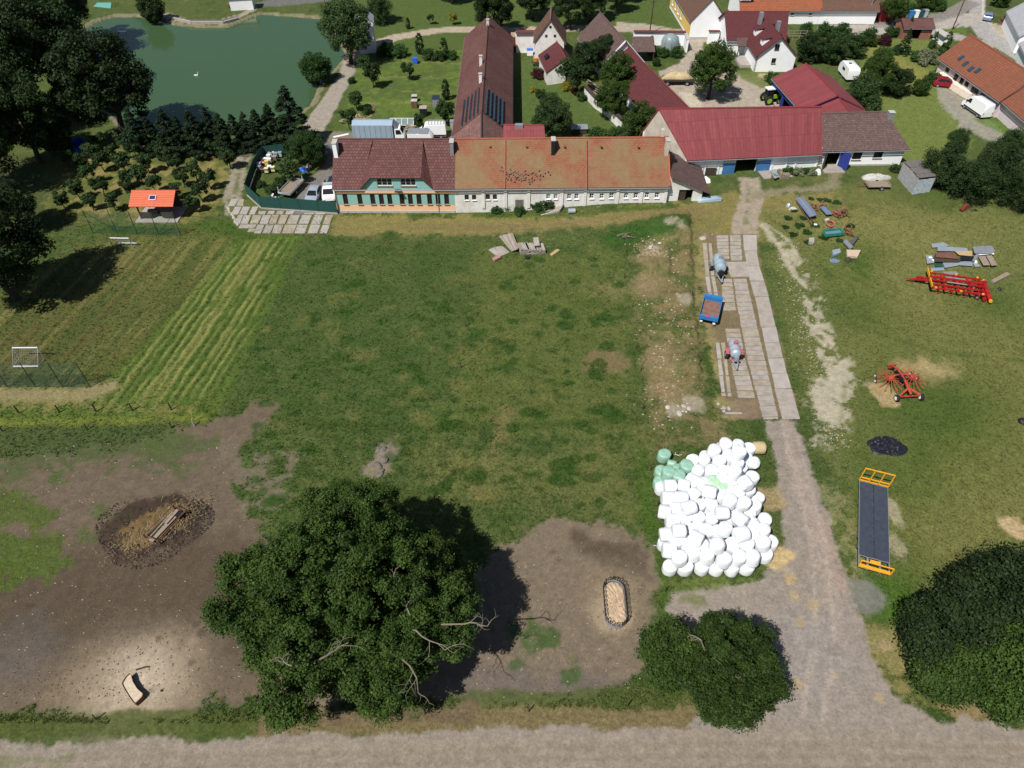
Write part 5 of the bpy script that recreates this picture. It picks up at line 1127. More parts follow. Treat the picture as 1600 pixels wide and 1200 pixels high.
for k, a in enumerate([((1482, 988, 52, 1.0, 5.0, 3.6, 240, 240, .19, L_DARK, 'dark tree leaning over the grass at the left of the right corner copse', 21), dict(cr=.85)),
                       ((1482, 1048, 44, .9, 3.6, 2.8, 170, 240, .16, L_BIG, 'brighter low tree at the lower left of the right corner copse', 22), dict(cr=.75)),
                       ((1568, 930, 72, 1.0, 5.4, 4.0, 300, 230, .18, L_DARK, 'tall dark tree at the top of the right corner copse', 23), dict(cr=.9)),
                       ((1575, 1045, 64, .9, 4.2, 3.2, 240, 240, .18, L_BIG, 'dark spreading tree at the bottom right of the right corner copse', 24), dict(cr=.85)),
                       ((1670, 990, 90, 1.0, 5.5, 4.2, 170, 240, .26, L_DARK, 'dark tree cut off by the right edge of the picture', 25), dict(cr=1.0))]):
    big_tree(*a[0], name='copse_tree', **a[1])
T = tree
# left edge and top left woodland
T(-30, 378, 98, 'broad1', L_DARK, 'edge_tree', 'large dark tree at the left edge casting shade on the field')
T(10, 318, 46, 'broad2', L_DARK, 'edge_tree', 'smaller dark tree behind the large one at the left edge')
T(158, 122, 84, 'broad2', L_DARK, 'pond_tree', 'big dark tree with visible trunk on the left shore of the pond', sz=1.0)
for i, (u, v, r, k, lb) in enumerate([(22, 172, 66, 'broad1', 'large mid-green tree at the front of the left woodland'), (80, 205, 36, 'round1', 'low dark tree at the right foot of the left woodland'), (-30, 90, 90, 'broad3', 'tall tree cut off by the left edge of the woodland'), (62, 62, 70, 'broad2', 'tall black-green tree in the middle of the left woodland'),
                                      (86, -4, 52, 'broad1', 'tall dark tree at the top of the left woodland'), (30, -20, 80, 'broad3', 'dark tree at the top left corner'), (-60, 200, 80, 'broad2', 'dark tree at the left edge beside the orchard meadow'), (110, 150, 36, 'round2', 'small dark tree under the big pond tree')]):
    T(u, v, r, k, L_DARK, 'woodland_tree', lb, sz=1.15)
T(236, 12, 24, 'round1', L_DARK, 'shore_tree', 'small dark round tree on the far pond shore')
T(214, -22, 22, 'round2', L_DARK, 'shore_tree', 'dark tree above the green court at the top edge')
T(540, 42, 48, 'broad3', L_WILLOW, 'pond_corner_tree', 'tall pale green tree at the right corner of the pond')
T(590, 6, 26, 'willow1', L_WILLOW, 'willow_tree', 'weeping willow at the top edge right of the pond')
T(493, 106, 28, 'round3', L_MID, 'round_tree', 'round bright green tree standing on the pond bank')
for i, (u, v, r, lb) in enumerate([(770, 8, 40, 'dark avenue tree above the far end of the long barn'), (832, -12, 34, 'avenue tree behind the steep gabled house'), (893, 4, 34, 'dark avenue tree right of the steep gabled house'), (925, -8, 34, 'dark avenue tree above the old brown barn'), (965, -14, 26, 'avenue tree beside the square shading the lane'), (700, -34, 30, 'avenue tree cut by the top edge'), (985, -28, 24, 'small avenue tree at the top edge near the square')]):
    T(u, v, r, ['broad1', 'broad2', 'broad3'][i % 3], L_DARK if i != 4 else L_WILLOW, 'avenue_tree', lb)
# spruce row by the pond
con = [(212, 196, 20), (236, 200, 16), (262, 196, 20), (282, 200, 16), (304, 198, 20), (328, 190, 18), (348, 198, 17), (368, 196, 16), (386, 194, 16), (404, 192, 17), (424, 186, 19), (452, 172, 26)]
for i, (u, v, r) in enumerate(con):
    T(u, v + 13, r * 1.8, f'conifer{i % 3 + 1}', L_CON, 'spruce_tree', (f'{ORD[i]} dark spruce from the left in the row beside the pond' if i < 11 else 'tallest spruce, at the right end of the row beside the pond'), sz=.74 if i < 11 else .72, group='spruces in the row beside the pond')
# orchard
orch = [(470, 165), (630, 158), (800, 150), (920, 152), (1000, 168), (1130, 185), (1275, 170), (715, 232), (420, 248), (560, 262), (905, 222), (1310, 222), (340, 312), (480, 312), (635, 312), (805, 322), (940, 275), (1010, 325), (1390, 282), (230, 285), (1150, 378), (380, 402), (760, 402), (1060, 430), (480, 490), (665, 440), (1250, 440), (305, 512), (860, 472), (1020, 520), (1190, 528), (680, 500), (200, 588), (405, 600), (565, 605), (1140, 612)]
pts = [(50 + a / 4.571, 180 + b / 4.571) for a, b in orch]
bands = [(0, 222), (222, 240), (240, 262), (262, 282), (282, 300), (300, 330)]
nm_b = ['row nearest the spruces', 'second row from the spruces', 'third row from the spruces', 'fourth row from the spruces', 'row behind the shelter', 'front row of the orchard']
for bi, (lo, hi) in enumerate(bands):
    row_ = sorted([p for p in pts if lo <= p[1] < hi])
    for k, (u, v) in enumerate(row_):
        T(u, v, rnd.uniform(12.5, 16), f'small{rnd.randint(1, 4)}', L_ORCH, 'orchard_tree', f'{ORD[k]} fruit tree from the left in the {nm_b[bi]}', group='fruit trees of the orchard')
# gardens between pond lane and long barn
gl = [(568, 95, 14, 'small1', 'small dense garden tree nearest the lane'), (580, 112, 17, 'small2', 'dark garden tree right of the one nearest the lane'), (602, 78, 18, 'bush1', 'wide green shrub at the far end of the kitchen garden'), (622, 80, 16, 'bush2', 'dark green shrub beside the berry bed'),
      (637, 107, 12, 'small3', 'single small tree in the middle of the kitchen garden'), (655, 68, 11, 'column1', 'slim young tree behind the vegetable beds'), (693, 75, 11, 'column2', 'tall slim tree at the end of the berry hedge'), (668, 84, 14, 'bush3', 'low shrub in the berry hedge'), (684, 88, 13, 'bush1', 'low shrub at the right of the berry hedge'), (706, 86, 11, 'bush2', 'last shrub of the berry hedge towards the barn'),
      (555, 152, 14, 'small1', 'upper garden tree beside the grassy lane edge'), (543, 180, 16, 'small3', 'garden tree just behind the log heap'), (574, 172, 10, 'bush3', 'small bright bush beside the dug bed'), (696, 140, 11, 'column1', 'slim dark tree beside the pallet stacks'), (694, 172, 17, 'small2', 'bushy tree next to the long barn wall'), (655, 186, 12, 'small4', 'small dark tree in front of the greenhouse'),
      (637, 36, 6, 'column2', 'first young tree on the lawn beyond the lane'), (672, 27, 7, 'small3', 'second young tree on the lawn beyond the lane'), (708, 26, 8, 'small4', 'yellowish young tree on the lawn beyond the lane'), (565, 70, 16, 'bush2', 'dark bush at the foot of the pond corner tree'), (548, 125, 9, 'bush1', 'low bush on the grass verge of the lane')]
for u, v, r, k, lb in gl: T(u, v, r, k, L_YEL if 'yellowish' in lb else L_MID if 'bright' in lb or 'bush' in k else L_DARK if 'dark' in lb else L_ORCH, 'garden_tree', lb)
# courtyard trees
for u, v, r, k, m, lb in [(862, 180, 36, 'broad2', L_ORCH, 'large dark fruit tree on the lawn behind the orange roof'), (842, 115, 13, 'bush2', L_REDL, 'dark copper bush below the steep gabled house'), (886, 134, 12, 'bush3', L_YEL, 'bush with bright yellow leaves beside the garden wall'), (833, 140, 8, 'bush1', L_YEL, 'little yellow-green bush on the courtyard lawn'), (845, 146, 11, 'bush2', L_ORCH, 'low dark bush on the courtyard lawn'),
                          (885, 102, 18, 'small1', L_ORCH, 'vine covered tree beside the red tiled annexe'), (918, 88, 30, 'broad1', L_ORCH, 'tall dark tree in front of the old brown barn'), (945, 78, 26, 'broad3', L_DARK, 'dark purple-green tree against the old brown barn'), (965, 112, 33, 'broad2', L_BIG, 'large dark tree overlapping the long red barn'), (958, 150, 32, 'broad1', L_BIG, 'large tree beside the crumbling garden wall'), (1002, 186, 30, 'round2', L_BIG, 'dark tree in the corner against the red barn gable'),
                          (905, 118, 20, 'small2', L_DARK, 'dark tree at the top end of the garden wall'), (910, 150, 12, 'bush1', L_ORCH, 'bush growing over the garden wall'), (975, 205, 16, 'bush3', L_WILLOW, 'grey-green shrub at the bottom of the garden wall'), (935, 212, 20, 'bush2', L_MID, 'bright low shrub behind the orange roof'), (960, 208, 14, 'bush1', L_MID, 'second low shrub behind the orange roof'), (898, 142, 9, 'bush3', L_REDL, 'small dark red shrub beside the yellow bush'),
                          (1116, 106, 42, 'broad2', L_BIG, 'large round walnut tree in the farmyard'), (1022, 80, 13, 'bush1', L_WILLOW, 'pale green shrub in the walled rose garden'), (1036, 82, 12, 'bush2', L_MID, 'mid-green shrub in the walled rose garden'), (1058, 82, 13, 'bush3', L_MID, 'shrub at the curve of the lane in the rose garden'), (1026, 96, 8, 'round1', L_BIG, 'clipped round bush by the barn canopy'), (1018, 66, 7, 'column1', L_WILLOW, 'thin grey shrub against the white courtyard wall'), (1208, 122, 14, 'bush2', L_MID, 'bright bush beside the cart shed')]:
    T(u, v, r, k, m, 'courtyard_tree' if 'tree' in lb else 'courtyard_bush', lb, cat='tree' if 'tree' in lb else 'bush')
# gardens right of the dark red house
for u, v, r, k, m, lb in [(1266, 74, 26, 'round1', L_DARK, 'dense dark tree nearest the dark red tiled house'), (1262, 46, 16, 'bush1', L_MID, 'light green hedge bush below the farm range'), (1290, 48, 17, 'bush2', L_MID, 'hedge bush in front of the white farm range'), (1318, 48, 17, 'bush3', L_MID, 'bright hedge bush at the road corner'), (1302, 76, 26, 'round2', L_ORCH, 'olive green tree in the middle of the hedge'), (1336, 70, 22, 'round3', L_ORCH, 'broad dark shrub tree behind the caravan'), (1356, 54, 18, 'bush1', L_MID, 'bright green tree by the lane bend'), (1360, 66, 12, 'bush2', L_BIG, 'dark green bush left of the copper one'), (1383, 62, 14, 'bush3', L_REDL, 'round copper red bush by the roadside'), (1395, 50, 14, 'bush2', L_MID, 'green bush at the roadside hedge end'),
                          (1421, 42, 11, 'conifer1', L_MID, 'light green cypress behind the garden shed'), (1416, 66, 14, 'conifer2', L_ORCH, 'olive conifer beside the garden shed'), (1400, 78, 12, 'bush1', L_MID, 'low bush at the upper lawn edge'), (1372, 112, 30, 'broad1', L_BIG, 'large green tree behind the caravan'), (1350, 140, 28, 'round1', L_ORCH, 'grey-green tree against the red barn wing'), (1360, 160, 22, 'bush3', L_ORCH, 'low shrub tree behind the brown tiled roof'), (1404, 128, 25, 'round2', L_DARK, 'dark tree at the edge of the right lawn'), (1380, 88, 18, 'round3', L_BIG, 'green tree above the caravan'),
                          (1450, 90, 20, 'bush1', L_LILAC, 'pale blossoming bush on the right lawn'), (1432, 88, 13, 'bush2', L_MID, 'green bush left of the pale blossoming one'), (1441, 135, 16, 'round1', L_BIG, 'round green bush in front of the red car'), (1460, 122, 14, 'bush2', L_MID, 'shrub against the pink house corner'), (1481, 64, 10, 'column1', L_BIG, 'dark columnar cypress by the pink house gable'), (1461, 62, 9, 'conifer3', L_MID, 'small conifer in front of the white block wall'), (1473, 80, 11, 'bush1', L_MID, 'low shrub below the columnar cypress'), (1475, 100, 10, 'bush3', L_ORCH, 'low shrub at the gable of the pink house'),
                          (1400, 8, 24, 'broad3', L_BIG, 'dark tree at the top edge right of the farm range'), (1450, 0, 18, 'round2', L_BIG, 'tree at the top edge beside the main road'), (1425, 14, 12, 'bush2', L_MID, 'bush by the coloured bins at the roadside'), (1468, 8, 14, 'bush3', L_MID, 'roadside bush at the top edge'), (1565, -4, 16, 'round3', L_BIG, 'dark tree across the main road at the top edge'), (1596, 24, 9, 'bush1', L_MID, 'bush between the grey roofed houses'), (1573, 30, 8, 'bush2', L_MID, 'small bush in the grey house garden'),
                          (1400, 262, 12, 'bush1', L_WILLOW, 'grey-green shrub at the outbuilding corner')]:
    T(u, v, r, k, m, 'village_tree' if 'tree' in lb or 'conifer' in lb or 'cypress' in lb else 'village_bush', lb, cat='tree' if 'tree' in lb or 'conifer' in lb or 'cypress' in lb else 'bush')
# willows by the board shed
for i, (u, v, r, lb) in enumerate([(1478, 256, 40, 'airy dark willow nearest the board shed'), (1500, 216, 22, 'upright willow shoots behind the board shed'), (1524, 276, 42, 'airy willow in the middle of the right hand group'), (1568, 262, 44, 'tall willow in the right hand group'), (1584, 222, 30, 'willow with loose top near the pink house'), (1600, 295, 36, 'willow cut off by the right edge'), (1552, 238, 24, 'small willow between the two tall ones'), (1640, 250, 44, 'willow just beyond the right edge')]):
    T(u, v, r, f'willow{i % 3 + 1}', L_ORCH, 'willow_tree', lb, sz=.85)
# yard chestnut and bushes
T(477, 230, 36, 'broad3', L_MID, 'chestnut_tree', 'round green chestnut tree with pale flowers in the fenced yard', sz=.8)
T(450, 262, 19, 'small2', L_ORCH, 'yard_tree', 'small tree between the beehives and the blue tarpaulin')
for u, v, r, lb in [(424, 296, 16, 'wild bush inside the fence corner'), (440, 284, 14, 'wild bush behind the flatbed trailer'), (408, 288, 10, 'low wild bush along the green fence'), (462, 280, 10, 'small bush beside the blue tarpaulin')]: T(u, v, r, 'bush1', L_ORCH, 'yard_bush', lb, cat='bush')
for u, v, r, k, lb in [(789, 317, 17, 'bush1', 'dark bush against the farmhouse wall left of the board door'), (776, 327, 11, 'bush3', 'low leafy growth below the dark farmhouse bush'), (852, 318, 16, 'bush2', 'dark bush beside the concrete ramp'), (838, 322, 12, 'bush3', 'low bush left of the concrete ramp bush'), (812, 330, 12, 'bush1', 'weeds in front of the farmhouse door')]: T(u, v, r, k, L_MID if 'low' in lb or 'weeds' in lb else L_BIG, 'wall_bush', lb, cat='bush')
for i, (u, v, r) in enumerate([(1220, 270, 9), (1232, 266, 10), (1246, 268, 11), (1258, 266, 9), (1270, 270, 8), (1118, 266, 7), (1210, 276, 7)]): T(u, v, r, f'bush{i % 3 + 1}', L_MID if i % 2 else L_LILAC, 'barn_wall_shrub', f'{ORD[i]} flowering shrub along the red barn wall', cat='bush', group='shrubs along the red barn wall')
for i, (u, v, r) in enumerate([(1250, 352, 10), (1240, 366, 8), (1262, 362, 9), (1292, 313, 9), (1308, 316, 8), (1330, 352, 8), (1300, 360, 8), (1240, 328, 7), (1232, 340, 8), (1256, 340, 8), (1274, 352, 8), (1288, 370, 9), (1262, 378, 8), (1282, 312, 7), (1268, 310, 6), (1320, 332, 7), (1312, 375, 7), (1228, 354, 7)]): T(u, v, r, f'bush{i % 3 + 1}', L_MID, 'nettle_clump', f'{ORD[i]} nettle clump growing through the scrap heap', cat='weeds', group='nettle clumps in the scrap heap', sz=.4)
# grass tufts: rough tussocks over the field (stuff)
rs = np.random.RandomState(5); n = 70000
tx_ = []; 
u = rs.uniform(-30, 1640, n * 2); v = 330 + 800 * rs.rand(n * 2) ** 1.0
d_ = (v - 600) / F; kk = HC / (S2 * (1 + d_)); gx = (u - 800) / F * kk; gy = S2 * (1 - d_) * kk
rr_i = np.clip(np.searchsorted(-vv, -v), 0, NR - 1)
# nearest ground vertex for cover lookup
ri = np.clip(np.searchsorted(rows, gy), 0, H_ - 1); ci = np.clip(((gx / (.7214 * S2 * np.maximum(rows[ri] + HC, 40)) + 1.14) / 2.28 * (NCI - 1)).astype(int) + len(cout), 0, len(cc) - 1)
vi = ri * W_ + ci; ok = (ID[vi] == 0) & (KIND[vi, 0] < .35) & (rs.rand(len(vi)) < .25 + .75 * KIND[vi, 1]) & (C[vi, 1] > C[vi, 0] * .95)
gx, gy, vi = gx[ok][:n], gy[ok][:n], vi[ok][:n]; n = len(gx); gzz = hfull(gx, gy)
B = 4; a = rs.rand(n, B) * 6.283; hgt = (.06 + .12 * rs.rand(n, B)); s = .06 + .07 * rs.rand(n, B)
ox, oy = np.cos(a), np.sin(a)
p0 = np.stack([gx[:, None] - oy * s * .5, gy[:, None] + ox * s * .5, gzz[:, None] + 0 * s - .02], -1); p1 = np.stack([gx[:, None] + oy * s * .5, gy[:, None] - ox * s * .5, gzz[:, None] + 0 * s - .02], -1); p2 = np.stack([gx[:, None] + ox * s * 1.5, gy[:, None] + oy * s * 1.5, gzz[:, None] + hgt], -1)
V = np.stack([p0, p1, p2], 2).reshape(-1, 3); me = np_mesh('grass_tussocks', V, np.arange(len(V)).reshape(-1, 3), None)
cl = np.repeat(C[vi] * rs.uniform(.6, 1.25, (n, 1)), B * 3, 0); a_ = me.attributes.new('cover', 'FLOAT_COLOR', 'POINT'); a_.data.foreach_set('color', np.concatenate([cl, np.ones((len(cl), 1))], 1).astype(np.float32).ravel())
mg = bpy.data.materials.new('grass_blades'); mg.use_nodes = True; q = mg.node_tree.nodes.new('ShaderNodeAttribute'); q.attribute_name = 'cover'; mg.node_tree.links.new(q.outputs['Color'], mg.node_tree.nodes['Principled BSDF'].inputs['Base Color']); mg.node_tree.nodes['Principled BSDF'].inputs['Roughness'].default_value = .9; mg.node_tree.nodes['Principled BSDF'].inputs['Specular IOR Level'].default_value = .1
me.materials.append(mg); o = bpy.data.objects.new('grass', me); link(o); tag(o, 'short tussocky pasture grass over the fields', 'grass', kind='stuff')
# ------------------------------------------------------------------ helpers for placed things
def thing(name, label, cat, u, v, yaw=0.0, group=None, dz=0.0):
    x, y, z = GT(u, v); return empty(name, label, cat, (x, y, hz(x, y) + dz), yaw, group)
def yaw_px(a, b):
    p, q = GT(*a), GT(*b); return math.atan2(q[1] - p[1], q[0] - p[0])
def pxquad(pts, sc_=1, ou=0, ov=0, z=0.0, lift=None):
    return [(ou + a / sc_, ov + b / sc_) for a, b in pts]
def plate(name, label, cat, px, z, th, m, group=None, parent=None, wav=0):
    """flat sheet or slab whose top outline is seen at these photo pixels, lying z above ground"""
    base = hz(*G(px[0][0], px[0][1], z + hbase(*G(*px[0], z)))); P = [G(u, v, base + z + th) for u, v in px]
    cx = sum(p[0] for p in P) / len(P); cy = sum(p[1] for p in P) / len(P)
    q = MB().prism([(p[0] - cx, p[1] - cy) for p in P], 0, th)
    o = q.build(name, m, parent, bevel=0); o.location = (cx, cy, base + z)
    if not parent: tag(o, label, cat, group)
    return o
def wheel(parent, x, y, r, w_, rim=M_GREYM, name='wheel'):
    q = MB(); M_ = Matrix.Translation((x, y, r)) @ Matrix.Rotation(R(90), 4, 'X')
    q.lathe([(r * .6, -w_ / 2), (r * .93, -w_ / 2), (r, -w_ * .3), (r, w_ * .3), (r * .93, w_ / 2), (r * .6, w_ / 2)], 16, M_); o = q.build(name, M_TYRE, parent, True)
    MB().lathe([(r * .58, -w_ / 2 - .012), (r * .6, 0), (r * .58, w_ / 2 + .012)], 12, M_).build('rim', rim, o, True); return o
# ------------------------------------------------------------------ wrapped bales
def bale_mesh(seed, m, R_=.64, Hh=1.18, name='bale'):
    r_ = random.Random(seed); n = 28; prof = [(0.02, 0), (.42, .0), (.56, .03), (.62, .11), (.64, .25), (.645, .6), (.64, .95), (.61, 1.08), (.53, 1.155), (.40, 1.18), (.02, 1.175)]
    vs = []; sq = r_.uniform(-.06, .06); ph = r_.uniform(0, 6)
    for i, (r, z) in enumerate(prof):
        for k in range(n):
            a = 2 * math.pi * k / n; f = 1 + sq * math.cos(2 * a + ph) + .018 * math.sin(7 * a + i + ph) * (r > .3) + r_.uniform(-.012, .012); dz = r_.uniform(-.012, .012) + (.02 * math.sin(3 * a + ph) if i > 7 else 0)
            vs.append((r * f * math.cos(a) * R_ / .64, r * f * math.sin(a) * R_ / .64, (z + dz) * Hh / 1.18 - Hh / 2))
    q = MB(); q.v = vs; q.f = [[i * n + k, i * n + (k + 1) % n, (i + 1) * n + (k + 1) % n, (i + 1) * n + k] for i in range(len(prof) - 1) for k in range(n)]
    q.f += [list(range(n))[::-1], list(range((len(prof) - 1) * n, len(prof) * n))]
    me = q.mesh(name, m); 
    for p in me.polygons: p.use_smooth = True
    return me
def film_mat(name, col):
    m = bpy.data.materials.new(name); m.use_nodes = True; t = m.node_tree; n = t.nodes; L = t.links; b = n['Principled BSDF']
    b.inputs['Base Color'].default_value = (*col, 1); b.inputs['Roughness'].default_value = .38; b.inputs['Specular IOR Level'].default_value = .4
    tc = n.new('ShaderNodeTexCoord'); mp = n.new('ShaderNodeMapping'); mp.inputs['Scale'].default_value = (1, 1, 9); q = n.new('ShaderNodeTexNoise'); q.inputs['Scale'].default_value = 2.2; q.inputs['Detail'].default_value = 4
    L.new(tc.outputs['Object'], mp.inputs[0]); L.new(mp.outputs[0], q.inputs[0]); bp = n.new('ShaderNodeBump'); bp.inputs['Strength'].default_value = .5; bp.inputs['Distance'].default_value = .03
    L.new(q.outputs[0], bp.inputs['Height']); L.new(bp.outputs[0], b.inputs['Normal']); return m
M_FILM = film_mat('white_stretch_film', (.74, .77, .80)); M_FILMG = film_mat('pale_green_stretch_film', (.26, .44, .34)); M_FILMG2 = film_mat('light_green_stretch_film', (.42, .62, .42))
BM = {c: [bale_mesh(s, m) for s in range(5)] for c, m in (('w', M_FILM), ('g', M_FILMG), ('l', M_FILMG2))}
def bale(x, y, z, c, lie=None, tilt=.06):
    o = bpy.data.objects.new('wrapped_bale', rnd.choice(BM[c])); link(o)
    o.location = (x, y, z); o.rotation_euler = (R(90) + rnd.uniform(-.1, .1), rnd.uniform(-.1, .1), lie) if lie is not None else (rnd.uniform(-tilt, tilt), rnd.uniform(-tilt, tilt), rnd.uniform(0, 6.28))
    s = rnd.uniform(.96, 1.06); o.scale = (s, s, rnd.uniform(.95, 1.08)); o['category'] = 'bale'; return o
FOOT = [G(*p) for p in [(1030, 770), (1036, 850), (1043, 894), (1120, 895), (1176, 900), (1180, 880), (1206, 882), (1200, 835), (1188, 780), (1172, 735), (1170, 690), (1136, 700), (1100, 712), (1075, 725), (1048, 762)]]
def inside(P, x, y):
    c = False
    for i in range(len(P)):
        (x1, y1), (x2, y2) = P[i], P[(i + 1) % len(P)]
        if (y1 > y) != (y2 > y) and x < (x2 - x1) * (y - y1) / (y2 - y1) + x1: c = not c
    return c
bottom = []; top = []
y0 = min(p[1] for p in FOOT) + .45; k = 0; yy = y0
while yy < max(p[1] for p in FOOT):
    xx = min(p[0] for p in FOOT) + (.66 if k % 2 else .1); row = []
    while xx < max(p[0] for p in FOOT) + .5:
        if inside(FOOT, xx, yy): row.append((xx + rnd.uniform(-.06, .06), yy + rnd.uniform(-.06, .06)))
        xx += 1.33
    if row: bottom.append(row)
    yy += 1.2; k += 1
for i, row in enumerate(bottom):
    for j, (x, y) in enumerate(row):
        b = bale(x, y, hz(x, y) + .6, 'w', lie=(rnd.uniform(0, 3) if rnd.random() < .12 and 0 < i else None)); b['group'] = 'white wrapped bales of the bottom layer'
        b['label'] = f'white bale on the ground, {ORD[j]} from the left in the {ORD[i]} row from the front'
# upper layers traced: (photo x, y in an enlarged view of the stack; layer; lying direction or None)
Z_ = lambda a, b: (1000 + a / 4.8, 670 + b / 4.8)
up = [(297, 965, 1, None), (395, 925, 1, None), (505, 950, 1, None), (630, 975, 1, None), (740, 960, 1, None), (845, 960, 1, None), (925, 850, 1, None),
      (225, 900, 1, 1.5), (265, 850, 1, None), (340, 850, 1, None), (450, 880, 1, None), (580, 870, 2, None), (690, 865, 1, None), (800, 865, 1, None), (860, 800, 1, None),
      (200, 780, 1, 1.6), (295, 755, 2, 1.57), (425, 805, 2, 1.0), (380, 760, 1, None), (500, 760, 1, None), (560, 770, 1, None), (640, 740, 2, None), (765, 775, 2, 1.9), (840, 720, 1, None), (885, 765, 1, None),
      (245, 680, 1, 1.57), (340, 670, 1, None), (435, 665, 1, None), (470, 730, 1, .8), (540, 670, 1, None), (618, 620, 2, 1.57), (690, 680, 1, None), (760, 665, 2, .7), (820, 640, 1, None),
      (195, 620, 1, 1.3), (275, 590, 1, 1.57), (370, 580, 2, 1.9), (440, 570, 1, None), (520, 560, 1, None), (560, 600, 1, None), (675, 535, 2, None), (720, 600, 1, None), (780, 550, 2, None), (840, 600, 1, None),
      (215, 510, 1, 1.57), (310, 510, 1, 1.57), (410, 480, 1, .8), (525, 460, 2, 1.2), (600, 500, 1, None), (655, 450, 1, None), (720, 470, 1, None), (795, 400, 2, .3), (790, 460, 1, None),
      (230, 415, 1, 1.6), (330, 412, 1, 1.3), (390, 385, 1, .8), (465, 405, 1, None), (700, 380, 1, None), (640, 390, 1, None),
      (435, 315, 1, None), (537, 312, 1, None), (630, 315, 1, None), (715, 315, 2, None), (485, 232, 1, None), (595, 238, 1, None), (670, 195, 1, None), (730, 255, 1, None), (555, 160, 1, None), (640, 112, 1, None), (745, 165, 2, None), (735, 120, 1, None), (400, 235, 1, None)]
placed = []
for a, b, ly, lie in up:
    z = .62 + 1.12 * ly; x, y = G(*Z_(a, b), z + .25)
    for (px_, py_, pl) in placed:      # push apart so bales touch without passing through each other
        d = math.hypot(x - px_, y - py_)
        if pl == ly and d < 1.12: f = (1.12 - d) / (d + .01) * .8; x += (x - px_) * f; y += (y - py_) * f
    placed.append((x, y, ly))
for ly, nm in ((1, 'second layer'), (2, 'top layer')):
    L_ = sorted([p for p in placed if p[2] == ly], key=lambda p: p[1]); per = 6 if ly == 1 else 4
    rws = [sorted(L_[i:i + per]) for i in range(0, len(L_), per)]
    for i, rw in enumerate(rws):
        for j, (x, y, _) in enumerate(rw):
            lie = [q[3] for q, pp in zip(up, placed) if pp == (x, y, ly)][0]
            b = bale(x, y, .62 + 1.12 * ly + rnd.uniform(-.08, .05), 'w', lie, .16); b['group'] = f'white wrapped bales of the {nm}'
            b['label'] = f'{nm.split()[0]} layer white bale, {ORD[j]} from the left in the {ORD[i]} row from the front'
for a, b, ly, c, lb in [(182, 195, 0, 'g', 'lone pale green wrapped bale standing apart behind the stack'), (160, 325, 0, 'g', 'green wrapped bale at the far left of the stack'), (215, 330, 1, 'g', 'green wrapped bale standing on the left green ones'), (290, 350, 1, 'g', 'green wrapped bale with grooved round top in front'), (350, 280, 1, 'g', 'green wrapped bale nearest the white ones'), (348, 325, 0, 'g', 'green wrapped bale under the one nearest the white ones'), (150, 400, 0, 'g', 'green wrapped bale half under the left white ones'), (285, 310, 0, 'g', 'green wrapped bale hidden behind the grooved one'), (550, 400, 1, 'l', 'light green wrapped bale lying among the white ones'), (610, 440, 1, 'l', 'second light green bale peeping out between white ones')]:
    z = .6 + 1.12 * ly; x, y = G(*Z_(a, b), z + .2); o = bale(x, y, z, c, None); o['label'] = lb
x, y = G(*Z_(240, 262), .4); o = bale(x, y, .38, 'g', 1.2); o.scale = (.62, .62, .75); o['label'] = 'torn and collapsed green wrapped bale behind the green group'
x, y = G(*Z_(840, 255), .7); o = bale(x, y, .66, 'w'); o.rotation_euler = (.5, .5, 0); o['label'] = 'tilted white wrapped bale lying apart at the right rear of the stack'
x, y = G(*Z_(890, 145), .6); o = bpy.data.objects.new('straw_bale', bale_mesh(77, M_STRAW, .66, 1.2, 'straw_bale')); link(o); o.location = (x, y, .64); o.rotation_euler = (R(90), 0, R(90)); tag(o, 'unwrapped tan straw bale lying on its side behind the stack', 'bale')
for a, b in ((265, 180), (100, 880)):
    p = GT(*Z_(a, b)); q = MB(); pts = [(0, 0, .05)]
    for k in range(8): pts.append((pts[-1][0] + rnd.uniform(-.1, .28), pts[-1][1] + rnd.uniform(-.2, .15), .04 + rnd.uniform(0, .08)))
    o = q.tube(pts, .025, 4).build('film_scrap', M_FILM); o.location = p; tag(o, 'strip of torn white film behind the lone green bale' if a > 200 else 'strip of torn white film in the grass left of the stack', 'scrap')

# ------------------------------------------------------------------ concrete slabs
pav = bpy.data.objects.new('pavement', None); link(pav); tag(pav, kind='structure')
trk = bpy.data.objects.new('slab_track', None); link(trk); tag(trk, kind='structure')
def slab(px, m, parent, th=.12, dz=.05, jit=.03, name='slab'):
    P = [GT(*p) for p in px]; cx = sum(p[0] for p in P) / 4; cy = sum(p[1] for p in P) / 4; zc = hz(cx, cy)
    q = MB().prism([(p[0] - cx + rnd.uniform(-jit, jit), p[1] - cy + rnd.uniform(-jit, jit)) for p in P], -th, dz + rnd.uniform(-.015, .02)); o = q.build(name, m, parent); o.location = (cx, cy, zc)
    o.rotation_euler = (math.atan(float(hbase(cx, cy + 1) - hbase(cx, cy - 1)) / 2) + rnd.uniform(-.008, .008), -math.atan(float(hbase(cx + 1, cy) - hbase(cx - 1, cy)) / 2) + rnd.uniform(-.008, .008), 0); return o
SL = lambda a, b: (340 + a / 7.06, 210 + b / 7.06)
def yslab(x0, x1, v0, v1, sk0, sk1=None, m=None):
    sk1 = sk0 if sk1 is None else sk1; slab([SL(x0, v1), SL(x1, v1), SL(x1 + sk1, v0), SL(x0 + sk0, v0)], m or rnd.choice([M_CONC, M_CONC_L, M_CONC_L, M_CONC_D]), pav, jit=.04)
for x0, x1 in ((190, 245), (255, 335), (355, 445), (462, 548), (562, 640), (662, 742), (762, 872), (892, 1000), (1030, 1130), (1160, 1238)): yslab(x0, x1, 893, 988, 40)
for x0, x1 in ((405, 482), (496, 582), (596, 690), (710, 838), (848, 960), (992, 1100), (1125, 1205)): yslab(x0, x1, 998, 1092, 38)
yslab(232, 410, 995, 1035, 20); yslab(330, 400, 1045, 1078, 20)
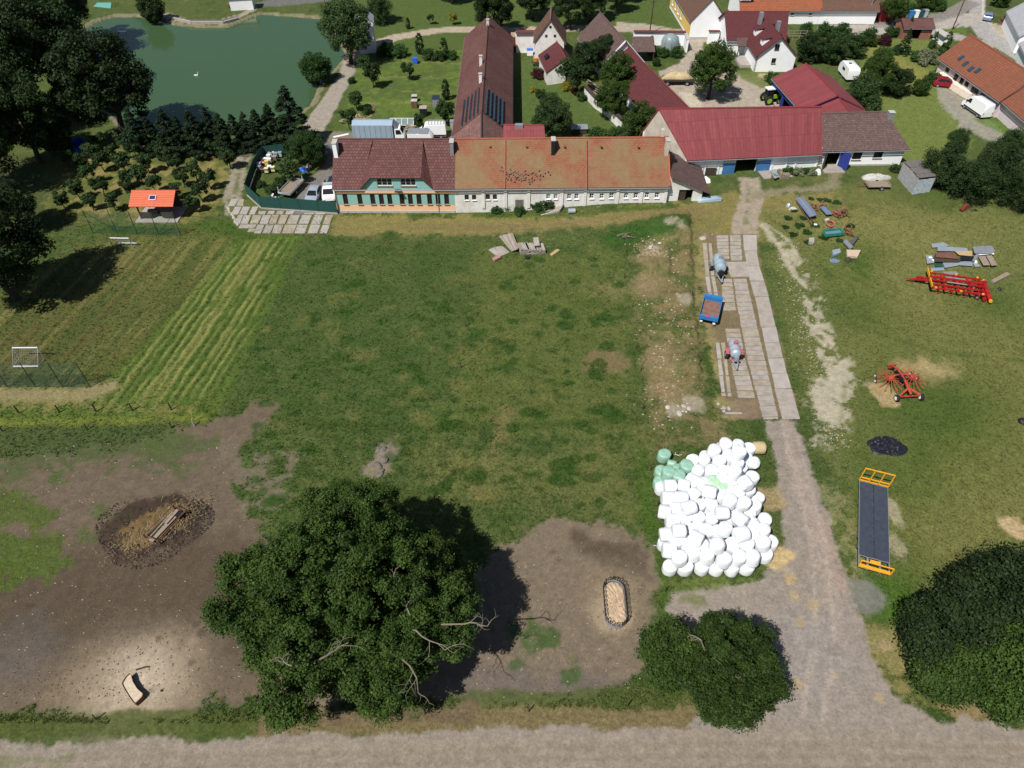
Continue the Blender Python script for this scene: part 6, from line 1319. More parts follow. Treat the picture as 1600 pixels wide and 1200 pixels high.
for x0, x1 in ((148, 225), (238, 320), (345, 410)): yslab(x0, x1, 800, 885, 42)
yslab(112, 190, 712, 792, 42); yslab(205, 285, 715, 790, 30, 5)
for x0, x1 in ((438, 520), (545, 615), (640, 715), (745, 830)): yslab(x0, x1, 848, 884, 18)
for x0, x1 in ((950, 1060), (1075, 1180)): yslab(x0, x1, 868, 884, 12)
for k in range(26):
    t = k / 26; a = SL(100 + t * 110 + rnd.uniform(-12, 18), 800 + t * 200); q = rnd.uniform(1.2, 2.4); slab([(a[0], a[1] + q), (a[0] + q * 1.5, a[1] + q), (a[0] + q * 1.5, a[1]), (a[0], a[1])], M_STONE, pav, jit=.06, name='rubble_stone')
def lerpline(line, v):
    vs = [p[1] for p in line]; return float(np.interp(v, vs, [p[0] for p in line]))
def strip(left, right, v0, v1, step, gap, ms, skip=None, jit=.05, skew=0):
    v = v0
    while v < v1 - 1:
        st = step * (.55 + .45 * (v - 300) / 300) if step < 12 else step; vb = min(v + st, v1)
        if not (skip and skip(v)):
            g_ = gap; a0, a1, b0, b1 = lerpline(left, v), lerpline(right, v), lerpline(left, vb), lerpline(right, vb)
            slab([(b0 + .4, vb - g_), (b1 - .4, vb - g_ + skew), (a1 - .4, v + skew), (a0 + .4, v)], rnd.choice(ms), trk, jit=jit)
        v = vb
mainL = [(1160.5, 367), (1163, 400), (1170, 432), (1180, 470), (1199, 560), (1222, 656)]; mainR = [(1182, 367), (1183, 400), (1188, 420), (1203, 470), (1226, 570), (1250, 656)]
strip(mainL, mainR, 368, 656, 24, .5, [M_CONC, M_CONC_L, M_CONC])
s2L = [(1140, 367), (1141, 400), (1150, 470), (1167, 560), (1192, 656)]; s2R = [(1157, 367), (1160, 410), (1174, 470), (1190, 540), (1217, 656)]
strip(s2L, s2R, 368, 408, 8, .6, [M_CONC, M_CONC_D]); strip([(1132, 408), (1144, 440)], [(1168, 408), (1178, 440)], 409, 433, 24, .5, [M_CONC]); strip(s2L, s2R, 436, 656, 8, .6, [M_CONC, M_CONC_D, M_CONC])
s3L = [(1118, 367), (1122, 400), (1127, 440), (1130, 500), (1146, 590), (1162, 656)]; s3R = [(1138, 367), (1139, 400), (1148, 470), (1164, 560), (1189, 656)]
strip(s3L, s3R, 368, 405, 8, .7, [M_CONC_D, M_CONC]); strip(s3L, s3R, 436, 486, 8, .7, [M_CONC_D, M_CONC]); strip(s3L, s3R, 514, 622, 8, .7, [M_CONC_D, M_CONC])
strip([(1097, 367), (1101, 430), (1110, 480), (1118, 540), (1127, 620)], [(1104, 367), (1108, 430), (1116, 480), (1125, 540), (1134, 620)], 380, 620, 26, 1.2, [M_CONC_D, M_CONC_L], skip=lambda v: 470 < v < 520)
strip([(1105.5, 367), (1110, 430), (1119, 480), (1127, 540), (1137, 620)], [(1111, 367), (1116, 430), (1125, 480), (1133, 540), (1143, 620)], 380, 620, 26, 1.2, [M_CONC_D, M_CONC], skip=lambda v: 470 < v < 530)
strip([(1095, 364), (1095, 370)], [(1114, 364), (1114, 370)], 364.5, 368, 20, .3, [M_CONC_L]); strip([(1133, 645), (1133, 650)], [(1160, 647), (1160, 652)], 645, 648, 20, .3, [M_CONC_L])

# ------------------------------------------------------------------ vehicles
def body(prof, W, belt, inset, m, name, root, ws=None):
    """side profile (x,z) extruded across the width, narrowing above the belt line"""
    hw = lambda z: W / 2 - max(0, z - belt) * inset
    n = len(prof); vs = [(x, hw(z), z) for x, z in prof] + [(x, -hw(z), z) for x, z in prof]
    q = MB().add(vs, [list(range(n)), list(range(n, 2 * n))[::-1]] + [[i, (i + 1) % n, n + (i + 1) % n, n + i] for i in range(n)]); return q.build(name, m, root, True, bevel=.04)
def side_pane(root, poly, W, belt, inset, sg, name='side_window'):
    hw = lambda z: W / 2 - max(0, z - belt) * inset + .008
    vs = [(x, sg * hw(z), z) for x, z in poly] + [(x, sg * (hw(z) - .03), z) for x, z in poly]; n = len(poly)
    MB().add(vs, [list(range(n)), list(range(n, 2 * n))[::-1]] + [[i, (i + 1) % n, n + (i + 1) % n, n + i] for i in range(n)]).build(name, M_GLASS, root)
def cross_pane(root, a, b, W, belt, inset, name, sh=.12):
    (x0, z0), (x1, z1_) = a, b; d = Vector((x1 - x0, 0, z1_ - z0)).normalized(); nn = Vector((-d.z, 0, d.x)); nn = nn if nn.z > 0 else -nn; o = nn * .012
    h = lambda z: W / 2 - max(0, z - belt) * inset - sh
    vs = [Vector((x0, h(z0), z0)) + o, Vector((x0, -h(z0), z0)) + o, Vector((x1, -h(z1_), z1_)) + o, Vector((x1, h(z1_), z1_)) + o]; vs += [v - nn * .03 for v in vs]
    MB().add(vs, [(0, 1, 2, 3), (7, 6, 5, 4), (0, 4, 5, 1), (1, 5, 6, 2), (2, 6, 7, 3), (3, 7, 4, 0)]).build(name, M_GLASS, root)
def lights(root, xf, xr, W, z):
    for sg in (-1, 1):
        MB().box((xf, sg * (W / 2 - .22), z), (.06, .3, .14)).build('headlight', M_FRAMEW, root); MB().box((xr, sg * (W / 2 - .12), z + .1), (.05, .14, .3)).build('tail_light', M_REDP, root)
def car(name, label, u, v, yaw, m, L=4.2, W=1.76, H=1.45, cat='car', group=None):
    r = thing(name, label, cat, u, v, yaw, group); k = L / 4.2; h = H / 1.45
    P = [(-2.05 * k, .28), (-2.1 * k, .62), (-2.0 * k, .95 * h), (-1.62 * k, 1.38 * h), (-.9 * k, 1.45 * h), (.1 * k, 1.43 * h), (1.0 * k, .98 * h), (1.8 * k, .82 * h), (2.08 * k, .6), (2.05 * k, .28)]
    body(P, W, .92 * h, .42, m, 'body', r)
    cross_pane(r, (.96 * k, 1.0 * h), (.18 * k, 1.40 * h), W, .92 * h, .42, 'windscreen'); cross_pane(r, (-1.93 * k, 1.03 * h), (-1.66 * k, 1.34 * h), W, .92 * h, .42, 'rear_window')
    for sg in (-1, 1):
        side_pane(r, [(-.25 * k, .99 * h), (.7 * k, .99 * h), (.1 * k, 1.33 * h), (-.25 * k, 1.35 * h)], W, .92 * h, .42, sg); side_pane(r, [(-1.5 * k, .99 * h), (-.33 * k, .99 * h), (-.33 * k, 1.35 * h), (-1.3 * k, 1.32 * h)], W, .92 * h, .42, sg)
        for x in (-1.3 * k, 1.28 * k): wheel(r, x, sg * (W / 2 - .1), .31, .2)
        MB().box((.75 * k, sg * (W / 2 + .08), 1.0 * h), (.12, .16, .12)).build('wing_mirror', m, r)
    lights(r, 2.06 * k, -2.09 * k, W, .68); return r
def van(name, label, u, v, yaw, m, L=5.4, W=1.95, H=2.45, rack=False, cat='van'):
    r = thing(name, label, cat, u, v, yaw); k = L / 5.4; h = H / 2.45
    P = [(-2.7 * k, .4), (-2.72 * k, 1.2), (-2.62 * k, 2.36 * h), (-2.4 * k, 2.45 * h), (.9 * k, 2.43 * h), (1.3 * k, 2.28 * h), (1.95 * k, 1.42 * h), (2.55 * k, 1.15 * h), (2.68 * k, .8), (2.66 * k, .4)]
    body(P, W, 1.2, .11, m, 'body', r); cross_pane(r, (1.9 * k, 1.48 * h), (1.36 * k, 2.2 * h), W, 1.2, .11, 'windscreen')
    for sg in (-1, 1):
        side_pane(r, [(.75 * k, 1.35 * h), (1.75 * k, 1.35 * h), (1.28 * k, 1.98 * h), (.75 * k, 2.0 * h)], W, 1.2, .11, sg)
        MB().box((-.3, sg * (W / 2 + .012), .62), (4.6 * k, .04, .22)).build('side_moulding', M_BLACK, r)
        for x in (-1.7 * k, 1.75 * k): wheel(r, x, sg * (W / 2 - .1), .35, .22)
        MB().box((1.6 * k, sg * (W / 2 + .12), 1.5 * h), (.14, .2, .28)).build('wing_mirror', M_BLACK, r)
    MB().box((2.68 * k, 0, .5), (.1, W - .1, .28)).build('bumper', M_BLACK, r); lights(r, 2.62 * k, -2.72 * k, W, .95)
    if rack:
        q = MB()
        for y in (-.8, .8): q.bar((-2.3 * k, y, 2.6 * h), (.7 * k, y, 2.6 * h), .05)
        for i in range(6): q.bar((-2.3 * k + i * .58 * k, -.8, 2.6 * h), (-2.3 * k + i * .58 * k, .8, 2.6 * h), .05)
        q.build('roof_rack', M_GREYM, r)
    return r
van('delivery_van', 'white delivery van with roof rack parked behind the brown tiled house', 676, 213, R(182), M_VANW, L=4.7, H=2.35, rack=True)
van('delivery_van', 'tall white delivery van parked in front of the pink house', 1523, 176, yaw_px((1545, 180), (1508, 155)), M_VANW, L=5.6, H=2.55)
# box truck
tr = thing('box_truck', 'box truck with long pale blue cargo body behind the brown tiled house', 'truck', 597, 221, 0)
MB().box((-1.1, 0, 2.15), (6.6, 2.35, 2.3)).build('cargo_box', M_BOXBLUE, tr, bevel=.03); q = MB().add([(-4.4, -1.18, 3.302), (2.2, -1.18, 3.302), (2.2, 1.18, 3.302), (-4.4, 1.18, 3.302), (-4.4, 0, 3.65), (2.2, 0, 3.65)], [(0, 1, 5, 4), (2, 3, 4, 5), (0, 4, 3), (1, 2, 5), (0, 3, 2, 1)]); q.build('box_roof', M_BOXBLUE, tr)
for k in range(8):
    for sg in (-1, 1): MB().box((-4.1 + k * .86, sg * 1.19, 2.15), (.04, .03, 2.2)).build('box_rib', M_GREYM, tr)
body([(2.4, .6), (2.4, 2.55), (3.3, 2.6), (3.75, 1.75), (3.95, 1.5), (3.95, .6)], 2.0, 1.6, .1, M_VANW, 'cab', tr); cross_pane(tr, (3.72, 1.82), (3.34, 2.5), 2.0, 1.6, .1, 'windscreen')
q = MB().add([(2.35, -.9, 2.62), (3.0, -.85, 2.62), (2.35, -.9, 3.4), (2.35, .9, 2.62), (3.0, .85, 2.62), (2.35, .9, 3.4)], [(0, 1, 2), (3, 5, 4), (0, 3, 4, 1), (1, 4, 5, 2), (2, 5, 3, 0)]); q.build('roof_deflector', M_GREYM, tr)
for sg in (-1, 1):
    side_pane(tr, [(2.6, 1.7), (3.6, 1.7), (3.3, 2.4), (2.6, 2.4)], 2.0, 1.6, .1, sg)
    for x in (-3.0, 3.1): wheel(tr, x, sg * .9, .42, .3)
MB().box((-.5, 0, .8), (7.4, .9, .22)).build('chassis', M_BLACK, tr); lights(tr, 3.96, -4.42, 2.0, .85)
# low cargo trailer with grey top just behind the roof ridge
tr = thing('cargo_trailer', 'white panelled trailer with flat grey roof behind the brown tiled house', 'trailer', 657, 224, R(-3)); 
body([(-1.9, .5), (-1.9, 2.1), (1.5, 2.1), (2.2, 1.3), (2.2, .5)], 2.0, 5, 0, M_VANW, 'body', tr); MB().box((-.2, 0, 2.13), (3.4, 1.98, .06)).build('top_panel', M_GREYM, tr)
for sg in (-1, 1): wheel(tr, -.6, sg * .9, .32, .2)
MB().bar((2.2, 0, .55), (3.2, 0, .5), .1).build('drawbar', M_GREYM, tr)
car('parked_car', 'silver hatchback parked inside the green screened fence', 491, 310, yaw_px((498, 295), (487, 318)), M_SILVER, L=4.1)
car('parked_car', 'blue-grey car parked at the kerb in the top right corner', 1543, 30, yaw_px((1540, 34), (1549, 18)), M_BLUECAR, L=4.2)
car('parked_car', 'dark red car half hidden beside the pink house', 1475, 135, yaw_px((1466, 133), (1486, 135)), M_REDCAR, L=4.3, H=1.6)
car('parked_car', 'dark car mostly hidden behind the yard gable of the brown tiled house', 524, 290, R(85), M_NAVY, L=4.2)
car('parked_car', 'dark blue car on the lane behind the fenced yard', 436, 230, R(5), M_NAVY, L=4.2)
tr = thing('flatbed_truck', 'small white flatbed truck facing the green screened fence', 'truck', 517, 306, yaw_px((520, 288), (515, 320)))
body([(.4, .5), (.4, 1.95), (1.3, 2.0), (1.95, 1.3), (2.3, 1.1), (2.35, .5)], 1.85, 1.2, .12, M_VANW, 'cab', tr); cross_pane(tr, (1.92, 1.36), (1.36, 1.93), 1.85, 1.2, .12, 'windscreen')
for k in range(7): MB().box((-2.6 + k * .46, 0, 1.05), (.42, 1.95, .07)).build('deck_board', M_WOOD, tr)
MB().box((-1.2, 0, .8), (3.4, .8, .2)).build('chassis', M_BLACK, tr); q = MB()
for sg in (-1, 1):
    q.bar((-2.8, sg * .98, 1.3), (.25, sg * .98, 1.3), .05, .4); side_pane(tr, [(.6, 1.25), (1.6, 1.25), (1.25, 1.8), (.6, 1.85)], 1.85, 1.2, .12, sg)
    for x in (-1.9, 1.5): wheel(tr, x, sg * .8, .34, .22)
q.build('side_board', M_GALV, tr); lights(tr, 2.36, -2.8, 1.8, .75); MB().bar((.2, -.9, 1.9), (.2, .9, 1.9), .08, .9).build('headboard', M_GALV, tr)
# grey flatbed trailer
def flat_trailer(name, label, u, v, yaw, L, W, h, m, nb, side=True, straw=False):
    t = thing(name, label, 'trailer', u, v, yaw)
    for k in range(nb): MB().box((0, -W / 2 + W * (k + .5) / nb, h), (L, W / nb - .03, .07)).build('deck_board', m, t)
    MB().box((0, 0, h - .16), (L * .95, W * .5, .16)).build('chassis', M_RUST, t)
    q = MB()
    for x in (-L / 2, L / 2): q.bar((x, -W / 2, h + .12), (x, W / 2, h + .12), .06, .3)
    if side:
        for sg in (-1, 1): q.bar((-L / 2, sg * W / 2, h + .12), (L / 2, sg * W / 2, h + .12), .06, .28)
    q.build('side_board', M_GALV if side else m, t)
    for sg in (-1, 1): wheel(t, -L * .1, sg * (W / 2 - .12 if h > .8 else W / 2 + .12), .33, .22)
    MB().bar((L / 2, 0, h - .15), (L / 2 + 1.3, 0, .45), .1).build('drawbar', M_RUST, t); return t
t = flat_trailer('flatbed_trailer', 'grey wooden flatbed trailer with upright stakes in the fenced yard', 457, 300, yaw_px((444, 310), (468, 285)), 4.4, 2.0, .85, M_WOOD, 7)
for x, y in ((-2, .95), (1.9, .95), (1.9, -.95), (0, -.95)): MB().box((x, y, 1.35), (.12, .12, .9)).build('stake', M_GALV, t)
t = flat_trailer('small_trailer', 'small single-axle trailer with grey plank deck in front of the outbuilding', 1369, 293, R(181), 3.3, 1.7, .55, M_WOOD, 6, side=False)
# tarpaulin heap behind it
def lump(name, label, cat, u, v, rx, ry, h, m, seed=1, yaw=0, n=26, rough=.22, kind=None):
    x0, y0, _ = GT(u, v); vs = []; fs = []; r_ = random.Random(seed); ph = [r_.uniform(0, 6) for _ in range(6)]
    for i in range(9):
        t = i / 8
        for k in range(n):
            a = 6.283 * k / n; w_ = 1 + rough * (math.sin(a * 2 + ph[0]) * .5 + math.sin(a * 3 + ph[1]) * .4 + math.sin(a * 5 + ph[2]) * .3); rr = math.cos(t * math.pi / 2) ** .8 * w_
            vs.append((rx * rr * math.cos(a), ry * rr * math.sin(a), h * math.sin(t * math.pi / 2) * (1 + rough * .8 * math.sin(a * 4 + ph[3] + t * 3)) + r_.uniform(-.03, .03) - .05))
    for i in range(8):
        for k in range(n): fs.append([i * n + k, i * n + (k + 1) % n, (i + 1) * n + (k + 1) % n, (i + 1) * n + k])
    q = MB(); q.v = vs; q.f = fs; o = q.build(name, m, None, True); o.location = (x0, y0, hz(x0, y0)); o.rotation_euler[2] = yaw
    return tag(o, label, cat, kind=kind)
lump('tarpaulin_heap', 'crumpled pale tarpaulin heap behind the small trailer', 'tarpaulin', 1368, 279, 2.0, .9, .7, M_TARP, 4)
lump('blue_tarpaulin', 'bright blue and white plastic sheet bundle by the yard bushes', 'tarpaulin', 474, 266, .8, .6, .4, M_BLUETARP, 5); lump('white_sheet_bundle', 'white plastic bundle beside the blue sheet', 'bundle', 483, 261, .5, .4, .5, M_TARP, 6)
lump('coal_heap', 'flat heap of glossy black coal lumps on the right field', 'heap', 1385, 699, 1.9, 1.2, .3, M_COAL, 9)
q = MB(); p0 = GT(1385, 697)
for k in range(420):
    a = rnd.uniform(0, 6.28); d = rnd.random() ** .6; q.box((math.cos(a) * d * 1.6, math.sin(a) * d * 1.2, .3 * math.sqrt(max(0, 1 - d * d)) + .03), (rnd.uniform(.08, .25), rnd.uniform(.08, .22), rnd.uniform(.06, .15)), rnd.uniform(0, 3), rnd.uniform(-.5, .5), rnd.uniform(-.5, .5))
o = q.build('coal_lumps', M_COAL); o.location = p0; tag(o, 'loose black lumps scattered over the coal heap', 'coal', kind='stuff')
# ---- caravan
cv = thing('caravan', 'white caravan parked between the trees behind the cart shed', 'caravan', 1323, 121, yaw_px((1333, 120), (1316, 100)))
body([(-2.4, .5), (-2.4, 2.1), (-2.1, 2.5), (1.7, 2.5), (2.3, 1.9), (2.5, 1.0), (2.2, .5)], 2.2, 2.0, .15, M_VANW, 'body', cv); cross_pane(cv, (2.32, 1.85), (1.85, 2.35), 2.2, 2, .15, 'front_window', .3)
for sg in (-1, 1): side_pane(cv, [(-.6, 1.4), (.6, 1.4), (.6, 1.9), (-.6, 1.9)], 2.2, 2, .15, sg); wheel(cv, -.2, sg * .98, .32, .2)
MB().box((.2, .1, 2.53), (.5, .5, .07)).build('roof_hatch', M_BLACK, cv); MB().bar((2.2, 0, .55), (3.3, 0, .5), .1).build('drawbar', M_GREYM, cv)
# ---- tractor
tk = thing('tractor', 'green and black tractor with white roof parked beside the cart shed', 'tractor', 1204, 160, yaw_px((1196, 160), (1218, 158)))
MT = mat('lime_green_paint', (.26, .42, .04), .4); body([(-.2, .8), (-.2, 1.5), (1.4, 1.45), (1.55, .8)], .8, 5, 0, MT, 'bonnet', tk)
body([(-1.4, 1.0), (-1.3, 2.5), (-.2, 2.5), (-.1, 1.0)], 1.3, 1.3, .1, M_GLASS, 'cab', tk); MB().box((-.75, 0, 2.58), (1.4, 1.35, .14)).build('cab_roof', M_FRAMEW, tk); MB().box((.0, 0, .8), (2.6, .5, .4)).build('chassis', M_BLACK, tk)
for sg in (-1, 1): wheel(tk, -.95, sg * .95, .78, .42, MT); wheel(tk, 1.1, sg * .8, .5, .32, MT)
MB().tube([(.9, .2, 1.4), (.9, .2, 2.2)], .05, 8).build('exhaust', M_BLACK, tk); q = MB().bar((1.6, .45, .9), (2.6, .4, .5), .12).bar((1.6, -.45, .9), (2.6, -.4, .5), .12).box((2.7, 0, .4), (.35, 1.6, .5)); q.build('front_loader', MT, tk)
# ---- hay trailer in the farmyard
hw_ = thing('hay_trailer', 'dark trailer loaded with loose hay beside the farmyard walnut tree', 'trailer', 1057, 131, R(0))
MB().box((0, 0, 1.0), (5.2, 2.2, .3)).build('deck', M_WOODD, hw_); 
for x in (-1.9, 1.7):
    for sg in (-1, 1): wheel(hw_, x, sg * .95, .42, .28)
o = lump('hay_load', None, None, 1057, 131, 2.6, 1.1, .9, M_STRAW, 3); o.parent = hw_; o.location = (0, 0, 1.15)
# ---- slurry tankers
def tanker(name, label, u, v, yaw, L, r, mt, mfr, red):
    t = thing(name, label, 'tanker', u, v, yaw); zc = r + .62; n = 18; prof = [(.05, -L / 2), (r * .6, -L / 2 + .03), (r * .9, -L / 2 + .14), (r, -L / 2 + .3), (r, L / 2 - .3), (r * .9, L / 2 - .14), (r * .6, L / 2 - .03), (.05, L / 2)]
    Mx = Matrix.Translation((0, 0, zc)) @ Matrix.Rotation(R(90), 4, 'Y'); tank = MB().lathe(prof, n, Mx).build('tank', mt, t, True)
    for x in (-L * .3, 0, L * .3): MB().lathe([(r + .0, x - .03), (r + .025, x - .03), (r + .025, x + .03), (r, x + .03)], n, Mx).build('tank_band', mfr, tank)
    MB().lathe([(.2, 0), (.2, .12), (.24, .13), (.24, .17), (.02, .18)], 12, Matrix.Translation((-.2, 0, zc + r - .03))).build('hatch', mfr, tank, True)
    q = MB()
    for sg in (-1, 1): q.bar((-L / 2, sg * r * .62, .6), (L / 2 + .2, sg * r * .62, .6), .1, .16)
    for x in (-L / 2, 0, L / 2 + .2): q.bar((x, -r * .9, .6), (x, r * .9, .6), .1, .14)
    q.build('chassis', mfr, t)
    for sg in (-1, 1): wheel(t, -.25 if not red else .35, sg * (r + .22), .48, .32); MB().box((-.25 if not red else .35, sg * (r + .22), 1.02), (1.0, .36, .05)).build('mudguard', mfr, t)
    MB().bar((L / 2 + .1, -r * .6, .6), (L / 2 + 1.5, 0, .5), .1).bar((L / 2 + .1, r * .6, .6), (L / 2 + 1.5, 0, .5), .1).build('drawbar', M_GALV, t)
    MB().box((L / 2 + .25, 0, .95), (.4, r * .9, .55)).tube([(L / 2 + .05, 0, zc), (L / 2 + .3, 0, zc), (L / 2 + .45, 0, .9)], .08, 8).build('pump', M_GREYM if red else M_BLACK, t)
    q = MB()
    for k in range(5): q.bar((L / 2 * .9, -.18, .7 + k * .28), (L / 2 * .9, .18, .7 + k * .28), .03) if False else None
    return t
M_TANKB = mat('pale_blue_galvanised_tank', (.40, .53, .60), .4, .35, noise=.08, scale=1)
tanker('slurry_tanker', 'pale blue-grey slurry tanker on the slab track, nearest the barn', 1121, 424, yaw_px((1117, 405), (1123, 436)), 2.9, .68, M_TANKB, M_GREYM, False)
tanker('slurry_tanker', 'grey slurry tanker with faded red frame on the slab track', 1144, 556, yaw_px((1138, 532), (1147, 572)), 2.5, .58, M_TANKB, mat('faded_red_paint', (.42, .10, .12), .6, noise=.15), True)
# ---- blue tipping trailer
bt = thing('tipping_trailer', 'bright blue tipping trailer with rusty empty bed on the slab track', 'trailer', 1108, 493, yaw_px((1105, 504), (1114, 468)))
W, L = 2.1, 3.5; MB().box((0, 0, .86), (L, W, .08)).build('bed_floor', mat('rusty_brown_bed', (.20, .11, .085), .9, noise=.3, scale=2), bt)
for sg in (-1, 1): MB().box((0, sg * (W / 2 + .03), 1.08), (L, .06, .5)).build('side_board', M_BLUETR, bt)
MB().box((L / 2 + .22, 0, 1.18), (.46, W + .12, .7)).build('headboard', M_BLUETR, bt); MB().box((-L / 2 - .12, 0, 1.06), (.26, W + .12, .5)).build('tailgate', M_BLUETR, bt)
MB().box((-L / 2 - .12, .2, 1.33), (.24, .4, .05)).build('warning_plate', mat('magenta_plate', (.6, .02, .2)), bt); MB().box((0, 0, .62), (L, .9, .3)).build('chassis', M_BLACK, bt)
for x in (-1.1, .9):
    for sg in (-1, 1): wheel(bt, x, sg * .85, .4, .28)
for sg in (-1, 1): MB().box((-L / 2 - .3, sg * .75, .55), (.12, .3, .16)).build('tail_light', M_FRAMEW, bt)
MB().bar((L / 2 + .4, 0, .6), (L / 2 + 1.3, 0, .4), .1).build('drawbar', M_BLACK, bt)
# ---- long flatbed bale trailer with yellow racks
A0 = Vector((*G(1365, 756, 1.1), 0)); A1 = Vector((*G(1366, 890, 1.1), 0)); mid = (A0 + A1) / 2; L = (A0 - A1).length; yw = math.atan2((A0 - A1).y, (A0 - A1).x)
bt = empty('bale_trailer', 'long flat bale trailer with dark grey deck and yellow end racks', 'trailer', (mid.x, mid.y, hz(mid.x, mid.y)), yw); W = 2.45
M_DECK = mat('dark_grey_deck', (.045, .055, .075), .55, noise=.2, scale=2.5, bump=.1); Ld = L - 1.25; xd = .55
for k in range(8): MB().box((xd - Ld / 2 + Ld * (k + .5) / 8, W / 4 + .01, 1.08), (Ld / 8 - .012, W / 2 - .02, .06)).build('deck_panel', M_DECK, bt); MB().box((xd - Ld / 2 + Ld * (k + .5) / 8, -W / 4 - .01, 1.08), (Ld / 8 - .012, W / 2 - .02, .06)).build('deck_panel', M_DECK, bt)
q = MB()
for sg in (-1, 1): q.bar((-L / 2, sg * W / 2, 1.0), (L / 2, sg * W / 2, 1.0), .08, .18); q.bar((-L / 2, sg * .5, .9), (L / 2, sg * .5, .9), .14, .26)
for k in range(9): q.bar((-L / 2 + L * k / 8, -W / 2, .98), (-L / 2 + L * k / 8, W / 2, .98), .08, .1)
q.build('chassis', M_GREYM, bt)
def rack(x, h, n, two=True):
    q = MB(); hw = W / 2 + .05
    for k in range(n + 1): y = -hw + 2 * hw * k / n; q.bar((x, y, 1.1), (x, y, 1.1 + h), .09)
    for z in ([1.14, 1.1 + h * .25, 1.1 + h] if two else [1.14, 1.1 + h]): q.bar((x, -hw, z), (x, hw, z), .09)
    q.build('end_rack', M_YELP, bt)
rack(L / 2 + .05, 1.75, 3); rack(-L / 2 - .05, .85, 1, False)
MB().box((-L / 2 + .05, 0, 1.1), (.3, W + .1, .1)).build('rear_beam', M_YELP, bt); MB().box((-L / 2 + .75, -.1, 1.02), (.4, .8, .12)).build('tool_box', M_YELP, bt)
for x in (-2.2, -1.1, 2.7):
    for sg in (-1, 1): wheel(bt, x, sg * .95, .42, .34)
MB().bar((L / 2, 0, .7), (L / 2 + 1.1, 0, .5), .12).build('drawbar', M_BLACK, bt)
# ---- red cultivator
cu = thing('cultivator', 'bright red folded field cultivator with yellow marker boards', 'farm implement', 1492, 452, yaw_px((1448, 444), (1540, 458)))
q = MB(); L, W = 7.2, 3.4
for k, y in enumerate((-1.6, -.85, -.3, .3, .85, 1.6)): q.bar((-3.3, y, .9 + (.25 if abs(y) < .5 else 0)), (3.0, y, .9 + (.25 if abs(y) < .5 else 0)), .15, .18)
q.build('long_beams', M_REDP, cu)
for x in (-3.2, -1.7, -.2, 1.3, 2.8): MB().bar((x, -W / 2 - .1, .82), (x, W / 2 + .1, .82), .16, .18).build('cross_beam', M_REDP, cu)
for x in (-2.6, -1.1, .4, 1.9):
    for k in range(9):
        y = -1.6 + k * .4; tn = MB().tube([(x, y, .8), (x + .35, y, .65), (x + .42, y, .3), (x + .15, y, .05)], .045, 5).build('tine', M_REDP, cu)
Mx = Matrix.Translation((3.55, 0, .42)) @ Matrix.Rotation(R(90), 4, 'X'); q = MB().lathe([(.2, -2.0), (.24, -1.95), (.24, 1.95), (.2, 2.0)], 14, Mx); q.build('roller', M_REDP, cu, True)
Mx = Matrix.Translation((2.95, 0, .35)) @ Matrix.Rotation(R(90), 4, 'X'); MB().lathe([(.22, -1.9), (.24, 1.9)], 12, Mx).build('roller', M_REDP, cu, True)
for y in (-1.9, 1.9): MB().lathe([(.2, -.12), (.2, .12)], 12, Matrix.Translation((3.55, y * 1.1, .42)) @ Matrix.Rotation(R(90), 4, 'X')).build('roller_end', M_YELP, cu)
for sg in (-1, 1): MB().bar((-3.45, sg * .25, 1.25), (-3.45, sg * 1.9, 1.25), .1, .32).build('marker_board', M_YELP, cu)
MB().bar((-3.3, -.3, .95), (-5.4, 0, .6), .16).bar((-3.3, .3, .95), (-5.4, 0, .6), .16).box((-4.3, 0, .95), (1.0, .35, .35)).bar((-5.3, 0, .6), (-5.9, 0, .55), .12).build('drawbar', M_REDP, cu)
for y in (-1.5, -.6, .6, 1.5): wheel(cu, 2.2, y, .3, .18)
for x in (-2.9, 0, 2.5):
    for y in (-1.75, 1.75): MB().box((x, y, 1.03), (.25, .22, .16)).build('yellow_cap', M_YELP, cu)
for y in (-.55, .55): MB().tube([(-1.5, y, 1.25), (.8, y, 1.25)], .07, 8).build('hydraulic_ram', M_GREYM, cu)
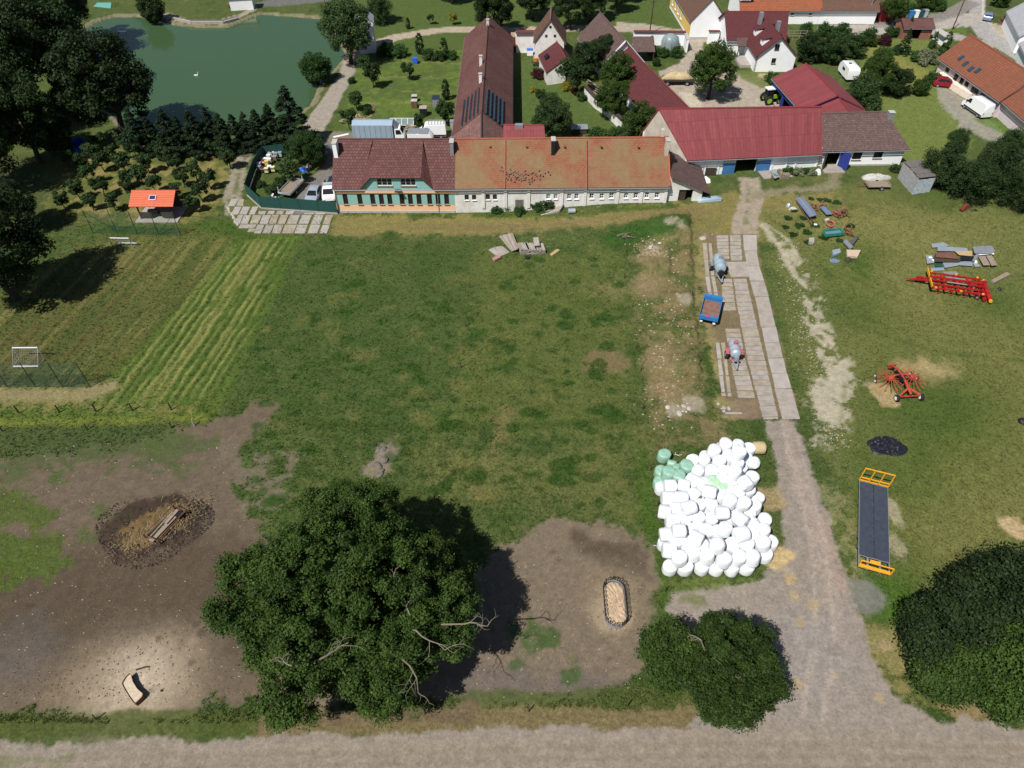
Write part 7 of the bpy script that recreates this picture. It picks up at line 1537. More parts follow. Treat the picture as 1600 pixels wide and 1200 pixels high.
# ---- orange-red rotary rake
rk = thing('rotary_rake', 'orange-red twin-rotor hay rake with folded arms and black wheels', 'farm implement', 1404, 603, R(92) + yaw_px((1396, 622), (1432, 621)))
MB().tube([(-2.2, 0, .9), (-.6, 0, 1.25), (1.0, 0, 1.35), (2.3, 0, .9)], [.14, .13, .12, .1], 8).build('main_beam', M_ORR, rk)
q = MB().tube([(-.7, 0, 1.3), (-1.4, 0, 1.1), (-2.1, 1.15, .65)], .12, 6).tube([(-1.4, 0, 1.1), (-2.1, -1.15, .65)], .12, 6).bar((-2.1, -1.1, .55), (-2.1, 1.1, .55), .12); q.build('wheel_frame', M_ORR, rk)
for sg in (-1, 1): wheel(rk, -2.15, sg * 1.32, .38, .32, M_FRAMEW)
for sg in (-1, 1):
    MB().tube([(.5, 0, 1.3), (.3, sg * .8, 1.4), (.2, sg * 1.15, 1.2)], .1, 6).build('rotor_arm', M_ORR, rk)
    hub = MB().lathe([(.25, .85), (.32, .95), (.3, 1.25), (.12, 1.35)], 12, Matrix.Translation((.2, sg * 1.2, 0))).build('rotor_hub', M_ORR, rk, True)
    for k in range(14):
        a = 6.283 * k / 14 + sg * .2; e = 1.55; x0, y0 = .2 + .3 * math.cos(a), sg * 1.2 + .3 * math.sin(a); x1, y1 = .2 + e * math.cos(a), sg * 1.2 + e * .92 * math.sin(a)
        ar = MB().tube([(x0, y0, 1.1), (x1, y1, .75 + .3 * math.cos(a))], .035, 5).build('tine_arm', M_ORR, rk)
        q = MB()
        for j in range(4): f = .72 + j * .09; xx, yy = .2 + e * f * math.cos(a), sg * 1.2 + e * f * .92 * math.sin(a); q.tube([(xx, yy, .8 + .25 * math.cos(a)), (xx + .05, yy, .3)], .015, 4)
        q.build('tines', mat('straw_coloured_tines', (.42, .22, .10), .6), ar)
    for x, y in ((1.5, 2.0), (.7, 2.35)): wheel(rk, x, sg * y, .25, .16, M_FRAMEW)
MB().box((.4, .0, 1.1), (1.5, .55, .4)).build('gearbox', M_BLACK, rk); MB().tube([(.9, .2, 1.4), (.2, .35, 1.6), (-.5, .1, 1.4)], .03, 5).build('hydraulic_hose', M_BLACK, rk)
MB().bar((2.3, -.4, .8), (2.3, .4, .8), .14, .5).build('headstock', M_ORR, rk)
# ---- oval bale feeder with hay
fd = thing('hay_feeder', 'oval ring feeder of black metal loops filled with pale hay', 'feeder', 960, 946, R(90) - .02); a_, b_ = 1.2, .9
def oval(s):           # stadium outline, s in 0..1
    P = 4 * a_ + 2 * math.pi * b_; d = s * P
    if d < 2 * a_: return (-a_ + d, -b_)
    d -= 2 * a_
    if d < math.pi * b_: t = d / b_; return (a_ + b_ * math.sin(t), -b_ * math.cos(t))
    d -= math.pi * b_
    if d < 2 * a_: return (a_ - d, b_)
    d -= 2 * a_; t = d / b_; return (-a_ - b_ * math.sin(t), b_ * math.cos(t))
N = 56; q = MB(); vs = []; 
for z in (0.02, .5):
    vs += [(*oval(k / N), z) for k in range(N)]
vs += [(x * .97, y * .97, z) for x, y, z in vs]; q.add(vs, [[k, (k + 1) % N, N + (k + 1) % N, N + k] for k in range(N)] + [[2 * N + k, 3 * N + k, 3 * N + (k + 1) % N, 2 * N + (k + 1) % N] for k in range(N)] + [[N + k, N + (k + 1) % N, 3 * N + (k + 1) % N, 3 * N + k] for k in range(N)]); q.build('ring_panel', M_GREYM, fd)
for k in range(26):
    s0 = k / 26; p, r2 = oval(s0), oval((s0 + .022) % 1); MB().tube([(*p, .5), (*p, .95), (p[0] * .99, p[1] * .99, 1.02), ((p[0] + r2[0]) / 2, (p[1] + r2[1]) / 2, 1.08), (*r2, .95), (*r2, .5)], .034, 5).build('feeder_loop', M_BLACK, fd)
N = 48; vs = [(0, 0, .46)]
for j in range(1, 9):
    for k in range(N): x, y = oval(k / N); f = j / 8 * .93; vs.append((x * f, y * f, .44 + rnd.uniform(-.05, .05) - .1 * (j == 8)))
q = MB().add(vs, [[0, 1 + k, 1 + (k + 1) % N] for k in range(N)] + [[1 + j * N + k, 1 + (j + 1) * N + k, 1 + (j + 1) * N + (k + 1) % N, 1 + j * N + (k + 1) % N] for j in range(7) for k in range(N)]); q.build('hay', mat('pale_hay', (.46, .34, .23), .95, noise=.25, scale=4, bump=1, bscale=14), fd)
# ---- curved trough lower left
T8 = [(575, 540), (640, 430), (715, 360), (740, 395), (770, 510), (850, 640), (955, 730), (945, 780), (880, 850), (820, 905), (780, 890), (690, 760), (600, 610)]
Pw = [G(140 + a / 11.43, 1020 + b / 11.43, .5) for a, b in T8]; cx = sum(p[0] for p in Pw) / len(Pw); cy = sum(p[1] for p in Pw) / len(Pw)
tg = empty('curved_trough', 'curved dark trough filled with pale feed on the trampled ground', 'trough', (cx, cy, hz(cx, cy))); loc = [(p[0] - cx, p[1] - cy) for p in Pw]
q = MB(); n = len(loc); vs = [(x, y, 0) for x, y in loc] + [(x, y, .52) for x, y in loc] + [(x * .95, y * .95, .52) for x, y in loc] + [(x * .95, y * .95, .2) for x, y in loc]
q.add(vs, [[i, (i + 1) % n, n + (i + 1) % n, n + i] for i in range(n)] + [[n + i, n + (i + 1) % n, 2 * n + (i + 1) % n, 2 * n + i] for i in range(n)] + [[2 * n + i, 2 * n + (i + 1) % n, 3 * n + (i + 1) % n, 3 * n + i] for i in range(n)]); q.build('trough_shell', M_RUST, tg)
MB().prism([(x * .945, y * .945) for x, y in loc], .1, .44).build('feed', mat('pale_feed', (.52, .43, .32), .95, noise=.2, scale=4, bump=.6), tg)
tag(MB().tube([(0, 0, .06), (.7, .22, .12), (.95, .2, .1)], [.07, .06, .05], 6).build('log', M_WOODD), 'short dark stick lying behind the curved trough', 'log').location = GT(213, 1047)
lump('clod', 'single dark clod of earth right of the curved trough', 'clod', 253, 1079, .13, .13, .12, M_WOODD, 3)
# ---- wrecked feeder frame in the muck heap
fr = thing('broken_feeder', 'broken wooden feeder frame standing in the trampled straw heap', 'feeder', 262, 826, yaw_px((240, 842), (282, 798)))
for k, (x, y, l_, w_, m) in enumerate([(0, 0, 3.6, .5, M_WOOD), (-.5, .6, 2.4, .14, M_WOODD), (.3, -.55, 3.2, .1, M_RUST), (.9, .1, 1.6, .3, M_WOOD), (-.2, .28, 3.0, .12, M_WOOD)]): MB().box((x, y, .5 + .05 * k), (l_, w_, .1), rnd.uniform(-.05, .05)).build('rail', m, fr)
for x, y in ((-1.7, .8), (1.8, .7), (1.9, -.7), (-1.6, -.8)): MB().box((x, y, .45), (.1, .1, 1.0)).build('post', M_RUST, fr)
for x in (-1.65, 1.85): MB().bar((x, -.8, .85), (x, .8, .85), .06).build('cross_rail', M_RUST, fr)
MB().bar((-1.6, -.8, .9), (1.9, -.7, .9), .05).bar((-1.7, .8, .9), (1.8, .7, .9), .05).build('top_rail', M_RUST, fr); MB().box((1.4, -.3, .5), (.6, .4, .5)).build('feed_box', M_BLACK, fr)
q = MB(); r_ = random.Random(4)
x0, y0, _ = GT(238, 826)
for k in range(4200):
    a = r_.uniform(0, 6.28); d = math.sqrt(r_.uniform(.12, 1.15)) * (1 + .1 * math.sin(3 * a)); x = x0 + math.cos(a) * d * 4.8; y = y0 + math.sin(a) * d * 3.5; s = r_.uniform(.05, .17); z = hz(x, y) + .28 * max(0, 1 - d) + .02
    q.add([(x - s, y - s * r_.random(), z), (x + s, y - s * r_.random(), z), (x, y + s, z), (x + r_.uniform(-.05, .05), y, z + s * r_.uniform(.6, 1.2))], [(0, 2, 1), (0, 1, 3), (1, 2, 3), (2, 0, 3)])
o = q.build('muck_clods', mat('dark_muck', (.042, .032, .026), .95, noise=.5, scale=.8)); tag(o, 'dark churned muck clods around the broken feeder', 'muck', kind='stuff')
q = MB()
for k in range(1500):
    x, y = r_.gauss(0, 1.9), r_.gauss(0, .85); c_, s_ = math.cos(.75), math.sin(.75); X_, Y_ = x0 + x * c_ - y * s_ + .8, y0 + x * s_ + y * c_ + .1; a = r_.uniform(0, 3.14); l = r_.uniform(.1, .3); z = hz(X_, Y_) + .3; q.bar((X_, Y_, z), (X_ + math.cos(a) * l, Y_ + math.sin(a) * l, z + r_.uniform(-.04, .1)), .03, .015)
o = q.build('loose_straw', mat('trampled_straw', (.24, .18, .10), .95, noise=.3, scale=2)); tag(o, 'trampled yellow-brown straw around the broken feeder', 'straw', kind='stuff')
# stones scattered (stuff): paddocks, bank, chalky ground
q = MB()
def pebbles(n, f, smin, smax):
    for _ in range(n):
        u, v = f(); x, y, _z = GT(u, v); s = r_.uniform(smin, smax); z = hz(x, y)
        q.add([(x - s, y - s * .6, z), (x + s, y - s * .5, z), (x + s * .2, y + s, z), (x, y, z + s * .8)], [(0, 2, 1), (0, 1, 3), (1, 2, 3), (2, 0, 3)])
pebbles(260, lambda: (r_.uniform(-40, 420), r_.uniform(690, 1100)), .03, .09); pebbles(120, lambda: (r_.uniform(740, 1015), r_.uniform(835, 1090)), .03, .08); pebbles(260, lambda: (r_.gauss(1040, 28), r_.uniform(350, 670)), .04, .16)
pebbles(500, lambda: (lambda v: (1225 + (v - 380) * .27 + r_.gauss(0, 14), v))(r_.uniform(370, 700)), .04, .12); pebbles(110, lambda: (r_.uniform(420, 1000), r_.uniform(380, 780)), .03, .07); pebbles(160, lambda: (r_.gauss(1015, 12), r_.gauss(398, 10)), .05, .12); pebbles(160, lambda: (r_.gauss(1050, 12), r_.gauss(352, 6)), .05, .12)
q2 = q; q = MB(); pebbles(2600, lambda: (r_.uniform(-40, 430), r_.uniform(690, 1100)), .03, .10); pebbles(1100, lambda: (r_.uniform(740, 1015), r_.uniform(835, 1090)), .03, .09)
tag(q.build('soil_clods', mat('soil_clod', (.12, .098, .075), .95, noise=.3, scale=.5)), 'crumbly brown clods and hoof marks over both paddocks', 'soil', kind='stuff'); q = q2
o = q.build('stones', M_STONE); tag(o, 'pale stones strewn over soil, bank and chalky track', 'stones', kind='stuff')
def rocks(label, u, v, n, spread, smin, smax, m=M_STONE, name='stone_pile'):
    t = thing(name, label, 'stones', u, v)
    for k in range(n):
        s = rnd.uniform(smin, smax); mb_ = MB(); ph = rnd.uniform(0, 6); mb_.lathe([(s * .1, 0), (s * .8, s * .1), (s, s * .4), (s * .6, s * .8), (s * .1, s * .9)], 7); o = mb_.build('stone', m, t); o.location = (rnd.gauss(0, spread), rnd.gauss(0, spread), 0); o.rotation_euler = (rnd.uniform(-.4, .4), rnd.uniform(-.4, .4), ph); o.scale = (rnd.uniform(.8, 1.5), 1, rnd.uniform(.6, 1))
rocks('dark boulder group on the bare patch above the walnut tree', 598, 708, 6, .35, .2, .42, mat('dark_boulder', (.14, .125, .10), noise=.3, scale=3)); rocks('tree stump stones at the top of the walnut tree', 592, 733, 4, .3, .2, .4, mat('dark_boulder', (.14, .125, .10)))
rocks('rubble at the foot of the rough bank beside the track', 1066, 640, 9, .6, .12, .3); rocks('pale lumps of limestone by the track corner', 1128, 640, 6, .5, .12, .28, M_CONC_L); rocks('white boulder at the corner of the slab track', 1097, 374, 2, .15, .3, .5, M_CONC_L)
rocks('stone beside the bank rubble near the barnward end', 1020, 384, 9, .9, .15, .35)
# ---- timber and concrete panel pile
PL = lambda a, b: (740 + a / 10, 350 + b / 10)
for k in range(8):
    o_ = k * 26; plate('concrete_beam', f'{ORD[k]} grey beam from the left in the slanting stack', 'beam', [PL(400 + o_, 190 - k * 6), PL(425 + o_, 175 - k * 6), PL(625 + o_ * .45, 400 - k * 4), PL(595 + o_ * .45, 425 - k * 4)], .12 + .06 * k, .12, [M_CONC, M_WOOD, M_CONC_L][k % 3], 'panels of the slanting stack')
plate('flat_slab', 'pale flat slab left of the slanting stack', 'slab', [PL(232, 400), PL(320, 360), PL(400, 475), PL(350, 490)], .05, .08, M_CONC_L); plate('flat_slab', 'wide pinkish slab in front of the slanting stack', 'slab', [PL(335, 355), PL(450, 345), PL(565, 440), PL(400, 510)], .02, .1, M_CONC)
plate('red_edged_block', 'block with reddish side at the lower left of the pile', 'block', [PL(288, 530), PL(385, 480), PL(425, 515), PL(330, 562)], .1, .3, mat('reddish_block', (.36, .20, .17)))
for i, (x0_, w0, lb) in enumerate([(705, 110, 'left'), (825, 110, 'middle'), (945, 120, 'right')]):
    t = empty('slab_stack', f'{lb} stack of small concrete slabs in the pile behind the pasture', 'stack', (*GT(*PL(x0_ + w0 * .75, 440))[:2], 0)); 
    for k in range(6):
        for j in range(3): MB().box((-.5 + j * .42 + rnd.uniform(-.04, .04), .3 + rnd.uniform(-.04, .04), .1 + k * .15), (.38, 1.7, .12), rnd.uniform(-.06, .06) + .25).build('slab', rnd.choice([M_CONC, M_CONC_L, M_WOOD]), t)
plate('upright_slab', 'tall pale slab lying across the right slab stack', 'slab', [PL(930, 210), PL(1010, 205), PL(1035, 330), PL(945, 335)], 1.05, .12, M_CONC_L)
plate('plank', 'single tan plank on the grass right of the slab stacks', 'plank', [PL(1190, 468), PL(1300, 388), PL(1350, 405), PL(1225, 492)], .04, .1, M_WOODL)
ty = thing('rubber_ring', 'old tyre lying flat in front of the slab stacks', 'tyre', *PL(842, 535)); MB().lathe([(.2, .02), (.34, .0), (.36, .1), (.34, .2), (.2, .18)], 16).build('tread', M_TYRE, ty, True)
t = thing('branch_heap', 'bleached heap of branches on the green mound', 'heap', 978, 370)
for k in range(16): a = rnd.uniform(0, 3); MB().tube([(rnd.uniform(-1.4, 1), rnd.uniform(-.4, .4), .1 + rnd.random() * .3), (rnd.uniform(-1.2, 1.6), rnd.uniform(-.5, .6), .1 + rnd.random() * .4)], [.05, .02], 5).build('branch', M_DEADW, t)
# ---- concrete ramp, pipe
RP = lambda a, b: (820 + a / 16, 310 + b / 16)
t = empty('concrete_ramp', 'concrete loading ramp rising to the farmhouse wall', 'ramp', (*GT(*RP(600, 430))[:2], 0)); lx, ly = t.location.x, t.location.y
pa, pb, pc_, pd = GT(*RP(330, 420)), G(*RP(862, 305), .95), G(*RP(1000, 95), 1.15), G(*RP(790, 140), 1.0)
q = MB(); tops = [(pa[0], pa[1], .05), (pb[0], pb[1], .95), (pc_[0], pc_[1], 1.15), (pd[0], pd[1], 1.0)]; vs = [(x - lx, y - ly, z) for x, y, z in tops] + [(x - lx, y - ly, -.2) for x, y, z in tops]
q.add(vs, [(0, 1, 2, 3), (7, 6, 5, 4), (0, 4, 5, 1), (1, 5, 6, 2), (2, 6, 7, 3), (3, 7, 4, 0)]); q.build('ramp_body', M_CONC_D, t)
MB().bar((tops[1][0] - lx, tops[1][1] - ly, .9), (tops[0][0] - lx, tops[0][1] - ly, .12), .25, .3).build('kerb', M_CONC_L, t); MB().bar((tops[1][0] - lx, tops[1][1] - ly, .9), (tops[2][0] - lx, tops[2][1] - ly, 1.1), .22, .4).build('kerb', M_CONC, t)
t = thing('concrete_pipe', 'short grey pipe section lying on the grass right of the ramp', 'pipe', 893, 333, .1); MB().lathe([(.30, -.5), (.36, -.5), (.36, .5), (.30, .5)], 16, Matrix.Translation((0, 0, .36)) @ Matrix.Rotation(R(90), 4, 'Y')).build('pipe_wall', M_GALV, t, True)
tag(MB().box((0, 0, .7), (.22, .2, 1.5), 0, .1).build('gate_post', M_BLACK), 'dark upright post beside the farmhouse door', 'post').location = GT(825, 325)
# ---- scrap metal sheets on the right field
SH = lambda a, b: (1420 + a / 8.89, 370 + b / 8.89)
for k, (pts_, z, m, lb) in enumerate([
    ([(310, 95), (480, 75), (570, 125), (330, 150)], .12, M_GALV, 'galvanised sheet at the top left of the sheet pile'), ([(400, 125), (810, 155), (830, 200), (400, 195)], .2, M_GALV, 'long pale sheet across the top of the sheet pile'),
    ([(630, 190), (880, 195), (880, 265), (700, 250)], .25, M_WOODL, 'tan board in the middle of the sheet pile'), ([(375, 215), (620, 210), (690, 305), (380, 280)], .42, mat('rust_red_panel', (.16, .075, .055), noise=.25), 'rust brown panel on top of the sheet pile'),
    ([(235, 255), (325, 250), (350, 360), (255, 370)], .15, M_GALV, 'pale square sheet at the left end of the pile'), ([(340, 285), (380, 240), (720, 300), (715, 345), (360, 345)], .28, M_WOODD, 'dark board under the rust brown panel'),
    ([(720, 270), (900, 265), (905, 330), (720, 325)], .3, M_BLACK, 'black panel right of the rust brown one'), ([(890, 135), (1150, 120), (1200, 190), (1150, 235), (910, 225)], .35, M_GREYM, 'blue-grey crumpled sheet at the upper right'),
    ([(930, 232), (1180, 220), (1190, 240), (940, 255)], .3, M_FRAMEW, 'narrow white strip below the blue-grey sheet'), ([(965, 270), (1060, 265), (1130, 390), (1040, 395)], .25, M_WOOD, 'left grey timber beam at the right of the pile'),
    ([(1075, 260), (1150, 255), (1230, 390), (1150, 400)], .28, M_WOOD, 'right grey timber beam at the right of the pile'), ([(470, 350), (690, 340), (690, 395), (500, 430)], .12, M_GALV, 'pale sheet at the front of the pile, left of two'),
    ([(690, 345), (885, 335), (885, 405), (690, 390)], .16, M_GALV, 'pale sheet at the front of the pile, right of two'), ([(900, 365), (960, 370), (1000, 410), (920, 415)], .1, M_GALV, 'small triangular sheet at the front right'),
    ([(300, 430), (490, 425), (495, 465), (320, 470)], .05, M_GALV, 'flat sheet nearest the red cultivator drawbar'), ([(350, 370), (465, 365), (470, 420), (370, 420)], .04, M_FENCEG, 'dark green panel under the pale sheets'), ([(460, 485), (660, 480), (700, 520), (520, 525)], .06, M_GREYM, 'grey sheet lying behind the red cultivator'),
    ([(880, 330), (960, 200), (1000, 205), (920, 340)], .45, M_GREYM, 'narrow steel strip slanting across the pile')]):
    plate('scrap_sheet', lb, 'sheet', [SH(*p) for p in pts_], z, .045, m, 'sheets of the scrap pile')
for k, ((a, b), lb) in enumerate([((292, 292), 'larger white sack on the left pale sheet'), ((326, 332), 'smaller white sack on the left pale sheet'), ((916, 342), 'white sack in the middle of the front edge')]): lump('white_sack', lb, 'sack', *SH(a, b + 14), .3, .25, .35, M_VANW, k + 1)
plate('timber_stack', 'weathered timber bundle lying apart right of the sheet pile', 'timber', [SH(1150, 600), SH(1360, 485), SH(1410, 520), SH(1190, 635)], .02, .3, M_WOOD)
lump('dark_bag', 'small dark bag on the grass below the timber bundle', 'bag', 1561, 452, .35, .25, .25, M_BLACK, 6); lump('black_sack', 'black sack at the right edge of the field', 'sack', 1599, 660, .5, .5, .5, M_BLACK, 7)
# ---- first scrap heap near the barn
S1 = lambda a, b: (1220 + a / 10, 300 + b / 10)
for k in range(3):
    o_ = k * 42; plate('blue_grey_profile', f'{["left", "middle", "right"][k]} long blue-grey sheet profile in the overgrown scrap heap', 'sheet', [S1(228 + o_, 95 - k * 8), S1(262 + o_, 88 - k * 8), S1(490 + o_ * .9, 375 - k * 12), S1(455 + o_ * .9, 392 - k * 12)], .5 + .05 * k, .1, M_BLUECAR if k != 1 else M_GREYM, 'long sheet profiles of the scrap heap')
for k, (a, b, lb) in enumerate([((232, 175), (458, 522), 'outer'), ((262, 165), (500, 500), 'inner')]):
    p, q_ = GT(*S1(*a)), GT(*S1(*b)); o = MB().tube([(p[0], p[1], p[2] + .35), (q_[0], q_[1], q_[2] + .3)], .06, 6).build('rusty_pipe', M_RUST); tag(o, f'{lb} long rusty pipe beside the blue-grey profiles', 'pipe')
plate('blue_sheet', 'short blue-grey sheet at the back of the scrap heap', 'sheet', [S1(610, 235), S1(680, 220), S1(810, 340), S1(720, 352)], .4, .08, M_BLUECAR)
plate('white_box', 'small white metal box in front of the scrap heap', 'box', [S1(445, 712), S1(525, 708), S1(520, 785), S1(440, 780)], 0, .4, M_CONC_L)
plate('steel_tray', 'left dark steel tray leaning at the right of the scrap heap', 'tray', [S1(980, 770), S1(1022, 735), S1(1132, 850), S1(1090, 885)], .25, .2, M_GREYM); plate('steel_tray', 'right dark steel tray beside the slanting one', 'tray', [S1(1080, 785), S1(1170, 682), S1(1222, 692), S1(1140, 805)], .25, .35, mat('dark_grey_steel', (.09, .085, .095), .6))
plate('tan_pallet_box', 'tan wooden box base at the lower right of the scrap heap', 'crate', [S1(1030, 900), S1(1250, 905), S1(1205, 1005), S1(1042, 1000)], .05, .35, mat('tan_boards', (.5, .4, .28)))
plate('metal_bin', 'open pale metal bin near the tan box', 'bin', [S1(805, 905), S1(925, 882), S1(940, 940), S1(822, 985)], 0, .35, M_GALV)
def ringthing(name, label, cat, u, v, r, rr, m, z=.3, tilt=.3):
    o = MB().tube([(r * math.cos(6.283 * k / 14), r * math.sin(6.283 * k / 14), 0) for k in range(15)], rr, 6, cap=False).build(name, m); x, y, zz = GT(u, v); o.location = (x, y, zz + z); o.rotation_euler = (tilt, tilt * .5, 0); tag(o, label, cat)
ringthing('red_wheel_rim', 'faded red wheel rim in the middle of the scrap heap', 'wheel rim', *S1(765, 520), .55, .1, mat('faded_red_paint', (.42, .10, .12))); ringthing('rusty_hoop', 'rusty iron hoop behind the red rim', 'hoop', *S1(870, 370), .6, .08, M_RUST); ringthing('rusty_hoop', 'small rusty hoop beside the green trailer body', 'hoop', *S1(1040, 590), .5, .09, M_RUST, .4, .9)
lump('blue_disc', 'round dusty blue drum lid in front of the metal bin', 'lid', *S1(840, 1065), .75, .55, .12, M_BLUECAR, 3, rough=.03); lump('brown_drum', 'brown barrel end beside the tan box', 'barrel', *S1(1045, 1075), .45, .42, .55, M_WOODD, 4, rough=.05)
lump('white_sack', 'white sack at the foot of the rusty pipes', 'sack', *S1(535, 525), .35, .25, .3, M_VANW, 8); lump('white_sack', 'pale sack above the red wheel rim', 'sack', *S1(722, 440), .35, .25, .3, M_TARP, 9); lump('grey_drum', 'pale grey drum at the left corner of the scrap heap', 'drum', *S1(115, 225), .35, .35, .5, M_GALV, 2, rough=.03); lump('grey_bundle', 'grey-white bundle beside the drum in the scrap heap', 'bundle', *S1(190, 275), .55, .4, .4, M_TARP, 11)
gb = thing('green_trailer', 'green and blue metal trailer body in the scrap heap', 'trailer', *S1(800, 680), yaw_px(S1(650, 700), S1(950, 665))); MG = mat('green_paint', (.03, .22, .15), .6, noise=.3)
MB().box((0, 0, .3), (2.6, 1.1, .08)).build('bed_floor', M_BLUECAR, gb)
for sg in (-1, 1): MB().box((0, sg * .55, .5), (2.6, .05, .45)).build('side_board', MG, gb); MB().box((sg * 1.3, 0, .5), (.05, 1.1, .45)).build('end_board', MG, gb)
for i, (a, b, n, lb) in enumerate([(950, 380, 26, 'tangle of rusty iron frames at the right of the scrap heap'), (560, 260, 20, 'rusty rods lying behind the long profiles'), (1000, 650, 16, 'rusty machine part beside the green trailer body')]):
    t = thing('rusty_tangle', lb, 'scrap', *S1(a, b))
    for k in range(n): p = Vector((rnd.uniform(-.9, .7), rnd.uniform(-.7, .7), rnd.uniform(.05, .6))); d = Vector((rnd.uniform(-1.2, 1.2), rnd.uniform(-1, 1), rnd.uniform(-.2, .3))); MB().tube([p, p + d], rnd.uniform(.03, .07), 5).build('rod', M_RUST if k % 3 else mat('faded_red_paint', (.42, .10, .12)), t)
rs_ = thing('rusty_plough', 'rusty red-brown implement at the edge of the willows', 'farm implement', 1505, 327, .5)
MB().box((0, 0, .4), (1.9, .5, .3), .3).build('beam', mat('red_rust', (.16, .04, .02), .8, noise=.3), rs_)
for k in range(5): MB().tube([(-.8 + k * .4, .2, .4), (-.7 + k * .4, -.3, .2), (-.6 + k * .4, -.5, .0)], .07, 5).build('share', mat('red_rust', (.16, .04, .02)), rs_)
lump('dark_sack', 'dark flat bundle right of the rusty implement', 'bundle', 1522, 329, .6, .25, .15, M_BLACK, 6)
# stuff in front of red barn
t = thing('white_cabinet', 'dark crate with pale top against the red barn wall', 'crate', 1106, 272, 0); MB().box((0, 0, .7), (1.9, 1.0, 1.2)).build('crate_body', M_WOODD, t); MB().box((0, 0, 1.34), (2.0, 1.1, .08)).build('crate_top', M_CONC_L, t)
lump('white_plastic_heap', 'white plastic heap below the crate at the barn wall', 'plastic', 1103, 282, .6, .9, .5, M_VANW, 12); plate('leaning_sheet', 'pale sheet leaning in the shrubs left of the barn wall', 'sheet', [(1204, 266), (1212, 264), (1218, 276), (1210, 279)], .5, .06, M_GALV)
t = thing('firewood_stack', 'small stack of split logs by the barn wall', 'logs', 1226, 279)
for k in range(16): MB().tube([(-.7 + (k % 5) * .3, -.3, .15 + (k // 5) * .27), (-.7 + (k % 5) * .3, .4, .15 + (k // 5) * .27)], .13, 7).build('log', M_WOOD, t)
lump('white_sacks', 'white sack pile at the corner of the outbuilding gate', 'sack', 1277, 272, .5, .45, .8, M_VANW, 13)
bo = thing('upturned_boat', 'pale blue upturned boat lying beside the lean-to shed', 'boat', 1107, 313, .15); body([(-1.7, .0), (-1.5, .45), (1.1, .5), (1.9, .35), (1.7, .0)], 1.1, .1, .5, M_TANKB, 'hull', bo)
# ---- screened fence round the yard
def screen_fence(name, label, px, h, spacing, base=True):
    P = [GT(*p) for p in px]; root = empty(name, label, 'fence', P[0])
    def loc(p, z): return (p[0] - P[0][0], p[1] - P[0][1], z - P[0][2])
    for a, b in zip(P[:-1], P[1:]):
        L = math.dist(a[:2], b[:2]); n = max(1, round(L / spacing))
        for k in range(n):
            p = [a[i] + (b[i] - a[i]) * k / n for i in range(3)]; q_ = [a[i] + (b[i] - a[i]) * (k + 1) / n for i in range(3)]
            MB().bar(loc(p, p[2] + h / 2 + .2), loc(q_, q_[2] + h / 2 + .2), .03, h - .1).build('screen_panel', M_FENCEG, root)
            MB().tube([loc(p, p[2] - .2), loc(p, p[2] + h + .22)], .04, 6).build('post', M_POSTG, root)
            if base: MB().bar(loc(p, p[2] + .07), loc(q_, q_[2] + .07), .2, .26).build('base_slab', M_CONC_L, root)
    return root
screen_fence('screened_fence', 'dark green privacy screen fence on a concrete base around the yard', [(446, 243), (414, 247), (400, 268), (387, 306), (409, 326), (470, 330), (528, 334.5)], 1.85, 2.5)
gt_ = thing('yard_gate', 'white slatted gate leaf beside the brown tiled house chimney', 'gate', 518, 243)
MB().box((0, 0, 1.0), (3.2, .08, 1.6)).build('gate_panel', mat('blue_grey_paint', (.16, .19, .25), .5), gt_); 
for sg in (-1, 1): MB().box((sg * 1.65, 0, 1.0), (.12, .12, 2.0)).build('post', M_GREYM, gt_)
# beehives
BH = [(615, 250, 'cream box'), (655, 262, 'dark green box'), (697, 255, 'pale green box'), (575, 285, 'white box'), (497, 318, 'pink box'), (545, 322, 'white and blue box'), (582, 328, 'white box'), (512, 345, 'dark red box'), (465, 372, 'cream box'), (552, 352, 'yellow box'), (470, 408, 'blue-grey box'), (510, 420, 'maroon box'), (550, 432, 'pale yellow box'), (582, 408, 'dark green box'), (621, 418, 'lemon box'), (640, 300, 'brown box'), (592, 255, 'grey box')]
HC_ = {'cream': (.6, .55, .42), 'dark green': (.03, .1, .08), 'pale green': (.4, .5, .4), 'white': (.7, .7, .7), 'pink': (.5, .25, .25), 'white and blue': (.45, .55, .65), 'dark red': (.16, .02, .03), 'yellow': (.6, .5, .15), 'blue-grey': (.16, .2, .3), 'maroon': (.06, .015, .03), 'pale yellow': (.65, .6, .3), 'lemon': (.65, .62, .3), 'brown': (.2, .11, .07), 'grey': (.4, .4, .4)}
hv = sorted([(SL(a, b), c) for a, b, c in BH], key=lambda q: (round(q[0][1] / 7), q[0][0])); cnt = {}
for (u, v), c in hv:
    kk = c.replace(' box', ''); cnt[kk] = cnt.get(kk, 0) + 1
    t = thing('beehive', f'{kk} beehive in the cluster inside the fence' + ('' if cnt[kk] == 1 else ', the one nearer the fence corner'), 'beehive', u, v, rnd.uniform(-.1, .1), 'beehives inside the fence'); m = mat('hive_' + kk.replace(' ', '_'), HC_[kk], .8)
    MB().box((0, 0, .42), (.55, .5, .3)).build('hive_box', m, t); MB().box((0, 0, .74), (.55, .5, .3)).build('hive_box', rnd.choice([m, M_WOOD, mat('hive_white', (.7, .7, .7), .8)]), t); MB().box((0, 0, .93), (.62, .58, .07)).build('hive_lid', rnd.choice([M_GALV, M_FRAMEW, m]), t)
    for x in (-.2, .2): MB().box((x, 0, .13), (.08, .45, .27)).build('leg', M_WOODD, t)
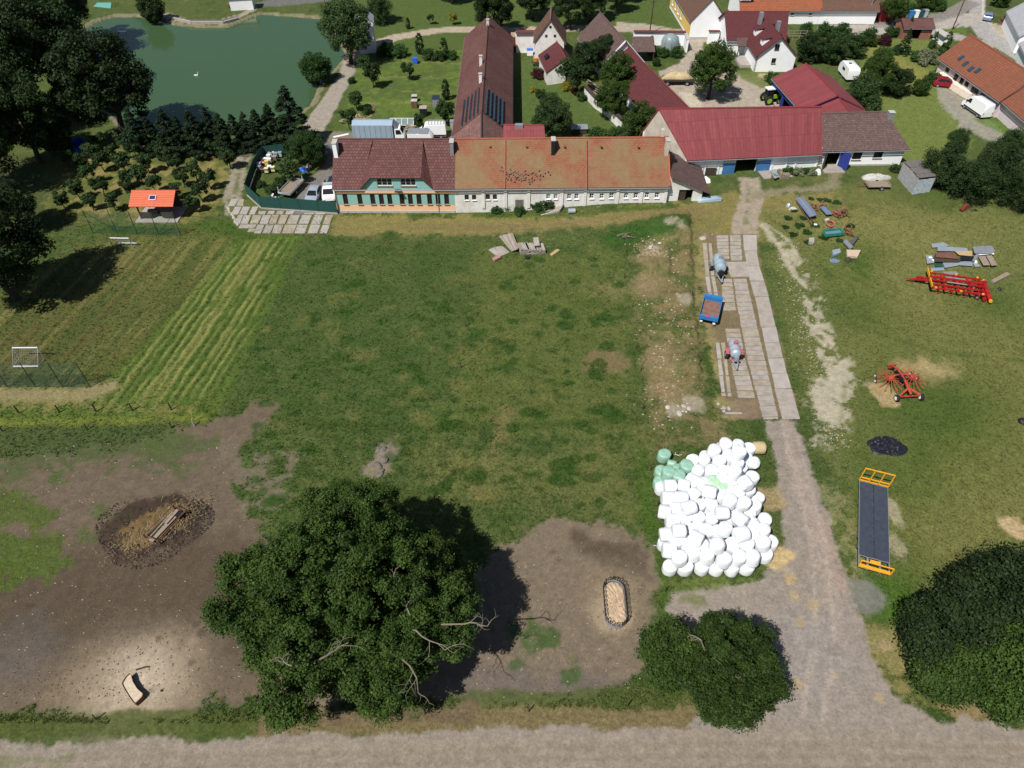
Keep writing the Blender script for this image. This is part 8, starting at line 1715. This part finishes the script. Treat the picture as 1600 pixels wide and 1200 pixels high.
# junk in the yard corner
t = thing('bicycle_scrap', 'heap of white and grey metal junk by the flatbed trailer', 'scrap', 428, 312)
for k in range(16): p = Vector((rnd.uniform(-1, 1), rnd.uniform(-.5, .5), rnd.uniform(.1, .6))); MB().box(p, (rnd.uniform(.1, .7), rnd.uniform(.05, .3), rnd.uniform(.05, .3)), rnd.uniform(0, 3), rnd.uniform(-.5, .5)).build('junk_piece', rnd.choice([M_GALV, M_FRAMEW, M_BLACK, M_RUST]), t)
lump('pale_boulder', 'pale boulder between the bushes and the flatbed trailer', 'boulder', 444, 288, .6, .4, .4, M_CONC_D, 4); t = thing('brush_heap', 'grey brushwood heap on the lane verge left of the fence', 'heap', 386, 244)
for k in range(22): MB().tube([(rnd.uniform(-1, 1), rnd.uniform(-.5, .5), .05), (rnd.uniform(-1.2, 1.2), rnd.uniform(-.7, .7), rnd.uniform(.2, .6))], [.04, .015], 4).build('branch', M_DEADW, t)
# ---- net fences, goals, posts
def net_fence(label, px, h):
    P = [GT(*p) for p in px]; root = empty('net_fence', label, 'fence', P[0]); loc = lambda p, z: (p[0] - P[0][0], p[1] - P[0][1], z)
    for p in P: MB().tube([loc(p, -.2), loc(p, h)], .045, 6).build('post', M_POSTG, root)
    for a, b in ((P[0], P[1]), (P[-1], P[-2])): MB().tube([loc(a, h * .95), loc(b, .1)], .03, 5).build('brace', M_POSTG, root)
    q = MB(); a, b = P[0], P[-1]; L = math.dist(a[:2], b[:2]); n = int(L / .16)
    for k in range(n + 1): t = k / n; p = (a[0] + (b[0] - a[0]) * t, a[1] + (b[1] - a[1]) * t); q.bar((*loc(p, 0)[:2], .05), (*loc(p, 0)[:2], h - .03), .012)
    for k in range(int(h / .16)): z = .05 + k * .16; q.bar(loc(a, z), loc(b, z), .012)
    o = q.build('net', mat('green_netting', (.03, .10, .075), .8), root); o['kind'] = 'stuff'; return root
net_fence('tall green ball-stop net on posts in front of the shelter', [(146, 364), (183, 363), (215, 366), (248, 367), (283, 369)], 3.6)
net_fence('tall green ball-stop net on posts at the lower left pitch end', [(-72, 605), (-30, 605), (12, 604), (56, 605), (98.5, 605), (141, 605)], 3.7)
def goal(label, L, R_, back, h=1.7):
    a, b, c = GT(*L), GT(*R_), GT(*back); root = empty('football_goal', label, 'goal', a); d = Vector((b[0] - a[0], b[1] - a[1], 0)); e = Vector((c[0] - a[0], c[1] - a[1], 0)); z = Vector((0, 0, h)); o0 = Vector((0, 0, 0))
    MB().bar(z, d + z, .1).build('crossbar', M_VANW, root)
    for p in (o0, d): MB().bar(p, p + z, .07).build('goal_post', M_GREYM, root)
    MB().bar(e + Vector((0, 0, .05)), e + d + Vector((0, 0, .05)), .1).build('ground_bar', M_VANW, root)
    for p in (o0, d): MB().bar(p + Vector((0, 0, .04)), p + e + Vector((0, 0, .04)), .05).build('side_bar', M_GREYM, root); MB().bar(p + z, p + e + Vector((0, 0, .1)), .03).build('net_stay', M_GREYM, root)
    q = MB()
    for k in range(15): t = k / 14; q.bar(d * t + z, d * t + e + Vector((0, 0, .05)), .008)
    for k in range(9): t = k / 8; q.bar(z.lerp(e, t), (d + z).lerp(d + e, t), .008)
    o = q.build('net', mat('grey_netting', (.35, .35, .35)), root); o['kind'] = 'stuff'
goal('small football goal seen from behind at the lower left pitch end', (30.8, 560.8), (69.5, 560.5), (21, 573)); goal('small football goal at the shelter end of the pitch', (177.5, 387.5), (208, 388), (184, 380), 1.6)
pl = [(30, 645.5), (93.5, 644.5), (150.5, 643), (207.5, 641.5), (268, 640.5)]
for k, (u, v) in enumerate(pl):
    o = MB().tube([(0, 0, -.2), (0, -.03, 1.15)], [.08, .07], 7).build('fence_post', M_WOODD); o.location = GT(u, v); tag(o, f'{ORD[k]} dark wooden post from the left in the upper row below the pitch', 'post', 'upper row of posts below the pitch')
for k, (u, v, m, lb) in enumerate([(4, 674, M_WOODD, 'dark post at the left edge above the paddock'), (137, 671.5, M_WOODD, 'dark post in the middle of the lower row above the paddock'), (268.5, 669, M_WOODD, 'thin dark post right of the middle in the lower row'), (304, 667, M_CONC_L, 'pale leaning corner post at the tip of the mown strip')]):
    o = MB().tube([(0, 0, -.2), (-.1 if m is M_CONC_L else 0, .2 if m is M_CONC_L else 0, .95)], .06, 7).build('fence_post', m); o.location = GT(u, v); tag(o, lb, 'post')
pp = [(1005, 640), (1017, 735), (1027, 790), (1031, 855), (1040, 925), (1052, 1000), (387, 1119), (150, 1124), (826, 1112), (664, 1116), (980, 1104), (978, 395), (976, 435), (988, 480), (994, 545), (1001, 580), (720, 575), (727, 510), (734, 450), (700, 690)]
for k, (u, v) in enumerate(pp):
    o = MB().tube([(0, 0, -.2), (rnd.uniform(-.1, .1), .02, .9)], [.05, .045], 6).build('boundary_stake', M_WOODD); o.location = GT(u, v); s = sorted(range(len(pp)), key=lambda i: pp[i][1]).index(k); tag(o, f'short dark pasture stake, {ORD[s]} counted from the farmhouse towards the gravel road', 'post', 'stakes round the pasture')
# ---- pond things
sw = empty('swan', 'white swan swimming on the green pond', 'swan', (*G(307, 118, -.3), -.33), .6); sw.scale = (.75, .75, .75); body([(-.5, .08), (-.62, .3), (-.2, .36), (.25, .3), (.42, .12), (.2, .0), (-.3, .0)], .42, .15, .6, M_VANW, 'body', sw)
MB().tube([(.32, 0, .18), (.5, 0, .35), (.42, 0, .6), (.52, 0, .78), (.62, 0, .76)], [.09, .06, .05, .06, .05], 7).build('neck', M_VANW, sw, True); MB().tube([(.64, 0, .75), (.76, 0, .71)], [.035, .015], 5).build('beak', M_YELP, sw)
fg = empty('floating_goal', 'small white floating goal frame on the dark corner of the pond', 'goal', (*G(191, 49, -.3), -.32)); q = MB()
for x in (-.75, .75): q.bar((x, 0, 0), (x, 0, .8), .09)
q.bar((-.75, 0, .8), (.75, 0, .8), .09); q.build('frame', M_VANW, fg); MB().box((0, 0, 0), (1.8, .5, .1)).build('float', M_VANW, fg)
PP = lambda a, b: (50 + a / 4.571, 180 + b / 4.571)
bp_ = [GT(*PP(*q)) for q in ((330, 282), (282, 222), (352, 192), (398, 228))]; cx = sum(p[0] for p in bp_) / 4; cy = sum(p[1] for p in bp_) / 4
pl_ = empty('paddling_pool', 'bright blue rectangular frame pool at the edge of the woodland', 'pool', (cx, cy, 0)); M_PB = mat('pool_blue', (.02, .10, .62), .5)
for a, b in zip(bp_, bp_[1:] + bp_[:1]): MB().bar((a[0] - cx, a[1] - cy, .45), (b[0] - cx, b[1] - cy, .45), .08, .9).build('pool_wall', M_PB, pl_)
MB().prism([(p[0] - cx, p[1] - cy) for p in bp_], .05, .3).build('cover', mat('pool_cover', (.02, .05, .25), .4), pl_)
plate('green_board', 'pale turquoise panel lying under the first spruce', 'board', [PP(655, 160), PP(715, 130), PP(720, 145), PP(665, 170)], .3, .08, mat('turquoise_panel', (.12, .35, .3)))
plate('turquoise_court_cover', 'turquoise ground sheet on the lawn beyond the pond', 'sheet', [(146, 10), (152, 4), (174, 4), (173, 13)], .03, .05, mat('turquoise_panel', (.12, .35, .3)))
tag(MB().box((0, 0, .6), (1.4, .7, .5)).build('hut_steps', M_RUST), 'brown box at the left end of the pond hut', 'box').location = GT(361, 12)
# ---- kitchen garden things
def boxthing(name, label, cat, u, v, d, m, top=None, yaw=0):
    t = thing(name, label, cat, u, v, yaw); MB().box((0, 0, d[2] / 2), d).build('body', m, t, bevel=.01); 
    MB().box((0, 0, d[2] + .04), (d[0] + .1, d[1] + .1, .08)).build('lid', top or m, t); return t
boxthing('crate_stack', 'rusty crate stack with pale top in the kitchen garden', 'crate', 648, 168, (1.0, 1.0, 1.3), M_RUST, M_TARP); boxthing('crate_stack', 'dark crate behind the rusty crate stack', 'crate', 648, 158, (.9, .9, 1.0), M_BLACK, M_TARP); boxthing('pallet_tank', 'pale grey tank on a dark frame in the kitchen garden', 'tank', 662, 180, (1.2, 1.2, 1.4), M_BLACK, M_CONC_L); boxthing('dark_shed_box', 'dark covered stack beside the slim tree in the garden', 'stack', 682, 165, (1.2, 1.6, 1.5), M_GREYM, M_NAVY)
boxthing('water_barrel', 'small blue barrel at the vegetable bed', 'barrel', 649, 99, (.9, .9, 1.0), M_BLUETARP); boxthing('grey_cabinet', 'grey cabinet against the long barn wall', 'cabinet', 707, 205, (.6, .8, 1.8), M_GALV)
gh = thing('greenhouse', 'low glass cold frame with white frame behind the box truck', 'greenhouse', 629, 196); M_GP = mat('greenhouse_glass', (.16, .22, .22), .15, spec=.6)
for k in range(4):
    for z0_, y0_, z1_, y1_ in ((.5, -1.0, 1.25, 0), (1.25, 0, .9, .8)):
        x = -1.5 + k * 1.0; q = MB().add([(x - .46, y0_, z0_), (x + .46, y0_, z0_), (x + .46, y1_, z1_), (x - .46, y1_, z1_), (x - .46, y0_, z0_ - .03), (x + .46, y0_, z0_ - .03), (x + .46, y1_, z1_ - .03), (x - .46, y1_, z1_ - .03)], [(0, 1, 2, 3), (7, 6, 5, 4), (0, 4, 5, 1), (1, 5, 6, 2), (2, 6, 7, 3), (3, 7, 4, 0)]); q.build('pane', M_GP, gh)
q = MB()
for k in range(5): x = -2 + k; q.bar((x, -1.0, .5), (x, 0, 1.27), .07); q.bar((x, 0, 1.27), (x, .8, .92), .07); q.bar((x, -1, 0), (x, -1, .5), .06); q.bar((x, .8, 0), (x, .8, .9), .06)
for y, z in ((-1, .5), (0, 1.28), (.8, .92)): q.bar((-2, y, z), (2, y, z), .07)
q.build('frame', M_VANW, gh)
def logheap(label, u, v, n, sx, sy, seed=3, name='log_heap'):
    t = thing(name, label, 'logs', u, v); r_ = random.Random(seed)
    for k in range(n): p = Vector((r_.gauss(0, sx), r_.gauss(0, sy), r_.uniform(.1, .8))); a = r_.uniform(0, 3.1); d = Vector((math.cos(a), math.sin(a), r_.uniform(-.2, .2))) * r_.uniform(.3, .6); MB().tube([p - d, p + d], r_.uniform(.07, .16), 6).build('log', r_.choice([M_WOODL, M_WOODL, M_WOOD]), t)
logheap('heap of fresh split logs between garden and box truck', 558, 190, 46, 1.3, .7); logheap('loose firewood between the truck cab and the white van', 641, 205, 20, .8, .5, 5); plate('white_plank', 'white plank on the verge left of the box truck', 'plank', [(520, 213), (544, 208), (545, 210), (522, 215)], .05, .1, M_VANW); plate('dug_bed', 'dug brown vegetable bed beside the bright bush', 'bed', [(573, 178), (581, 163), (588, 165), (581, 180)], 0, .08, mat('dug_soil', (.13, .09, .065), noise=.3, scale=8))
# ---- courtyard things
t = thing('crate_trailer', 'trailer of orange-brown crates at the red tiled annexe', 'trailer', 843, 102)
for k in range(3): MB().box((-.9 + k * .9, 0, 1.15), (.75, .9, .6)).build('crate', mat('orange_crate', (.45, .20, .05)), t); MB().box((-.9 + k * .9, .3, 1.6), (.6, .3, .5)).build('sack', M_TARP, t)
MB().box((0, 0, .75), (3.2, 1.3, .12)).build('deck', M_WOODD, t)
for sg in (-1, 1): wheel(t, 0, sg * .7, .32, .2)
boxthing('white_drum', 'white and blue drums beside the red double gate', 'drum', 828, 86, (1.2, .9, 1.1), M_VANW, M_BLUETARP); 
t = thing('lean_roof', 'low dark felt roofed hutch under the courtyard fruit tree', 'hutch', 905, 208); MB().box((0, 0, .5), (2.4, 1.1, 1.0)).build('hutch_body', M_WOODD, t); MB().box((0, 0, 1.1), (2.7, 1.4, .08), 0, .15).build('hutch_roof', M_GREYM, t)
plate('tile_stack', 'row of stacked roof tiles along the garden wall', 'tiles', [(950, 175), (953, 172), (972, 184), (968, 187)], .0, .5, M_RUST); t = thing('timber_pile', 'loose boards lying behind the garden wall', 'timber', 926, 142)
for k in range(9): MB().box((rnd.uniform(-.4, .4), rnd.uniform(-2, 2), .1 + .08 * k), (.25, 3.2, .06), .5 + rnd.uniform(-.2, .2)).build('board', M_WOOD, t)
t = thing('barn_canopy', 'open canopy with grey tiled roof on posts beside the old brown barn', 'canopy', 1003, 92); s2 = []; roof_slab((-2.2, -2.4, 2.2), (2.0, -2.4, 2.2), (2.0, 1.8, 3.6), (-2.2, 1.8, 3.6), .12, s2); roof_obj('canopy_roof', s2, RF_OLDBROWN, t)
for x, y in ((-2, -2.2), (1.8, -2.2), (1.8, 1.5)): MB().box((x, y, 1.1), (.16, .16, 2.2)).build('post', M_WOODD, t)
t = thing('garden_dome', 'grey domed garden pavilion in the walled rose garden', 'pavilion', 1046, 74); MB().lathe([(1.7, .1), (1.75, 1.3), (1.5, 2.0), (.9, 2.5), (.05, 2.7)], 14).build('dome_cover', mat('grey_blue_film', (.22, .27, .28), .35), t, True)
for k in range(8): a = k * .785; MB().tube([(1.76 * math.cos(a), 1.76 * math.sin(a), .1), (1.8 * math.cos(a), 1.8 * math.sin(a), 1.3), (1.54 * math.cos(a), 1.54 * math.sin(a), 2.05), (.05, 0, 2.76)], .03, 5).build('rib', M_GREYM, t)
def pole(label, u, v, h, m=M_WOODD, arm=False):
    t = thing('utility_pole', label, 'pole', u, v); MB().tube([(0, 0, -.3), (0, 0, h)], [.13, .09], 8).build('shaft', m, t, True)
    if arm: MB().tube([(0, 0, h - .1), (.5, 0, h + .15), (1.3, 0, h + .1)], .05, 6).build('arm', m, t); MB().box((1.5, 0, h + .08), (.6, .2, .12)).build('lamp_head', M_GREYM, t)
    else: MB().box((0, 0, h - .4), (1.0, .1, .1)).build('cross_arm', m, t)
pole('wooden utility pole on the grass by the village lane', 1015, 52, 6.5); pole('dark utility pole on the junction island', 1488, 46, 6.5); pole('grey street lamp in front of the farm range', 1353, 36, 6, M_GREYM, True); pole('grey lamp post at the right edge beside the brick wall', 1590, 78, 6, M_GREYM, True)
for k, (u, m, lb) in enumerate([(1401, M_WOODD, 'brown bin at the left of the roadside bins'), (1409, M_RUST, 'reddish bin in the roadside row'), (1422, M_BLUETR, 'blue bin in the roadside row'), (1429, M_VANW, 'white bin in the roadside row'), (1437, M_FENCEG, 'dark green bin in the roadside row'), (1443, M_GALV, 'grey bin at the right of the roadside row')]):
    t = thing('refuse_bin', lb, 'bin', u, 30 - k * .6); MB().box((0, 0, .75), (1.0, .9, 1.4)).build('bin_body', m, t, bevel=.05); MB().box((0, 0, 1.52), (1.1, 1.0, .12)).build('lid', m, t)
wall_line('terrace_wall', 'cream rounded terrace wall along the pink house front', [(1466, 122), (1490, 139), (1517, 156)], 1.1, 1.4, mat('cream_render', (.78, .66, .56)), cat='wall')
boxthing('dark_container', 'dark red container at the end of the brown roofed farm range', 'container', 1379, 30, (3, 3, 3), M_REDCAR)
t = thing('lane_fence', 'wooden rail fence right of the dark red tiled house', 'fence', 1229, 60)
for k in range(4): MB().box((k * 1.3, 0, .8), (.12, .12, 1.7)).build('post', M_WOOD, t)
for z in (.5, 1.0, 1.5): MB().box((1.95, 0, z), (4, .06, .12)).build('rail', M_WOOD, t)
